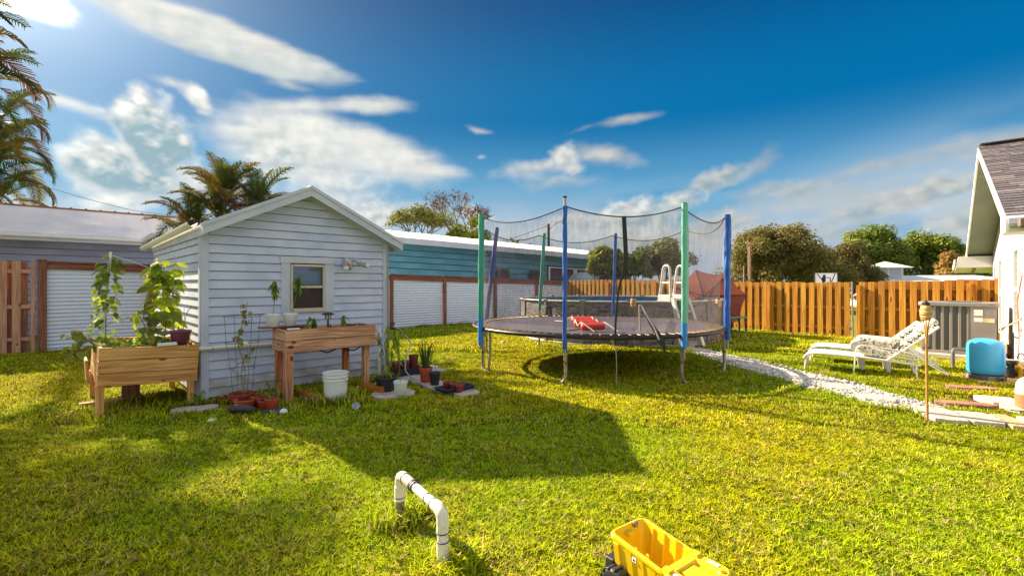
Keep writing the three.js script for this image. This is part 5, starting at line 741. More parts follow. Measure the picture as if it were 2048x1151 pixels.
  part('latch', mv(rbox(0.02, 0.03, 0.03, 0.006), 0.022, 0.312, -0.055), std({ color: rgb(0.2, 0.17, 0.15), roughness: 0.5 }), t); part('latch_tab', mv(rbox(0.03, 0.02, 0.05, 0.006), 0.03, 0.285, 0.0), ym, t);
  part('chassis', mv(rbox(0.42, 0.05, 0.12, 0.015), 0.23, 0.078, 0), M.blackPlastic, t); part('front_bumper', mv(rbox(0.06, 0.07, 0.2, 0.012), 0.0, 0.15, 0.03), M.blackPlastic, t);
  const tread = (x, z) => { const w = new THREE.Group(); w.name = 'wheel'; w.position.set(x, 0.085, z); t.add(w); part('tyre', mv(lathe([[0.03, -0.032], [0.07, -0.034], [0.083, -0.024], [0.086, 0], [0.083, 0.024], [0.07, 0.034], [0.03, 0.032]], 28), 0, 0, 0, Math.PI / 2), M.blackPlastic, w); for (let i = 0; i < 14; i++) { const a = i * Math.PI / 7; part('tread_lug', mv(cbox(0.022, 0.008, 0.064, 0.002), Math.cos(a + Math.PI / 2) * 0.086, Math.sin(a + Math.PI / 2) * 0.086, 0, 0, 0, a), M.blackPlastic, w); } part('hub', mv(new THREE.CylinderGeometry(0.04, 0.035, 0.066, 18), 0, 0, 0, Math.PI / 2), ym, w); };
  for (const x of [0.07, 0.38]) for (const z of [-0.148, 0.148]) tread(x, z);
}
{
  const c = thing('plastic_cup', 'small white plastic cup lying on the shaded lawn', 'cup', W3(-1.99, 6.05, 0.05), 0.5); part('cup', mv(lathe([[0, 0], [0.03, 0], [0.034, 0.003], [0.043, 0.10], [0.045, 0.102], [0.041, 0.1], [0.032, 0.006], [0, 0.006]], 24), 0, 0.012, 0, Math.PI / 2 - 0.25), M.potWhite, c);
  solo('ball', new THREE.SphereGeometry(0.065, 20, 14), std({ color: rgb(0.50, 0.56, 0.22), roughness: 0.9 }), 'pale green ball lying on the lawn left of the trampoline', 'ball', W3(-0.22, 12.45, 0.06));
}
// ---------------------------------------------------------------- raised planters and pots
function planter(name, label, pos, turn, w, d, y0, y1, mats, legs, tilt) {
  const r = rng(Math.round(w * 1000)), p = thing(name, label, 'planter', pos, turn), n = mats.rows, bh = (y1 - y0) / n, box = new THREE.Group(); box.name = 'planter_box'; p.add(box); box.rotation.z = tilt || 0;
  const t = 0.036;
  for (let k = 0; k < n; k++) {
    const y = y0 + (k + 0.5) * bh, hh = bh - 0.006, f = (W, x, z, ry) => { const m = part('plank', cbox(W, hh, t, 0.006, 'x', r() * 4, r() * 4), mats.m, box); m.position.set(x, y, z); m.rotation.y = ry; };
    f(w, w / 2, -t / 2, 0); f(w, w / 2, -d + t / 2, 0); f(d - 2 * t - 0.004, t / 2 + 0.002, -d / 2, Math.PI / 2); f(d - 2 * t - 0.004, w - t / 2 - 0.002, -d / 2, Math.PI / 2);
  }
  part('bottom', mv(uvBox(new THREE.BoxGeometry(w - 0.09, 0.03, d - 0.09), 'x'), w / 2, y0 + 0.02, -d / 2), mats.m, box);
  const sg = new THREE.PlaneGeometry(w - 2 * t - 0.006, d - 2 * t - 0.006, 24, 16); sg.rotateX(-Math.PI / 2); const sp = sg.attributes.position; for (let i = 0; i < sp.count; i++) sp.setY(i, (vnoise(sp.getX(i) * 9 + 30, sp.getZ(i) * 9 + 30) - 0.5) * 0.05); sg.computeVertexNormals(); part('soil', mv(sg, w / 2, y1 - mats.soil, -d / 2), M.soil, box);
  for (const [x, z, a] of legs) part('leg', mv(cbox(a, y0 + (mats.up || 0.02), a, 0.006, 'y', r() * 4, r() * 4), x, (y0 + (mats.up || 0.02)) / 2, z), mats.l, p);
  return p;
}
const M2 = { tanLeg: std({ ...T.rough, color: rgb(1, 0.94, 0.9), roughness: 0.85 }), orangeLeg: std({ ...T.rough, color: rgb(0.82, 0.50, 0.30), roughness: 0.8 }) };
const PLA = planter('raised_planter', 'large raised wooden planter with climbing vines, left of the shed', W3(-4.86, 5.58), LOT, 1.0, 1.5, 0.385, 0.85, { rows: 3, m: M.pale, l: M.pale, soil: 0.10 }, [[0.05, -0.045, 0.08], [0.95, -0.045, 0.07], [0.05, -1.45, 0.08], [0.95, -1.45, 0.08]], -0.05);
part('centre_support', mv(cbox(0.19, 0.38, 0.05, 0.005, 'y'), 0.40, 0.19, -0.75), M.brown, PLA);
part('stretcher', mv(cbox(0.9, 0.05, 0.09, 0.005, 'x'), 0.5, 0.19, -1.3), M.pale, PLA); part('stretcher', mv(cbox(0.62, 0.03, 0.1, 0.005, 'x'), 0.2, 0.05, -0.9), M.greywood, PLA); part('side_board', mv(cbox(0.03, 0.3, 0.5, 0.005, 'y'), -0.03, 0.46, -1.1, 0, 0, 0.06), M.pale, PLA);
const PLB = planter('raised_planter', 'raised rough wooden planter on thick posts under the shed window', W3(-2.97, 6.28), LOT, 1.29, 0.53, 0.685, 0.99, { rows: 2, m: M.rough, l: M2.tanLeg, soil: 0.05, up: 0.04 }, [[0.06, -0.06, 0.10]], 0);
part('leg', mv(cbox(0.085, 0.70, 0.085, 0.006, 'y', 1, 2), 0.07, 0.35, -0.47), M2.orangeLeg, PLB); part('leg', mv(cbox(0.085, 0.70, 0.085, 0.006, 'y', 3, 1), 1.0, 0.35, -0.40), M2.orangeLeg, PLB); part('leg', mv(cbox(0.09, 0.70, 0.09, 0.006, 'y', 2, 1), 1.19, 0.35, -0.13), M2.tanLeg, PLB);
// board and pots standing on it
const onB = (x, y, z) => { const c = Math.cos(LOT), s = Math.sin(LOT); return V3(-2.97 + c * x + s * z, y, -6.28 - s * x + c * z); };
const onA = (x, y, z) => { const c = Math.cos(LOT), s = Math.sin(LOT); return V3(-4.86 + c * x + s * z, y, -5.58 - s * x + c * z); };
solo('loose_board', cbox(0.62, 0.02, 0.14, 0.004, 'x', 1, 1), M.brown, 'dark thin board across the far left corner of the window planter', 'board', onB(0.12, 1.002, -0.45), LOT);

// leaves and plants
const leafMat = (r, g, b, t = 0.45) => phys({ color: rgb(r, g, b), roughness: 0.75, transmission: t, thickness: 0, side: THREE.DoubleSide, specularIntensity: 0.35 });
const L = { lime: leafMat(0.42, 0.50, 0.03, 0.6), mid: leafMat(0.24, 0.33, 0.035, 0.5), dark: leafMat(0.10, 0.19, 0.04, 0.4), straw: leafMat(0.34, 0.26, 0.12, 0.3), olive: leafMat(0.16, 0.18, 0.04, 0.4), red: leafMat(0.16, 0.045, 0.04, 0.3), stem: std({ color: rgb(0.18, 0.2, 0.05), roughness: 0.8 }), twig: std({ color: rgb(0.20, 0.14, 0.09), roughness: 0.9 }) };
// a heart-shaped leaf lying along +z, slightly folded
function leafGeo(w, l, fold = 0.25, lobes = 0) {
  const N = 7, pos = [], idx = [];
  for (let i = 0; i <= N; i++) { const v = i / N; let hw = w / 2 * Math.pow(Math.sin(Math.PI * Math.pow(v * 0.96 + 0.04, 0.62)), 0.8); if (lobes) hw *= 1 + lobes * Math.cos(v * 14); const z = v * l, dy = -0.35 * l * v * v; pos.push(-hw, dy + Math.abs(hw) * fold, z - (i === 0 ? 0 : 0), 0, dy, z, hw, dy + Math.abs(hw) * fold, z); }
  for (let i = 0; i < N; i++) { const a = i * 3; idx.push(a, a + 1, a + 3, a + 1, a + 4, a + 3, a + 1, a + 2, a + 4, a + 2, a + 5, a + 4); }
  const g = new THREE.BufferGeometry(); g.setAttribute('position', new THREE.Float32BufferAttribute(pos, 3)); g.setIndex(idx); g.computeVertexNormals(); return g;
}
const leafV = [leafGeo(0.11, 0.12), leafGeo(0.095, 0.11, 0.4), leafGeo(0.12, 0.115, -0.2)], slim = [leafGeo(0.022, 0.085, 0.3), leafGeo(0.028, 0.075, 0.1)];
function placeLeaf(g, m, p, yaw, pitch, roll, s, parent, name = 'leaf') { const o = part(name, g, m, parent); o.position.copy(p); o.rotation.set(pitch, yaw, roll, 'YXZ'); o.scale.setScalar(s); return o; }
// vines in the big planter
{
  const r = rng(101), st = solo('garden_stake', rod(V3(0.0, 0, 0.0), V3(0.10, 1.27, 0), 0.018, 0.016, 8), M.white, 'leaning white plastic stake in the vine planter', 'stake', onA(0.10, 0.75, -0.85), LOT);
  const s2 = solo('garden_stake', rod(V3(0, 0, 0), V3(-0.02, 0.95, 0), 0.014, 0.012, 8), M.white, 'white stake behind the bright vine at the right end of the planter', 'stake', onA(0.86, 0.75, -0.62), LOT);
  solo('garden_string', tube([onA(0.19, 1.98, -0.85), onA(0.45, 1.88, -0.75), onA(0.86, 1.68, -0.62)], 0.004, 14, 5), M.white, 'thin white string from the leaning stake to the bright vine', 'string');
  const vine = (label, x, z, h, n, spread, s, mats, lean) => {
    const v = thing('vine_plant', label, 'plant', onA(x, 0.75, z)), pts = []; for (let i = 0; i <= 10; i++) { const t = i / 10; pts.push(V3(lean[0] * t + Math.sin(t * 7 + x * 9) * 0.03, h * t, lean[1] * t + Math.cos(t * 6) * 0.03)); } const c = new THREE.CatmullRomCurve3(pts);
    part('stem', new THREE.TubeGeometry(c, 40, 0.006, 5), L.stem, v);
    for (let k = 0; k < 3; k++) { const b = c.getPoint(0.2 + 0.25 * k), a = r() * 6.3; part('stem', tube([b, V3(b.x + Math.cos(a) * spread * 0.6, b.y + 0.1, b.z + Math.sin(a) * spread * 0.6), V3(b.x + Math.cos(a) * spread, b.y + 0.18, b.z + Math.sin(a) * spread)], 0.004, 10, 5), L.stem, v); }
    for (let i = 0; i < n; i++) { const t = Math.pow(r(), 0.8), p = c.getPoint(clamp(t)), a = r() * 6.3, k = spread * (0.25 + 0.75 * r()) * (1 - 0.25 * t), q = V3(p.x + Math.cos(a) * k, p.y + (r() - 0.4) * 0.08, p.z + Math.sin(a) * k); placeLeaf(leafV[Math.floor(r() * 3)], mats[Math.floor(r() * mats.length)], q, -a + Math.PI / 2 + (r() - 0.5), 0.1 + r() * 0.8, (r() - 0.5) * 0.7, s * (0.6 + 0.7 * r()), v); }
    return v;
  };
  vine('climbing vine with small dull leaves on the leaning white stake', 0.14, -0.85, 1.2, 104, 0.17, 0.86, [L.olive, L.mid, L.mid, L.lime], [0.05, 0.0]);
  vine('climbing vine with large bright lime leaves at the right end of the planter', 0.74, -0.62, 1.16, 150, 0.22, 1.2, [L.lime, L.lime, L.mid, L.olive], [0.02, 0.02]);
  vine('short vine with sparse leaves in the middle of the planter', 0.48, -0.55, 0.5, 40, 0.15, 0.8, [L.lime, L.mid, L.olive], [0.02, 0]);
  vine('trailing vine with flat leaves reaching over the planter left end', 0.05, -0.5, 0.26, 30, 0.27, 0.95, [L.olive, L.mid], [-0.16, 0.05]);
  const s = thing('strawberry_plants', 'low leafy strawberry plants carpeting the vine planter', 'plants', onA(0.5, 0.76, -0.5), LOT); s.userData.kind = 'stuff';
  const g = []; for (let i = 0; i < 230; i++) { const q = leafV[i % 3].clone(), m = new THREE.Matrix4().compose(V3((r() - 0.5) * 0.86, 0.02 + r() * 0.1, (r() - 0.5) * 0.9), new THREE.Quaternion().setFromEuler(new THREE.Euler(0.2 + r() * 0.5, r() * 6.3, (r() - 0.5) * 0.5, 'YXZ')), V3(1, 1, 1).multiplyScalar(0.4 + r() * 0.35)); g.push(q.applyMatrix4(m)); } part('foliage', mg(g), L.mid, s);
  for (let i = 0; i < 5; i++) part('berry', mv(new THREE.SphereGeometry(0.012, 8, 6), -0.1 + r() * 0.4, 0.07, 0.2 + r() * 0.15), std({ color: rgb(0.55, 0.03, 0.02), roughness: 0.4 }), s);
  // burgundy pot with a bare twig, white block
  const b = thing('flower_pot', 'burgundy plastic pot with a bare twig on the vine planter corner', 'flower pot', onA(0.86, 0.805, -0.16)); part('pot', pot(0.09, 0.118, 0.185), M.burgundy, b); part('soil', mv(new THREE.CircleGeometry(0.1, 20), 0, 0.16, 0, -Math.PI / 2), M.soil, b); part('twig', tube([V3(0.02, 0.12, 0), V3(0.05, 0.28, 0), V3(0.10, 0.42, 0.02), V3(0.15, 0.5, 0)], 0.004, 16, 5), L.twig, b); part('twig', tube([V3(0.06, 0.3, 0), V3(0.06, 0.4, 0.02), V3(0.05, 0.48, 0)], 0.003, 10, 5), L.twig, b); part('stick', rod(V3(-0.03, 0.12, 0), V3(-0.03, 0.24, 0), 0.008), M.brown, b);
  solo('white_block', rbox(0.20, 0.035, 0.08, 0.006), M.whiteMatte, 'flat white block lying on the front edge of the vine planter', 'block', onA(0.70, 0.835, -0.03), LOT);
}
// plants, pots and lamp on the window planter
function sprig(parent, h, n, mats, seed, geo = slim, sc = 1, lean = [0.02, 0], bare = 0.35, droop = 0.5) {
  const r = rng(seed), pts = [0, 0.3, 0.6, 0.85, 1].map((t) => V3(lean[0] * t + (r() - 0.5) * 0.02, h * t, lean[1] * t + (r() - 0.5) * 0.02)), c = new THREE.CatmullRomCurve3(pts);
  part('stem', new THREE.TubeGeometry(c, 14, 0.0045, 5), L.stem, parent);
  for (let i = 0; i < n; i++) { const t = bare + (1 - bare) * i / n, p = c.getPoint(clamp(t)), a = i * 2.4 + r(); placeLeaf(geo[i % geo.length], mats[i % mats.length], p, a, droop * (0.2 + r()), (r() - 0.5) * 0.6, sc * (0.7 + 0.6 * r()), parent); }
}
{
  const wpot = (label, x, z, h, n, seed, lean) => { const p = thing('white_pot', label, 'flower pot', onB(x, 1.014, z)); part('pot', pot(0.07, 0.094, 0.175), M.potWhite, p); part('soil', mv(new THREE.CircleGeometry(0.08, 18), 0, 0.145, 0, -Math.PI / 2), M.soil, p); sprig(p, h, n, [L.dark, L.mid], seed, slim, 1.6, lean, 0.62, 1.3); return p; };
  wpot('left white pot on the window planter holding a thin leafy sapling', -0.02, -0.42, 0.62, 26, 1, [0.02, 0.0]);
  wpot('right white pot on the window planter with a sapling leaning before the window', 0.20, -0.40, 0.72, 26, 2, [0.12, -0.02]);
  const s = (label, x, z, h, n, seed) => { const p = thing('seedling', label, 'seedling', onB(x, 0.93, z)); sprig(p, h, n, [L.dark, L.mid], seed, slim, 1.35, [0.02, 0], 0.4, 0.9); };
  s('thin seedling just left of the solar lamp in the window planter', 0.33, -0.12, 0.22, 10, 5); s('small bushy seedling in front of the right white pot', 0.44, -0.2, 0.19, 12, 6); s('seedling with drooping leaves right of the solar lamp', 0.86, -0.2, 0.21, 12, 7); s('tiny pale seedling in the middle of the window planter', 0.66, -0.2, 0.09, 6, 8);
  const c = thing('ground_cover', 'patch of dark green leaves at the right end of the window planter', 'plants', onB(1.12, 0.95, -0.27)); c.userData.kind = 'stuff'; const r = rng(12), g = []; for (let i = 0; i < 90; i++) g.push(slim[i % 2].clone().applyMatrix4(new THREE.Matrix4().compose(V3((r() - 0.5) * 0.32, r() * 0.05, (r() - 0.5) * 0.2), new THREE.Quaternion().setFromEuler(new THREE.Euler(0.3 + r() * 0.5, r() * 6.3, 0, 'YXZ')), V3(0.8, 0.8, 0.8)))); part('foliage', mg(g), L.dark, c);
  const l = thing('solar_lamp', 'small black solar stake lamp in the window planter', 'garden lamp', onB(0.60, 0.93, -0.08)); l.scale.setScalar(1.3); part('stake', rod(V3(0, 0, 0), V3(0, 0.13, 0), 0.011), M.blackPlastic, l); part('lens', mv(lathe([[0, 0], [0.022, 0], [0.036, 0.05], [0, 0.05]], 16), 0, 0.13, 0), phys({ color: rgb(0.5, 0.46, 0.42), roughness: 0.2, clearcoat: 1 }), l); for (let i = 0; i < 6; i++) { const a = i * Math.PI / 3; part('cage_bar', rod(V3(Math.cos(a) * 0.024, 0.13, Math.sin(a) * 0.024), V3(Math.cos(a) * 0.039, 0.185, Math.sin(a) * 0.039), 0.0035), M.blackPlastic, l); } part('cap', mv(lathe([[0, 0], [0.066, 0], [0.064, 0.008], [0.035, 0.022], [0, 0.024]], 20), 0, 0.182, 0), M.blackPlastic, l);
  solo('white_tray', rbox(0.16, 0.02, 0.05, 0.006), M.whiteMatte, 'white plastic strip on the front left edge of the window planter', 'tray', onB(0.11, 1.0, -0.018), LOT);
}
// drain pipes, tap and hoses on the shed
{
  const o = (x, y, z) => { const c = Math.cos(LOT), s = Math.sin(LOT); return V3(-4.16 + c * x + s * z, y, -6.45 - s * x + c * z); };
  const p = thing('drain_pipe', 'white plastic pipe running level along the lower shed front', 'pipe'); part('pipe', tube([o(-0.14, 0.735, -0.05), o(-0.12, 0.735, 0.04), o(-0.07, 0.735, 0.07), o(0.3, 0.735, 0.07), o(1.4, 0.72, 0.07), o(2.55, 0.70, 0.07)], 0.026, 60, 12), M.pvc, p); part('coupling', rod(o(-0.06, 0.735, 0.07), o(0.02, 0.735, 0.07), 0.033, 0.033, 14), M.pvc, p); for (const x of [0.1, 0.9, 1.8]) part('clip', mv(new THREE.TorusGeometry(0.029, 0.004, 6, 18), ...o(x, 0.73, 0.07).toArray(), 0, LOT + Math.PI / 2), M.steel, p); part('end_cap', mv(new THREE.SphereGeometry(0.034, 14, 10), ...o(-0.14, 0.735, -0.04).toArray()), M.pvc, p);
  const v = thing('standpipe', 'white upright pipe at the right corner of the shed', 'pipe'); part('pipe', rod(o(2.52, 0.02, 0.13), o(2.52, 0.80, 0.13), 0.024, 0.024, 14), M.pvc, v); part('cap', rod(o(2.52, 0.79, 0.13), o(2.52, 0.85, 0.13), 0.03, 0.03, 14), M.pvc, v);
  const c = thing('conduit', 'thin grey conduit running up the right corner of the shed', 'conduit'); part('tube', tube([o(2.74, 0.0, 0.06), o(2.74, 1.0, 0.06), o(2.73, 2.1, 0.06), o(2.76, 2.24, 0.07)], 0.012, 24, 8), M.greyPl, c); for (const y of [0.5, 1.15, 1.8]) part('strap', mv(cbox(0.05, 0.014, 0.02, 0.002), ...o(2.74, y, 0.062).toArray(), 0, LOT), M.steel, c);
  const t = thing('garden_tap', 'black hose tap fitting at the right corner of the shed', 'tap'); part('body', rod(o(2.75, 0.84, 0.08), o(2.88, 0.80, 0.16), 0.026, 0.02, 12), M.blackPlastic, t); part('handle', mv(new THREE.TorusGeometry(0.035, 0.009, 6, 14), ...o(2.79, 0.9, 0.1).toArray(), 0.6, LOT), M.blackPlastic, t); part('outlet', rod(o(2.88, 0.81, 0.16), o(2.97, 0.70, 0.2), 0.014, 0.012), M.steel, t); part('outlet', rod(o(2.84, 0.82, 0.13), o(2.86, 0.66, 0.15), 0.014, 0.012), M.blackPlastic, t);
  solo('garden_hose', tube([o(2.97, 0.71, 0.2), o(3.05, 0.55, 0.28), W3(-1.74, 7.9, 0.42), W3(-1.72, 7.75, 0.2), W3(-1.58, 7.72, 0.06), W3(-1.42, 7.74, 0.035)], 0.012, 50, 7), std({ color: rgb(0.42, 0.42, 0.42), roughness: 0.5 }), 'pale grey hose curling from the tap down to the pavers', 'hose');
  solo('garden_hose', tube([onB(0.55, 0.66, -0.3), onB(0.66, 0.61, -0.25), onB(0.78, 0.64, -0.28), onB(0.86, 0.68, -0.3), onB(0.95, 0.62, -0.28), onB(1.1, 0.60, -0.3), onB(1.22, 0.66, -0.3)], 0.009, 40, 6), M.black, 'black hose looping below the window planter', 'hose');
}
// pots and bits standing in front of the shed
{
  const P = (x, d, y = 0) => W3(x, d, y);
  const mkpot = (name, label, x, d, r0, r1, h, m, cat = 'flower pot', group) => { const p = thing(name, label, cat, P(x, d), 0, group); part('pot', pot(r0, r1, h), m, p); part('soil', mv(new THREE.CircleGeometry(r1 * 0.94, 20), 0, h * 0.83, 0, -Math.PI / 2), M.soil, p); return p; };
  mkpot('red_pot', 'wide red-brown pot with the tall dried stems, left of the planter posts', -3.50, 6.22, 0.11, 0.145, 0.19, M.potRed); const dry = thing('dried_plant', 'tall dried plant with curled brown leaves inside the wire cage', 'plant', P(-3.48, 6.22, 0.14));
  const r = rng(131); for (const [dx, dz, h, k] of [[0.02, 0.0, 1.22, 1], [-0.05, 0.02, 0.9, 0.4], [0.08, 0.02, 0.62, 0.3]]) { const c = new THREE.CatmullRomCurve3([V3(0, 0, 0), V3(dx * 0.6, h * 0.3, 0), V3(-dx - 0.05, h * 0.55, dz), V3(dx * 0.8 - 0.02, h * 0.8, dz), V3(dx + 0.03, h, dz)]); part('stem', new THREE.TubeGeometry(c, 26, 0.005, 5), L.straw, dry); for (let i = 0; i < 10 * k + 2; i++) { const p = c.getPoint(0.76 + 0.24 * r()); placeLeaf(leafV[i % 3], i % 3 ? L.straw : L.olive, V3(p.x + (r() - 0.5) * 0.16 * k, p.y + (r() - 0.5) * 0.07, p.z + (r() - 0.5) * 0.08), r() * 6.3, 0.6 + r(), r() - 0.5, 0.42 + r() * 0.25, dry); } for (let i = 0; i < 4; i++) { const b = c.getPoint(0.3 + 0.16 * i), a = r() * 6.3; part('twig', tube([b, V3(b.x + Math.cos(a) * 0.06, b.y + 0.06, b.z + Math.sin(a) * 0.04), V3(b.x + Math.cos(a) * 0.12, b.y + 0.10, b.z + Math.sin(a) * 0.06)], 0.003, 8, 4), L.straw, dry); } }
  const cage = thing('wire_cage', 'green wire tomato cage against the shed front', 'plant cage', P(-3.56, 6.34)), wm = std({ color: rgb(0.10, 0.15, 0.11), roughness: 0.6 });
  for (const [y, R] of [[1.17, 0.23], [0.83, 0.205], [0.48, 0.15]]) part('ring', mv(new THREE.TorusGeometry(R, 0.0035, 5, 40), 0, y, 0, Math.PI / 2), wm, cage); for (let i = 0; i < 4; i++) { const a = i * Math.PI / 2 + 0.6, q = (R, y) => V3(Math.cos(a) * R, y, Math.sin(a) * R); part('wire', tube([q(0.23, 1.18), q(0.205, 0.83), q(0.15, 0.48), q(0.13, 0.22), q(0.09, 0.0)], 0.0032, 20, 5), wm, cage); }
  solo('white_label', cbox(0.05, 0.03, 0.004, 0.001), M.whiteMatte, 'small white tag hanging in the wire cage', 'tag', P(-3.40, 6.12, 0.85), 0.3);
  mkpot('red_pot', 'broad terracotta pot directly in front of the tall dried stems', -3.36, 6.05, 0.10, 0.13, 0.15, M.terracotta); mkpot('red_pot', 'red pot between the dried stems and the planter back post', -3.16, 6.12, 0.085, 0.11, 0.17, M.potRed); mkpot('red_pot', 'dull red pot touching the front of the planter post', -3.05, 5.98, 0.08, 0.105, 0.16, M.potRed);
  mkpot('red_pot', 'low brown-red pot close to the shed corner', -3.74, 6.3, 0.09, 0.10, 0.10, M.potRed); { const w = mkpot('red_pot', 'bright red pot standing in a blue tray beside the planter post', -2.96, 5.92, 0.06, 0.082, 0.13, std({ color: rgb(0.42, 0.06, 0.03), roughness: 0.5 })); w.position.y = 0.06; }
  solo('blue_tray', rbox(0.2, 0.06, 0.16, 0.015), std({ color: rgb(0.03, 0.08, 0.18), roughness: 0.5 }), 'small dark blue tray under the bright red pot', 'tray', P(-2.96, 5.92, 0.032), 0.3);
  { const d = thing('rubber_ring', 'dark round rubber ring lying on edge among the pots', 'rubber ring', P(-3.27, 5.82, 0.07)); part('ring', mv(new THREE.TorusGeometry(0.115, 0.042, 10, 30), 0, 0, 0, Math.PI / 2 - 0.5), std({ map: grime(s3(96, 84, 84), s3(58, 48, 52), 12, [3, 3]), roughness: 0.9 }), d); part('soil', mv(new THREE.CircleGeometry(0.1, 20), 0, 0, 0, -0.5 - 0.57), M.soil, d); }
  const weed = (label, x, d, h, n, seed, m = [L.mid, L.olive]) => { const w = thing('weed_plant', label, 'plant', P(x, d, 0.08)); sprig(w, h, n, m, seed, slim, 1.1, [0.05, 0], 0.15, 0.6); sprig(w, h * 0.8, n, m, seed + 1, slim, 1.0, [-0.08, 0.02], 0.15, 0.6); };
  weed('leafy weed growing beside the planter back post', -3.08, 6.2, 0.34, 14, 141); weed('small weed growing in the bright red pot', -2.95, 5.94, 0.24, 9, 151); weed('low weed at the left corner of the shed', -4.02, 6.15, 0.16, 10, 161, [L.mid]);
  // white bucket
  const b = thing('bucket', 'large white plastic bucket standing on the grass under the planter', 'bucket', P(-2.38, 6.47)); part('body', lathe([[0, 0.01], [0.136, 0.0], [0.14, 0.01], [0.155, 0.30], [0.163, 0.302], [0.164, 0.318], [0.157, 0.32], [0.158, 0.345], [0.166, 0.347], [0.167, 0.362], [0.16, 0.364], [0.161, 0.392], [0.168, 0.394], [0.169, 0.41], [0.16, 0.412], [0.152, 0.40], [0.134, 0.02], [0, 0.02]], 40), M.potWhite, b); part('handle', tube([V3(-0.165, 0.33, 0), V3(-0.12, 0.25, 0.13), V3(0, 0.22, 0.168), V3(0.12, 0.25, 0.13), V3(0.165, 0.33, 0)].map((v) => v.clone().applyAxisAngle(V3(0, 1, 0), 2.6)), 0.004, 30, 5), M.steel, b); 
  // timber offcuts
  const ow = std({ ...T.cedar, color: rgb(0.85, 0.62, 0.5), roughness: 0.8 });
  solo('timber_block', mv(cbox(0.46, 0.085, 0.12, 0.005, 'x', 2, 1), 0, 0, 0), ow, 'orange timber block lying in front of the planter right post', 'timber', P(-2.02, 6.98, 0.09), -0.5); solo('timber_block', cbox(0.62, 0.07, 0.11, 0.005, 'x', 1, 1), ow, 'orange timber plank on the ground behind the front left post', 'timber', P(-2.72, 6.62, 0.06), -0.55); solo('timber_block', cbox(0.4, 0.08, 0.09, 0.005, 'x', 0, 2), M.brown, 'short red-brown timber offcut ending nearest the bucket', 'timber', P(-2.62, 6.36, 0.06), -0.5);
  // right-hand cluster
  const bp = mkpot('black_pot', 'large black nursery pot with leafy stems at the shed right corner', -1.84, 6.98, 0.115, 0.14, 0.25, M.blackPlastic); sprig(bp, 0.9, 14, [L.olive, L.straw], 171, slim, 1.2, [-0.1, 0], 0.35, 1.0); sprig(bp, 1.02, 24, [L.lime, L.mid], 172, slim, 1.5, [0.05, 0.05], 0.35, 1.2); sprig(bp, 0.86, 22, [L.lime, L.mid], 173, slim, 1.4, [0.16, 0.0], 0.3, 1.0);
  const wpt = mkpot('white_pot', 'white pot on a paver with one tall thin stem, beside the black nursery pot', -1.56, 6.72, 0.075, 0.095, 0.19, M.potWhite); wpt.position.y = 0.05; sprig(wpt, 0.92, 30, [L.lime, L.mid, L.lime], 174, slim, 1.45, [-0.06, 0.0], 0.42, 1.1);
  const op = mkpot('orange_pot', 'tall orange terracotta pot with a tuft of spiky rosemary', -1.37, 7.62, 0.075, 0.105, 0.235, M.terracotta); op.position.y = 0.04; { const g = []; for (let i = 0; i < 46; i++) { const a = r() * 6.3, k = r() * 0.05, q = 0.05 + r() * 0.16, h = 0.26 + r() * 0.24; g.push(strip([V3(Math.cos(a) * k, 0.19, Math.sin(a) * k), V3(Math.cos(a) * (k + q * 0.4), 0.19 + h * 0.6, Math.sin(a) * (k + q * 0.4)), V3(Math.cos(a) * (k + q * 0.7), 0.19 + h, Math.sin(a) * (k + q * 0.7))], [0.014, 0.02, 0.004], 0.002, V3(-Math.sin(a), 0, Math.cos(a)))); } part('foliage', mg(g), L.dark, op); }
  const sb = mkpot('black_pot', 'small black pot with a bare twig, right of the orange pot', -1.19, 7.38, 0.065, 0.088, 0.20, M.blackPlastic); sb.position.y = 0.045; part('twig', tube([V3(0, 0.16, 0), V3(0.01, 0.28, 0), V3(0, 0.4, 0)], 0.004, 10, 5), L.twig, sb);
  const tr = thing('seedling_tray', 'dark blue seedling tray holding five small red pots on the pavers', 'tray', P(-0.84, 7.02, 0.05), 0.78); part('tray', mv(loftTray(0.26, 0.15, 0.055), 0, 0, 0), M.navy, tr);
  [[-0.15, 0.03], [-0.06, -0.03], [0.03, 0.04], [0.12, -0.02], [0.17, 0.07]].forEach(([x, z], i) => { const q = thing('small_red_pot', ['small red pot at the left end of the seedling tray', 'second small red pot from the left in the seedling tray', 'middle small red pot in the seedling tray', 'fourth small red pot from the left in the seedling tray', 'small red pot at the right end of the seedling tray'][i], 'flower pot', tr.position.clone().add(V3(x, 0.008, z).applyAxisAngle(V3(0, 1, 0), -0.72 + 0.0))); part('pot', pot(0.036, 0.05, 0.095), M.potRed, q); part('soil', mv(new THREE.CircleGeometry(0.044, 14), 0, 0.08, 0, -Math.PI / 2), M.soil, q); if (i > 2) sprig(q, 0.12, 5, [L.mid], 180 + i, slim, 0.6); });
  const lt = thing('long_tray', 'long dark planter tray with dull red pots behind the tap', 'tray', P(-1.83, 8.2, 0.03), LOT); part('tray', loftTray(0.27, 0.13, 0.14), M.navy, lt);
  [-0.17, 0, 0.17].forEach((x, i) => { const c = Math.cos(LOT), s = Math.sin(LOT), q = thing('dull_red_pot', ['dull red pot at the left end of the long dark tray', 'dull red pot in the middle of the long dark tray', 'tall dull red pot at the right end of the long dark tray'][i], 'flower pot', lt.position.clone().add(V3(c * x, 0.02, -s * x))); part('pot', pot(0.065, 0.08, i === 2 ? 0.32 : 0.24), std({ color: rgb(0.16, 0.03, 0.03), roughness: 0.5 }), q); part('soil', mv(new THREE.CircleGeometry(0.07, 14), 0, i === 2 ? 0.26 : 0.19, 0, -Math.PI / 2), M.soil, q); });
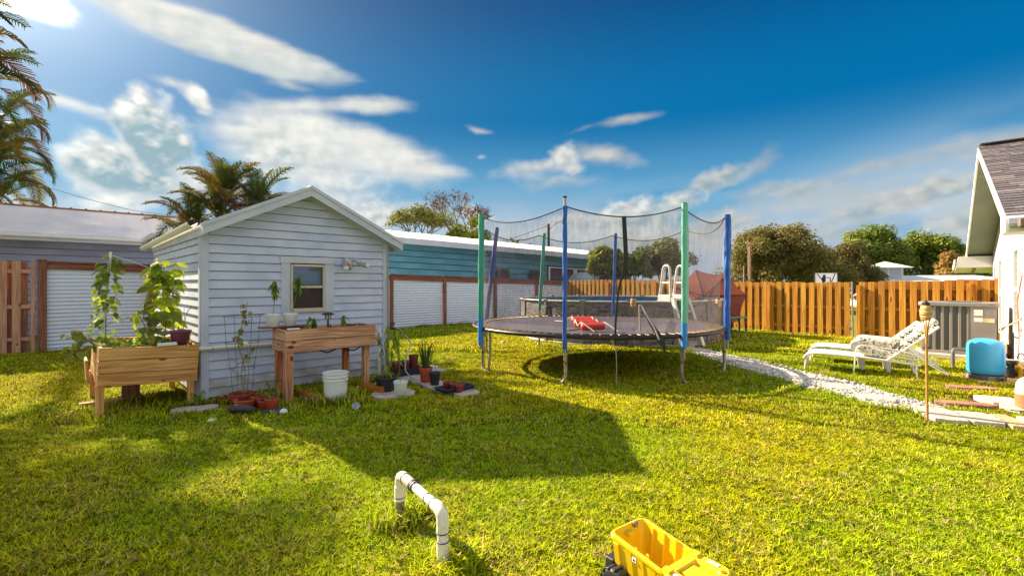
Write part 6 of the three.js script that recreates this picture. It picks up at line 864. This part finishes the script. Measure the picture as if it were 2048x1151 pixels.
  solo('white_stone', mv(new THREE.IcosahedronGeometry(0.05, 1), 0, 0, 0), M.whiteMatte, 'small white stone on the grass beside the blue tray', 'stone', P(-2.79, 5.86, 0.03)); solo('white_stone', mv(new THREE.IcosahedronGeometry(0.055, 1).scale(1.3, 0.5, 1), 0, 0, 0), M.whiteMatte, 'flat white stone on the grass in front of the bare shed corner', 'stone', P(-3.45, 5.52, 0.02));
}
function loftTray(hx, hz, h) { const R = (a, b, y) => [V3(-a, y, -b), V3(a, y, -b), V3(a, y, b), V3(-a, y, b)], rings = [R(hx * 0.9, hz * 0.86, 0), R(hx, hz, h), R(hx + 0.012, hz + 0.012, h), R(hx + 0.012, hz + 0.012, h - 0.008)].concat([]), inn = [R(hx * 0.97, hz * 0.97, h), R(hx * 0.88, hz * 0.84, 0.008)], gs = []; const side = (a, b) => { for (let k = 0; k < 4; k++) { const n = (k + 1) % 4; const g = new THREE.BufferGeometry().setFromPoints([a[k], b[k], b[n], a[k], b[n], a[n]]); g.computeVertexNormals(); gs.push(g); } }; for (let i = 0; i < 3; i++) side(rings[i], rings[i + 1]); side(rings[1], inn[0]); side(inn[0], inn[1]); for (const q of [rings[0], inn[1]]) { const g = new THREE.BufferGeometry().setFromPoints([q[0], q[1], q[2], q[0], q[2], q[3]]); g.computeVertexNormals(); gs.push(g); } return mg(gs); }
// ---------------------------------------------------------------- trees
function leafCloud(blobs, n, size, seed, tone, flat = 0) {          // leaf-sized faces spread through lumpy volumes; tone(r) gives a leaf colour
  const r = rng(seed), pos = new Float32Array(n * 12), nor = new Float32Array(n * 12), col = new Float32Array(n * 12), idx = new Uint32Array(n * 6), tot = blobs.reduce((s, b) => s + b[3] * b[4] * b[5], 0);
  const a = V3(), t = V3(), u = V3(), nn = V3(); let k = 0;
  const tones = blobs.map(() => tone(r));
  for (let i = 0; i < n; i++) {
    let q = r() * tot, bi = 0; while (bi < blobs.length - 1 && (q -= blobs[bi][3] * blobs[bi][4] * blobs[bi][5]) > 0) bi++; const b = blobs[bi];
    do { a.set(r() * 2 - 1, r() * 2 - 1, r() * 2 - 1); } while (a.lengthSq() > 1 || a.lengthSq() < 0.05);
    const dirn = a.clone().normalize(), rad = Math.pow(r(), 0.34) * (r() < 0.05 ? 1.25 : 1) * (0.70 + 0.44 * vnoise(dirn.x * 3 + bi * 7 + 50, dirn.y * 3 + dirn.z * 2 + 50)); a.copy(dirn).multiplyScalar(rad);
    const x = b[0] + a.x * b[3], y = b[1] + a.y * b[4], z = b[2] + a.z * b[5];
    nn.set(r() * 2 - 1, (r() * 2 - 1) + 0.7 + flat, r() * 2 - 1).addScaledVector(dirn, 0.7).normalize(); t.set(r() - 0.5, r() - 0.5, r() - 0.5).cross(nn).normalize(); u.copy(nn).cross(t);
    const s = size * (0.6 + 0.8 * r()), w = s * (0.35 + 0.2 * r());
    const P = [[-w, 0], [0, -s], [w, 0], [0, s]]; const c = tone(r), c2 = tones[bi], cc = [c[0] * 0.5 + c2[0] * 0.5, c[1] * 0.5 + c2[1] * 0.5, c[2] * 0.5 + c2[2] * 0.5];
    P.forEach(([e, f], m) => { const o = (i * 4 + m) * 3; pos[o] = x + t.x * e + u.x * f; pos[o + 1] = y + t.y * e + u.y * f; pos[o + 2] = z + t.z * e + u.z * f; nor[o] = nn.x; nor[o + 1] = nn.y; nor[o + 2] = nn.z; col[o] = cc[0]; col[o + 1] = cc[1]; col[o + 2] = cc[2]; });
    idx.set([i * 4, i * 4 + 1, i * 4 + 2, i * 4, i * 4 + 2, i * 4 + 3], k); k += 6;
  }
  const g = new THREE.BufferGeometry(); g.setAttribute('position', new THREE.BufferAttribute(pos, 3)); g.setAttribute('normal', new THREE.BufferAttribute(nor, 3)); g.setAttribute('color', new THREE.BufferAttribute(col, 3)); g.setIndex(new THREE.BufferAttribute(idx, 1)); return g;
}
const foliage = phys({ color: rgb(1, 1, 1), vertexColors: true, roughness: 0.7, transmission: 0.45, thickness: 0, side: THREE.DoubleSide, specularIntensity: 0.3 });
const bark = std({ map: grime(s3(124, 104, 86), s3(78, 64, 54), 12, [2, 2]), bumpMap: bumpCoarse, bumpScale: 0.03, roughness: 0.95 }), barkPale = std({ map: grime(s3(150, 136, 122), s3(104, 92, 82), 12, [2, 2]), roughness: 0.95 });
const toneOf = (a, b, c) => (r) => { const k = r(); const q = k < 0.5 ? mix3(a, b, k * 2) : mix3(b, c, k * 2 - 1), v = 1.8 * (0.75 + 0.5 * r()); return [q[0] * v, q[1] * v, q[2] * v]; };
const GREEN = toneOf([0.07, 0.11, 0.015], [0.12, 0.16, 0.02], [0.19, 0.20, 0.03]), OLIVE = toneOf([0.09, 0.09, 0.025], [0.14, 0.125, 0.03], [0.20, 0.16, 0.05]), DEEP = toneOf([0.04, 0.07, 0.015], [0.07, 0.11, 0.02], [0.13, 0.15, 0.03]), LIMEY = toneOf([0.10, 0.14, 0.02], [0.19, 0.20, 0.02], [0.26, 0.24, 0.03]), REDDISH = toneOf([0.05, 0.018, 0.015], [0.08, 0.03, 0.024], [0.11, 0.055, 0.04]), AMBER = toneOf([0.20, 0.12, 0.03], [0.26, 0.15, 0.04], [0.20, 0.18, 0.04]);
function limb(parent, pts, r0, r1, mat = bark, name = 'limb') { const c = new THREE.CatmullRomCurve3(pts), n = 14, rad = 7, g = new THREE.TubeGeometry(c, n, 1, rad), p = g.attributes.position; for (let i = 0; i <= n; i++) { const q = c.getPointAt(i / n), R = mix(r0, r1, i / n); for (let k = 0; k <= rad; k++) { const o = i * (rad + 1) + k; p.setXYZ(o, q.x + (p.getX(o) - q.x) * R, q.y + (p.getY(o) - q.y) * R, q.z + (p.getZ(o) - q.z) * R); } } g.computeVertexNormals(); return part(name, g, mat, parent); }
function tree(name, label, x, d, blobs, n, size, tone, seed, o = {}) {
  const t = thing(name, label, 'tree', W3(x, d), 0, o.group), r = rng(seed), top = o.fork ?? 1.6, m = o.bark || bark, R = o.r ?? 0.16;
  limb(t, [V3(0, 0, 0), V3((r() - 0.5) * 0.1, top * 0.5, (r() - 0.5) * 0.1), V3(0, top, 0)], R, R * 0.75, m, 'trunk');
  for (const b of blobs.slice(0, o.limbs ?? 9)) { const e = V3(b[0], b[1], b[2]); limb(t, [V3(0, top * 0.9, 0), V3(e.x * 0.4 + (r() - 0.5) * 0.2, mix(top, e.y, 0.5), e.z * 0.4), e], R * 0.6, R * 0.14, m); }
  part('crown', leafCloud(blobs, n, size, seed, tone, o.flat || 0), foliage, t); return t;
}
const lumps = (seed, n, rx, ry, rz, cy, k, shape = 0) => { const r = rng(seed), o = []; for (let i = 0; i < n; i++) { let a = r() * 6.28, e = Math.asin(r() * 1.5 - 0.5), q = Math.pow(r(), 0.4) * 0.8; o.push([Math.cos(a) * Math.cos(e) * rx * q, cy + Math.sin(e) * ry * q * (shape ? 1 : 1), Math.sin(a) * Math.cos(e) * rz * q, k * (0.7 + 0.6 * r()), k * (0.55 + 0.4 * r()), k * (0.7 + 0.6 * r())]); } return o; };
{
  // young trees behind the pool
  tree('young_tree', 'young broad-leaved tree behind the fence at the centre, in front of the canopy', 4.95, 25.2, lumps(1, 16, 1.15, 1.05, 1.1, 2.75, 0.45), 2700, 0.17, LIMEY, 201, { r: 0.06, fork: 1.2 });
  tree('broadleaf_tree', 'dark broad-leaved tree behind the fence directly left of the pool ladder', 6.5, 25.6, lumps(2, 14, 1.2, 0.8, 1.2, 2.45, 0.5), 3600, 0.15, GREEN, 202, { r: 0.07, fork: 1.0 });
  tree('broadleaf_tree', 'taller rounded grey-green tree seen through the net behind the ladder', 8.6, 27.0, lumps(3, 20, 1.75, 1.35, 1.6, 2.9, 0.62), 9500, 0.10, toneOf([0.06, 0.08, 0.03], [0.10, 0.12, 0.045], [0.16, 0.16, 0.06]), 203, { r: 0.1, fork: 1.4 });
  // big bushy tree and its neighbours at the right
  tree('bushy_tree', 'very large rounded olive-brown bushy tree above the cedar fence', 15.9, 28.8, [...lumps(4, 60, 3.5, 2.6, 2.6, 2.75, 0.85), [-3.2, 1.5, 0, 1.1, 1.2, 1], [3.4, 1.9, 0, 1.2, 1.4, 1], [4.2, 1.6, 0, 1.1, 1.3, 1]], 50000, 0.08, OLIVE, 204, { r: 0.25, fork: 1.5 });
  tree('bushy_tree', 'darker brown bushy tree merging with the right side of the large bushy tree', 21.5, 31.5, lumps(5, 34, 2.7, 2.4, 2, 2.4, 0.85), 30000, 0.09, toneOf([0.08, 0.07, 0.02], [0.12, 0.10, 0.03], [0.18, 0.13, 0.04]), 205, { r: 0.2, fork: 1.2 });
  tree('shade_tree', 'bright green rounded tree behind the white cupola', 31.3, 42, lumps(6, 30, 3.4, 2.6, 2.2, 4.1, 1.1), 20000, 0.14, GREEN, 206, { r: 0.25, fork: 2 });
  tree('shade_tree', 'wide green tree between the cupola and the white house', 37.2, 43, lumps(7, 28, 3.5, 2.3, 2.2, 3.9, 1.05), 17000, 0.14, GREEN, 207, { r: 0.25, fork: 2 });
  tree('shade_tree', 'dark green tree crown farthest back beside the white house', 41.5, 46, lumps(8, 18, 2.6, 2.2, 2.2, 3.6, 1.1), 11000, 0.15, DEEP, 208, { r: 0.25, fork: 2 });
  tree('amber_tree', 'small amber and olive coloured tree next to the eave of the white house', 33.4, 36, lumps(9, 14, 1.3, 1.7, 1.2, 2.5, 0.7), 6000, 0.11, AMBER, 209, { r: 0.12, fork: 1 });
  { const h = thing('distant_hedge', 'dark mass of shrubs under the trees behind the white outbuilding', 'shrubs', W3(35, 41)); h.userData.kind = 'stuff'; part('foliage', leafCloud(Array.from({ length: 22 }, (_, i) => [-8.5 + i * 0.8, 1.5 + (i % 3) * 0.35, (i % 2) * 0.8, 1, 1.2, 0.9]), 17000, 0.13, 210, DEEP), foliage, h); }
  // trees beyond the teal building
  // branching that forks again and again; ends are returned
  const fork = (parent, seed, p, dir, len, rad, levels, spread, up, mat, ends, twigs) => {
    const r = rng(seed), grow = (q, d, l, R, k) => {
      const m = q.clone().addScaledVector(d, l * 0.5).add(V3((r() - 0.5) * l * 0.16, (r() - 0.5) * l * 0.1, (r() - 0.5) * l * 0.16)), e = q.clone().addScaledVector(d, l), c = new THREE.CatmullRomCurve3([q, m, e]), g = new THREE.TubeGeometry(c, 6, 1, 6), P = g.attributes.position;
      for (let i = 0; i <= 6; i++) { const o = c.getPointAt(i / 6), w = mix(R, R * 0.66, i / 6); for (let j = 0; j <= 6; j++) { const n = i * 7 + j; P.setXYZ(n, o.x + (P.getX(n) - o.x) * w, o.y + (P.getY(n) - o.y) * w, o.z + (P.getZ(n) - o.z) * w); } } g.computeVertexNormals();
      if (k > levels - 2) part('limb', g, mat, parent); else twigs.push(g);
      if (k <= 1) ends.push(e); if (k === 0) return;
      const n = k > 2 ? 3 : 2 + (r() < 0.45 ? 1 : 0), a0 = r() * 6.28;
      for (let i = 0; i < n; i++) { const a = a0 + i * 6.28 / n + (r() - 0.5) * 0.8, t = V3(Math.cos(a), 0, Math.sin(a)), s = spread * (0.6 + 0.7 * r()), nd = d.clone().addScaledVector(t, s).add(V3(0, up * (r() - 0.25), 0)).normalize(); grow(e, nd, l * (0.62 + 0.28 * r()), R * 0.64, k - 1); }
    }; grow(p, dir.normalize(), len, rad, levels);
  };
  {
    const t = thing('umbrella_tree', 'flat-topped pale green tree beyond the left end of the teal roof', 'tree', W3(-7.4, 36)), ends = [], tw = []; limb(t, [V3(0.5, 0, 0), V3(0.4, 2, 0), V3(0.3, 3.5, 0)], 0.17, 0.13, barkPale, 'trunk');
    fork(t, 12, V3(0.3, 3.45, 0), V3(-0.25, 1, 0.1), 0.95, 0.10, 5, 0.62, 0.15, barkPale, ends, tw); fork(t, 19, V3(0.3, 3.45, 0), V3(0.35, 1, -0.1), 0.95, 0.10, 5, 0.62, 0.15, barkPale, ends, tw); part('twigs', mg(tw), barkPale, t);
    const b = ends.filter((e) => e.y > 4.6).map((e) => [e.x, e.y, e.z, 0.36, 0.2, 0.36]); t.scale.setScalar(1.1); part('crown', leafCloud(b, 6600, 0.085, 221, toneOf([0.09, 0.11, 0.02], [0.15, 0.16, 0.03], [0.22, 0.21, 0.05]), 0.6), foliage, t);
  }
  {
    const t = thing('bare_tree', 'tall nearly bare tree with reddish seed pods at its branch tips', 'tree', W3(-4.85, 40)), ends = [], tw = [], r = rng(5); limb(t, [V3(0.6, 0, 0), V3(0.6, 2.4, 0), V3(0.45, 4.2, 0)], 0.17, 0.14, barkPale, 'trunk');
    fork(t, 33, V3(0.45, 4.15, 0), V3(-0.35, 1, 0.05), 1.55, 0.12, 5, 0.5, 0.25, barkPale, ends, tw); fork(t, 41, V3(0.45, 4.15, 0), V3(0.45, 1, 0), 1.35, 0.10, 5, 0.55, 0.2, barkPale, ends, tw); limb(t, [V3(0.5, 3.9, 0), V3(-1.2, 4.1, 0), V3(-2.7, 4.35, 0)], 0.05, 0.015, barkPale); part('twigs', mg(tw), barkPale, t);
    const b = ends.filter((e) => e.y > 6.2 && r() < 0.75).map((e) => [e.x, e.y + 0.05, e.z, 0.2, 0.16, 0.2]); part('seed_pods', leafCloud(b, 2600, 0.07, 231, REDDISH), foliage, t);
  }
  tree('round_tree', 'bright yellow-green leafy tree behind the left trampoline pole', -3.15, 36, [...lumps(11, 22, 1.7, 1.5, 1.5, 4.8, 0.65), [-1.5, 3.9, 0, 0.7, 0.5, 0.6], [0.4, 6.2, 0, 0.6, 0.5, 0.6]], 7000, 0.13, LIMEY, 240, { r: 0.14, fork: 2.4 });
  tree('round_tree', 'dull brown-green tree behind the net right of the left trampoline pole', -0.9, 37, lumps(12, 12, 0.9, 1.2, 0.9, 4.1, 0.6), 4600, 0.11, OLIVE, 241, { r: 0.1, fork: 2.4 });
  tree('small_tree', 'small tree crown peeping above the teal roof beside the shed gable', -9.05, 37, lumps(13, 8, 0.8, 0.7, 0.8, 3.9, 0.5), 2600, 0.10, LIMEY, 242, { r: 0.08, fork: 2.5 });
}
// ---------------------------------------------------------------- palms
const frondMat = { green: leafMat(0.09, 0.12, 0.02, 0.4), gold: leafMat(0.19, 0.14, 0.02, 0.45), rust: leafMat(0.15, 0.07, 0.035, 0.35), deep: leafMat(0.055, 0.075, 0.02, 0.35) };
function frond(L, el, droop, ll, n, seed, wide = 0.022) {             // one feather leaf growing along +x, climbing at el, bending down by droop
  const r = rng(seed), pos = [], idx = [], mid = [];
  for (let i = 0; i <= 16; i++) { const s = i / 16, a = el - droop * s * s; const p = i ? mid[i - 1].clone() : V3(); if (i) p.add(V3(Math.cos(a) * L / 16, Math.sin(a) * L / 16, 0)); mid.push(p); }
  const c = new THREE.CatmullRomCurve3(mid), rb = new THREE.TubeGeometry(c, 16, 0.012, 4), quad = (a, b, d, e) => { const o = pos.length / 3; for (const q of [a, b, d, e]) pos.push(q.x, q.y, q.z); idx.push(o, o + 1, o + 2, o, o + 2, o + 3); };
  for (let i = 0; i < n; i++) for (const sd of [-1, 1]) {
    const s = 0.16 + 0.84 * (i + r() * 0.5) / n, p = c.getPointAt(clamp(s)), t = c.getTangentAt(clamp(s)), up = V3(-t.y, t.x, 0), l = ll * Math.sin(Math.PI * (0.12 + 0.80 * s)) * (0.85 + 0.3 * r());
    const d = t.clone().multiplyScalar(0.75).addScaledVector(V3(0, 0, 1), sd * 0.75).addScaledVector(up, 0.30).normalize(), m = p.clone().addScaledVector(d, l * 0.55), e = p.clone().addScaledVector(d, l * 0.9); m.y -= l * 0.04; e.y -= l * (0.14 + 0.22 * droop * s + 0.1 * r());
    const w = t.clone().multiplyScalar(wide), w2 = t.clone().multiplyScalar(wide * 0.8);
    quad(p.clone().sub(w), p.clone().add(w), m.clone().add(w2), m.clone().sub(w2)); const o = pos.length / 3; for (const q of [m.clone().sub(w2), m.clone().add(w2), e]) pos.push(q.x, q.y, q.z); idx.push(o, o + 1, o + 2);
  }
  const g = new THREE.BufferGeometry(); g.setAttribute('position', new THREE.Float32BufferAttribute(pos, 3)); g.setIndex(idx); return mg([rb, (() => { const q = g.toNonIndexed(); q.computeVertexNormals(); return q; })()]);
}
function palm(name, label, x, d, heads, seed, o = {}) {
  const r = rng(seed), p = thing(name, label, 'palm', W3(x, d)), L = o.L ?? 1.6, V = o.variants ?? [[1.35, 0.5], [1.0, 1.1], [0.6, 1.5], [0.2, 1.5]], geos = V.map(([e, q], i) => [0, 1].map((k) => frond(L * (0.9 + 0.2 * k), e, q, o.ll ?? 0.5, o.n ?? 30, seed + i * 2 + k, o.wide ?? 0.02)));
  const tm = std({ map: grime(s3(150, 140, 96), s3(100, 84, 54), 10, [4, 4]), roughness: 0.8 });
  heads.forEach(([hx, h, hz, k]) => {
    const lean = V3(hx, h, hz), b = V3(hx * 0.35, 0, hz * 0.35); limb(p, [b, V3(hx * 0.6, h * 0.5, hz * 0.6), lean], 0.05 * (o.th ?? 1), 0.035 * (o.th ?? 1), tm, 'trunk'); part('crown_shaft', rod(lean.clone().add(V3(0, -0.35, 0)), lean.clone().add(V3(0, 0.1, 0)), 0.05 * (o.th ?? 1), 0.03, 8), frondMat.green, p);
    const n = o.fronds ?? 10; for (let i = 0; i < n; i++) { const v = Math.min(V.length - 1, Math.floor(i / n * V.length)), f = part('frond', geos[v][i % 2], [frondMat.green, frondMat.deep, frondMat.gold, frondMat.rust][v < 2 ? (r() < 0.6 ? 0 : 2) : (r() < 0.4 ? 1 : r() < 0.6 ? 2 : 3)], p); f.position.copy(lean); f.rotation.y = i * 2.4 + r() * 0.7; f.scale.setScalar((k ?? 1) * (0.85 + 0.3 * r())); }
  });
  return p;
}
palm('areca_palm', 'clump of bushy palms with golden fronds rising behind the shed', -7.35, 12.4, [[-0.1, 3.55, 0, 1.05], [0.8, 3.5, 0.1, 0.95], [-0.75, 3.0, 0.2, 0.9], [0.35, 3.1, -0.4, 0.95], [1.2, 3.1, -0.1, 0.8], [-1.15, 2.7, -0.1, 0.8], [0.1, 3.75, 0.3, 0.9], [-0.45, 3.3, -0.3, 0.9]], 301, { fronds: 11, L: 1.25, ll: 0.46, n: 32, wide: 0.014, variants: [[1.4, 0.45], [1.15, 0.9], [0.85, 1.3], [0.4, 1.5]] });
palm('tall_palm', 'tall palm clump at the far left edge rising from behind the white metal roof', -24.9, 22.6, [[0, 11.2, 0, 1.1], [-1.2, 9.8, 0.6, 1.1], [1.0, 9.2, 0.2, 1.0], [-0.4, 8.2, -0.8, 1.1], [1.3, 7.4, 0.8, 1.0], [0.2, 6.5, 0, 1.1], [-1.5, 6.0, -0.4, 1], [1.2, 5.4, 0.4, 0.95]], 311, { fronds: 13, L: 2.7, ll: 0.72, n: 34, wide: 0.03, th: 1.8, variants: [[1.15, 1.1], [0.7, 1.7], [0.25, 1.9], [-0.2, 1.6]] });
palm('shade_palm', 'nearer palm whose fronds hang into the picture at the far left edge', -14.0, 11.0, [[0, 6.9, 0, 1], [-1.3, 7.8, 0.6, 1], [-0.9, 5.6, 0.5, 0.9], [-0.5, 8.9, 0.4, 1], [-1.0, 6.5, -0.4, 1], [1.5, 7.0, 0.4, 0.95], [1.15, 6.1, 0.2, 0.95], [0.9, 7.7, 0.1, 0.9]], 321, { fronds: 12, L: 1.9, ll: 0.6, n: 26, wide: 0.03, th: 1.4 });
palm('roof_palm', 'palm fronds above the teal roof seen through the net', 0.55, 38, [[-0.3, 4.1, 0, 0.8], [0.8, 3.6, 0, 0.8], [-0.9, 3.5, 0.2, 0.8]], 331, { fronds: 10, L: 1.5, ll: 0.5, n: 24, wide: 0.03 });

// ---------------------------------------------------------------- grass
{
  const r = rng(401);
  const tuft = (n, h, w, spread, seed) => { const q = rng(seed), pos = [], idx = [], nor = []; for (let i = 0; i < n; i++) { const a = q() * 6.283, k = Math.sqrt(q()) * spread, bx = Math.cos(a) * k, bz = Math.sin(a) * k, ya = q() * 6.283, hh = h * (0.55 + 0.6 * q()), out = hh * (0.35 + 0.9 * q()), dx = Math.cos(ya), dz = Math.sin(ya), px = -dz * w / 2, pz = dx * w / 2, o = pos.length / 3; pos.push(bx - px, 0, bz - pz, bx + px, 0, bz + pz, bx + dx * out * 0.4 + px * 0.9, hh * 0.65, bz + dz * out * 0.4 + pz * 0.9, bx + dx * out * 0.4 - px * 0.9, hh * 0.65, bz + dz * out * 0.4 - pz * 0.9, bx + dx * out, hh * (0.75 + 0.25 * q()), bz + dz * out); for (let m = 0; m < 5; m++) nor.push(-dx * 0.25, 0.95, -dz * 0.25); idx.push(o, o + 1, o + 2, o, o + 2, o + 3, o + 3, o + 2, o + 4); } const g = new THREE.BufferGeometry(); g.setAttribute('position', new THREE.Float32BufferAttribute(pos, 3)); g.setAttribute('normal', new THREE.Float32BufferAttribute(nor, 3)); g.setIndex(idx); return g; };
  const gm = phys({ color: rgb(1, 1, 1), roughness: 0.9, transmission: 0.08, thickness: 0, side: THREE.DoubleSide, specularIntensity: 0.04 });
  const cS = Math.cos(LOT), sS = Math.sin(LOT);
  const inShed = (x, d) => { const X = x + 4.16, Y = d - 6.45, a = X * cS + Y * sS, b = -X * sS + Y * cS; return a > -0.02 && a < SL + 0.02 && b > 0.0 && b < SW; };
  const inYard = (x, d) => { const f = (x - FA[0]) * -Math.sin(FDIR) + (d - FA[1]) * Math.cos(FDIR); if (f > -0.03) return false; const b = (x - BA[0]) * BU[1] - (d - BA[1]) * BU[0]; if (b < 0.0 ? false : b > 0.05 && false) return false; const cr = (x - BA[0]) * -BU[1] + (d - BA[1]) * BU[0]; if (cr > -0.06) return false; const hx = 12.34, hd = 12.2, hu = [0.661, 0.75], w = (x - hx) * 0.75 - (d - hd) * 0.661; if (w > -0.03) return false; return true; };
  const free = (x, d) => inYard(x, d) && !inShed(x, d) && !onPath(x, d) && !onSlab(x, d, -0.06) && Math.hypot(x - PC[0], d - PC[1]) > PR + 0.32 && !(Math.abs(x - 9.72) < 0.72 && Math.abs(d - 10.45) < 0.56);
  const bare = (x, d) => { const p = Math.exp(-((x + 0.74) ** 2 + (d - 3.16) ** 2) / 0.012) + Math.exp(-((x + 0.36) ** 2 + (d - 2.66) ** 2) / 0.01) + 0.9 * Math.exp(-(((x - 6.0) / 0.5) ** 2 + ((d - 6.7) / 0.35) ** 2)) + 0.85 * Math.exp(-(((x + 4.75) / 0.5) ** 2 + ((d - 6.45) / 0.45) ** 2)); const a = (x + 4.16) * cS + (d - 6.45) * sS, w = (x + 4.16) * sS - (d - 6.45) * cS; return p + (a > -0.1 && a < 2.6 ? 0.75 * smooth(0.62, 0.2, w) : 0); };
  const c = new THREE.Color(), o = new THREE.Object3D();
  const field = (name, label, n, geo, pick, sc, seed) => {
    const q = rng(seed), spots = []; let guard = 0; while (spots.length < n && guard++ < n * 8) { const s = pick(q); if (s && free(s[0], s[1]) && q() > bare(s[0], s[1])) spots.push(s); }
    const im = new THREE.InstancedMesh(geo, gm, spots.length);
    spots.forEach(([x, d], i) => {
      const big = fbm(x * 0.42 + 70, d * 0.42 + 70, 4), med = fbm(x * 2.2 + 30, d * 2.2 + 11, 3), s = sc * (0.55 + 0.75 * q()) * (0.62 + 0.85 * med);
      o.position.set(x, 0.0, -d); o.rotation.set((q() - 0.5) * 0.3, q() * 6.28, (q() - 0.5) * 0.3); o.scale.set(s, s * (0.85 + 0.4 * q()), s); o.updateMatrix(); im.setMatrixAt(i, o.matrix);
      let k = [0.53, 0.48, 0.008]; k = mix3(k, [0.31, 0.46, 0.010], smooth(0.36, 0.70, big) * 0.6 + q() * 0.35); k = mix3(k, [0.56, 0.42, 0.05], smooth(0.50, 0.72, med) * 0.55 * q()); const t = q(); if (t < 0.08) k = [0.55, 0.42, 0.16]; else if (t < 0.12) k = [0.16, 0.09, 0.03]; else if (t < 0.22) k = [0.10, 0.20, 0.02]; const v = 0.55 + 0.8 * q(); c.setRGB(k[0] * v, k[1] * v, k[2] * v); im.setColorAt(i, c);
    });
    im.name = numbered(name); im.castShadow = im.receiveShadow = true; im.userData.kind = 'stuff'; tag(im, label, 'grass'); scene.add(im); return im;
  };
  const wedge = (a, b, m = 0.5) => (q) => { const d = Math.sqrt(mix(a * a, b * b, q())), w = d * 1.12 + m; return [(q() * 2 - 1) * w, d]; };
  field('grass', 'short dense lawn grass nearest the viewer', 175000, tuft(13, 0.038, 0.0048, 0.034, 1), wedge(1.6, 5.2, 0.6), 1, 411);
  field('grass', 'lawn grass in the middle of the yard around the shed and trampoline', 150000, tuft(13, 0.042, 0.0075, 0.055, 2), wedge(5.2, 11), 1, 412);
  field('grass', 'lawn grass at the back of the yard along the fences', 70000, tuft(12, 0.055, 0.016, 0.11, 3), wedge(11, 24), 1, 413);
  // longer uncut blades where the mower does not reach
  const rim = (q) => { const t = q(); const at = (x, d, s) => [x + (q() - 0.5) * s, d + (q() - 0.5) * s]; if (t < 0.3) { const u = q() * 3.0 - 0.15, w = -0.1 - q() * 0.5; return [-4.16 + cS * u - sS * w, 6.45 + sS * u + cS * w]; } if (t < 0.5) { const u = q() * 17; return [FA[0] + FU[0] * u + 0.06, FA[1] + FU[1] * u - 0.08 - q() * 0.12]; } if (t < 0.62) { const u = q() * BLEN; return [BA[0] + BU[0] * u - 0.1 - q() * 0.1, BA[1] + BU[1] * u - 0.1]; } if (t < 0.72) return at(-4.5, 6.0, 1.3); if (t < 0.8) return at(-0.36, 2.66, 0.28); if (t < 0.86) return at(-0.74, 3.19, 0.25); if (t < 0.92) return at(-2.3, 6.5, 0.7); const u = q(), d = mix(5.5, 12, u), e = edgeAt(q() < 0.5 ? pathL : pathR, d); return e ? [e + (q() - 0.5) * 0.1, d] : null; };
  field('long_grass', 'longer uncut grass along the walls, fences, path and post feet', 3600, tuft(7, 0.12, 0.007, 0.05, 4), rim, 1, 414);
  // bare earth where the lawn is worn, and a scatter of dead leaves
  const soilPatch = (x, d, w, h, seed) => { const q = rng(seed), sh = new THREE.Shape(); for (let i = 0; i < 22; i++) { const a = i / 22 * 6.283, k = 0.6 + 0.6 * q(); (i ? sh.lineTo.bind(sh) : sh.moveTo.bind(sh))(Math.cos(a) * w * k, Math.sin(a) * h * k); } const g = new THREE.ShapeGeometry(sh); g.rotateX(-Math.PI / 2); g.translate(x, 0.005 + seed * 0.0009, -d); struct('bare_soil', uvBox(g, 'x'), M.soil); };
  soilPatch(-0.74, 3.15, 0.12, 0.10, 1); soilPatch(-0.36, 2.65, 0.10, 0.09, 2); soilPatch(6.0, 6.7, 0.6, 0.4, 3); soilPatch(-4.8, 6.45, 0.7, 0.6, 4); for (let i = 0; i < 6; i++) { const u = 0.2 + i * 0.44; soilPatch(-4.16 + cS * u + sS * 0.26, 6.45 + sS * u - cS * 0.26, 0.36, 0.34, 5 + i); }
  const lv = leafGeo(0.022, 0.035, 0.5), n = 420, im = new THREE.InstancedMesh(lv, L.straw, n), q = rng(77), pick = wedge(2.2, 12); for (let i = 0; i < n; i++) { const [x, d] = pick(q); o.position.set(x, 0.03 + q() * 0.015, -d); o.rotation.set(q() - 0.5, q() * 6.28, q() * 2); const s = free(x, d) ? 0.7 + q() * 0.8 : 0.001; o.scale.setScalar(s); o.updateMatrix(); im.setMatrixAt(i, o.matrix); const k = 0.5 + q() * 0.7; im.setColorAt(i, c.setRGB(k, k * 0.8, k * 0.7)); } im.name = 'dead_leaves'; im.userData.kind = 'stuff'; im.castShadow = true; tag(im, 'dead brown leaves scattered over the lawn', 'leaves'); scene.add(im);
}
renderer.render(scene, camera);
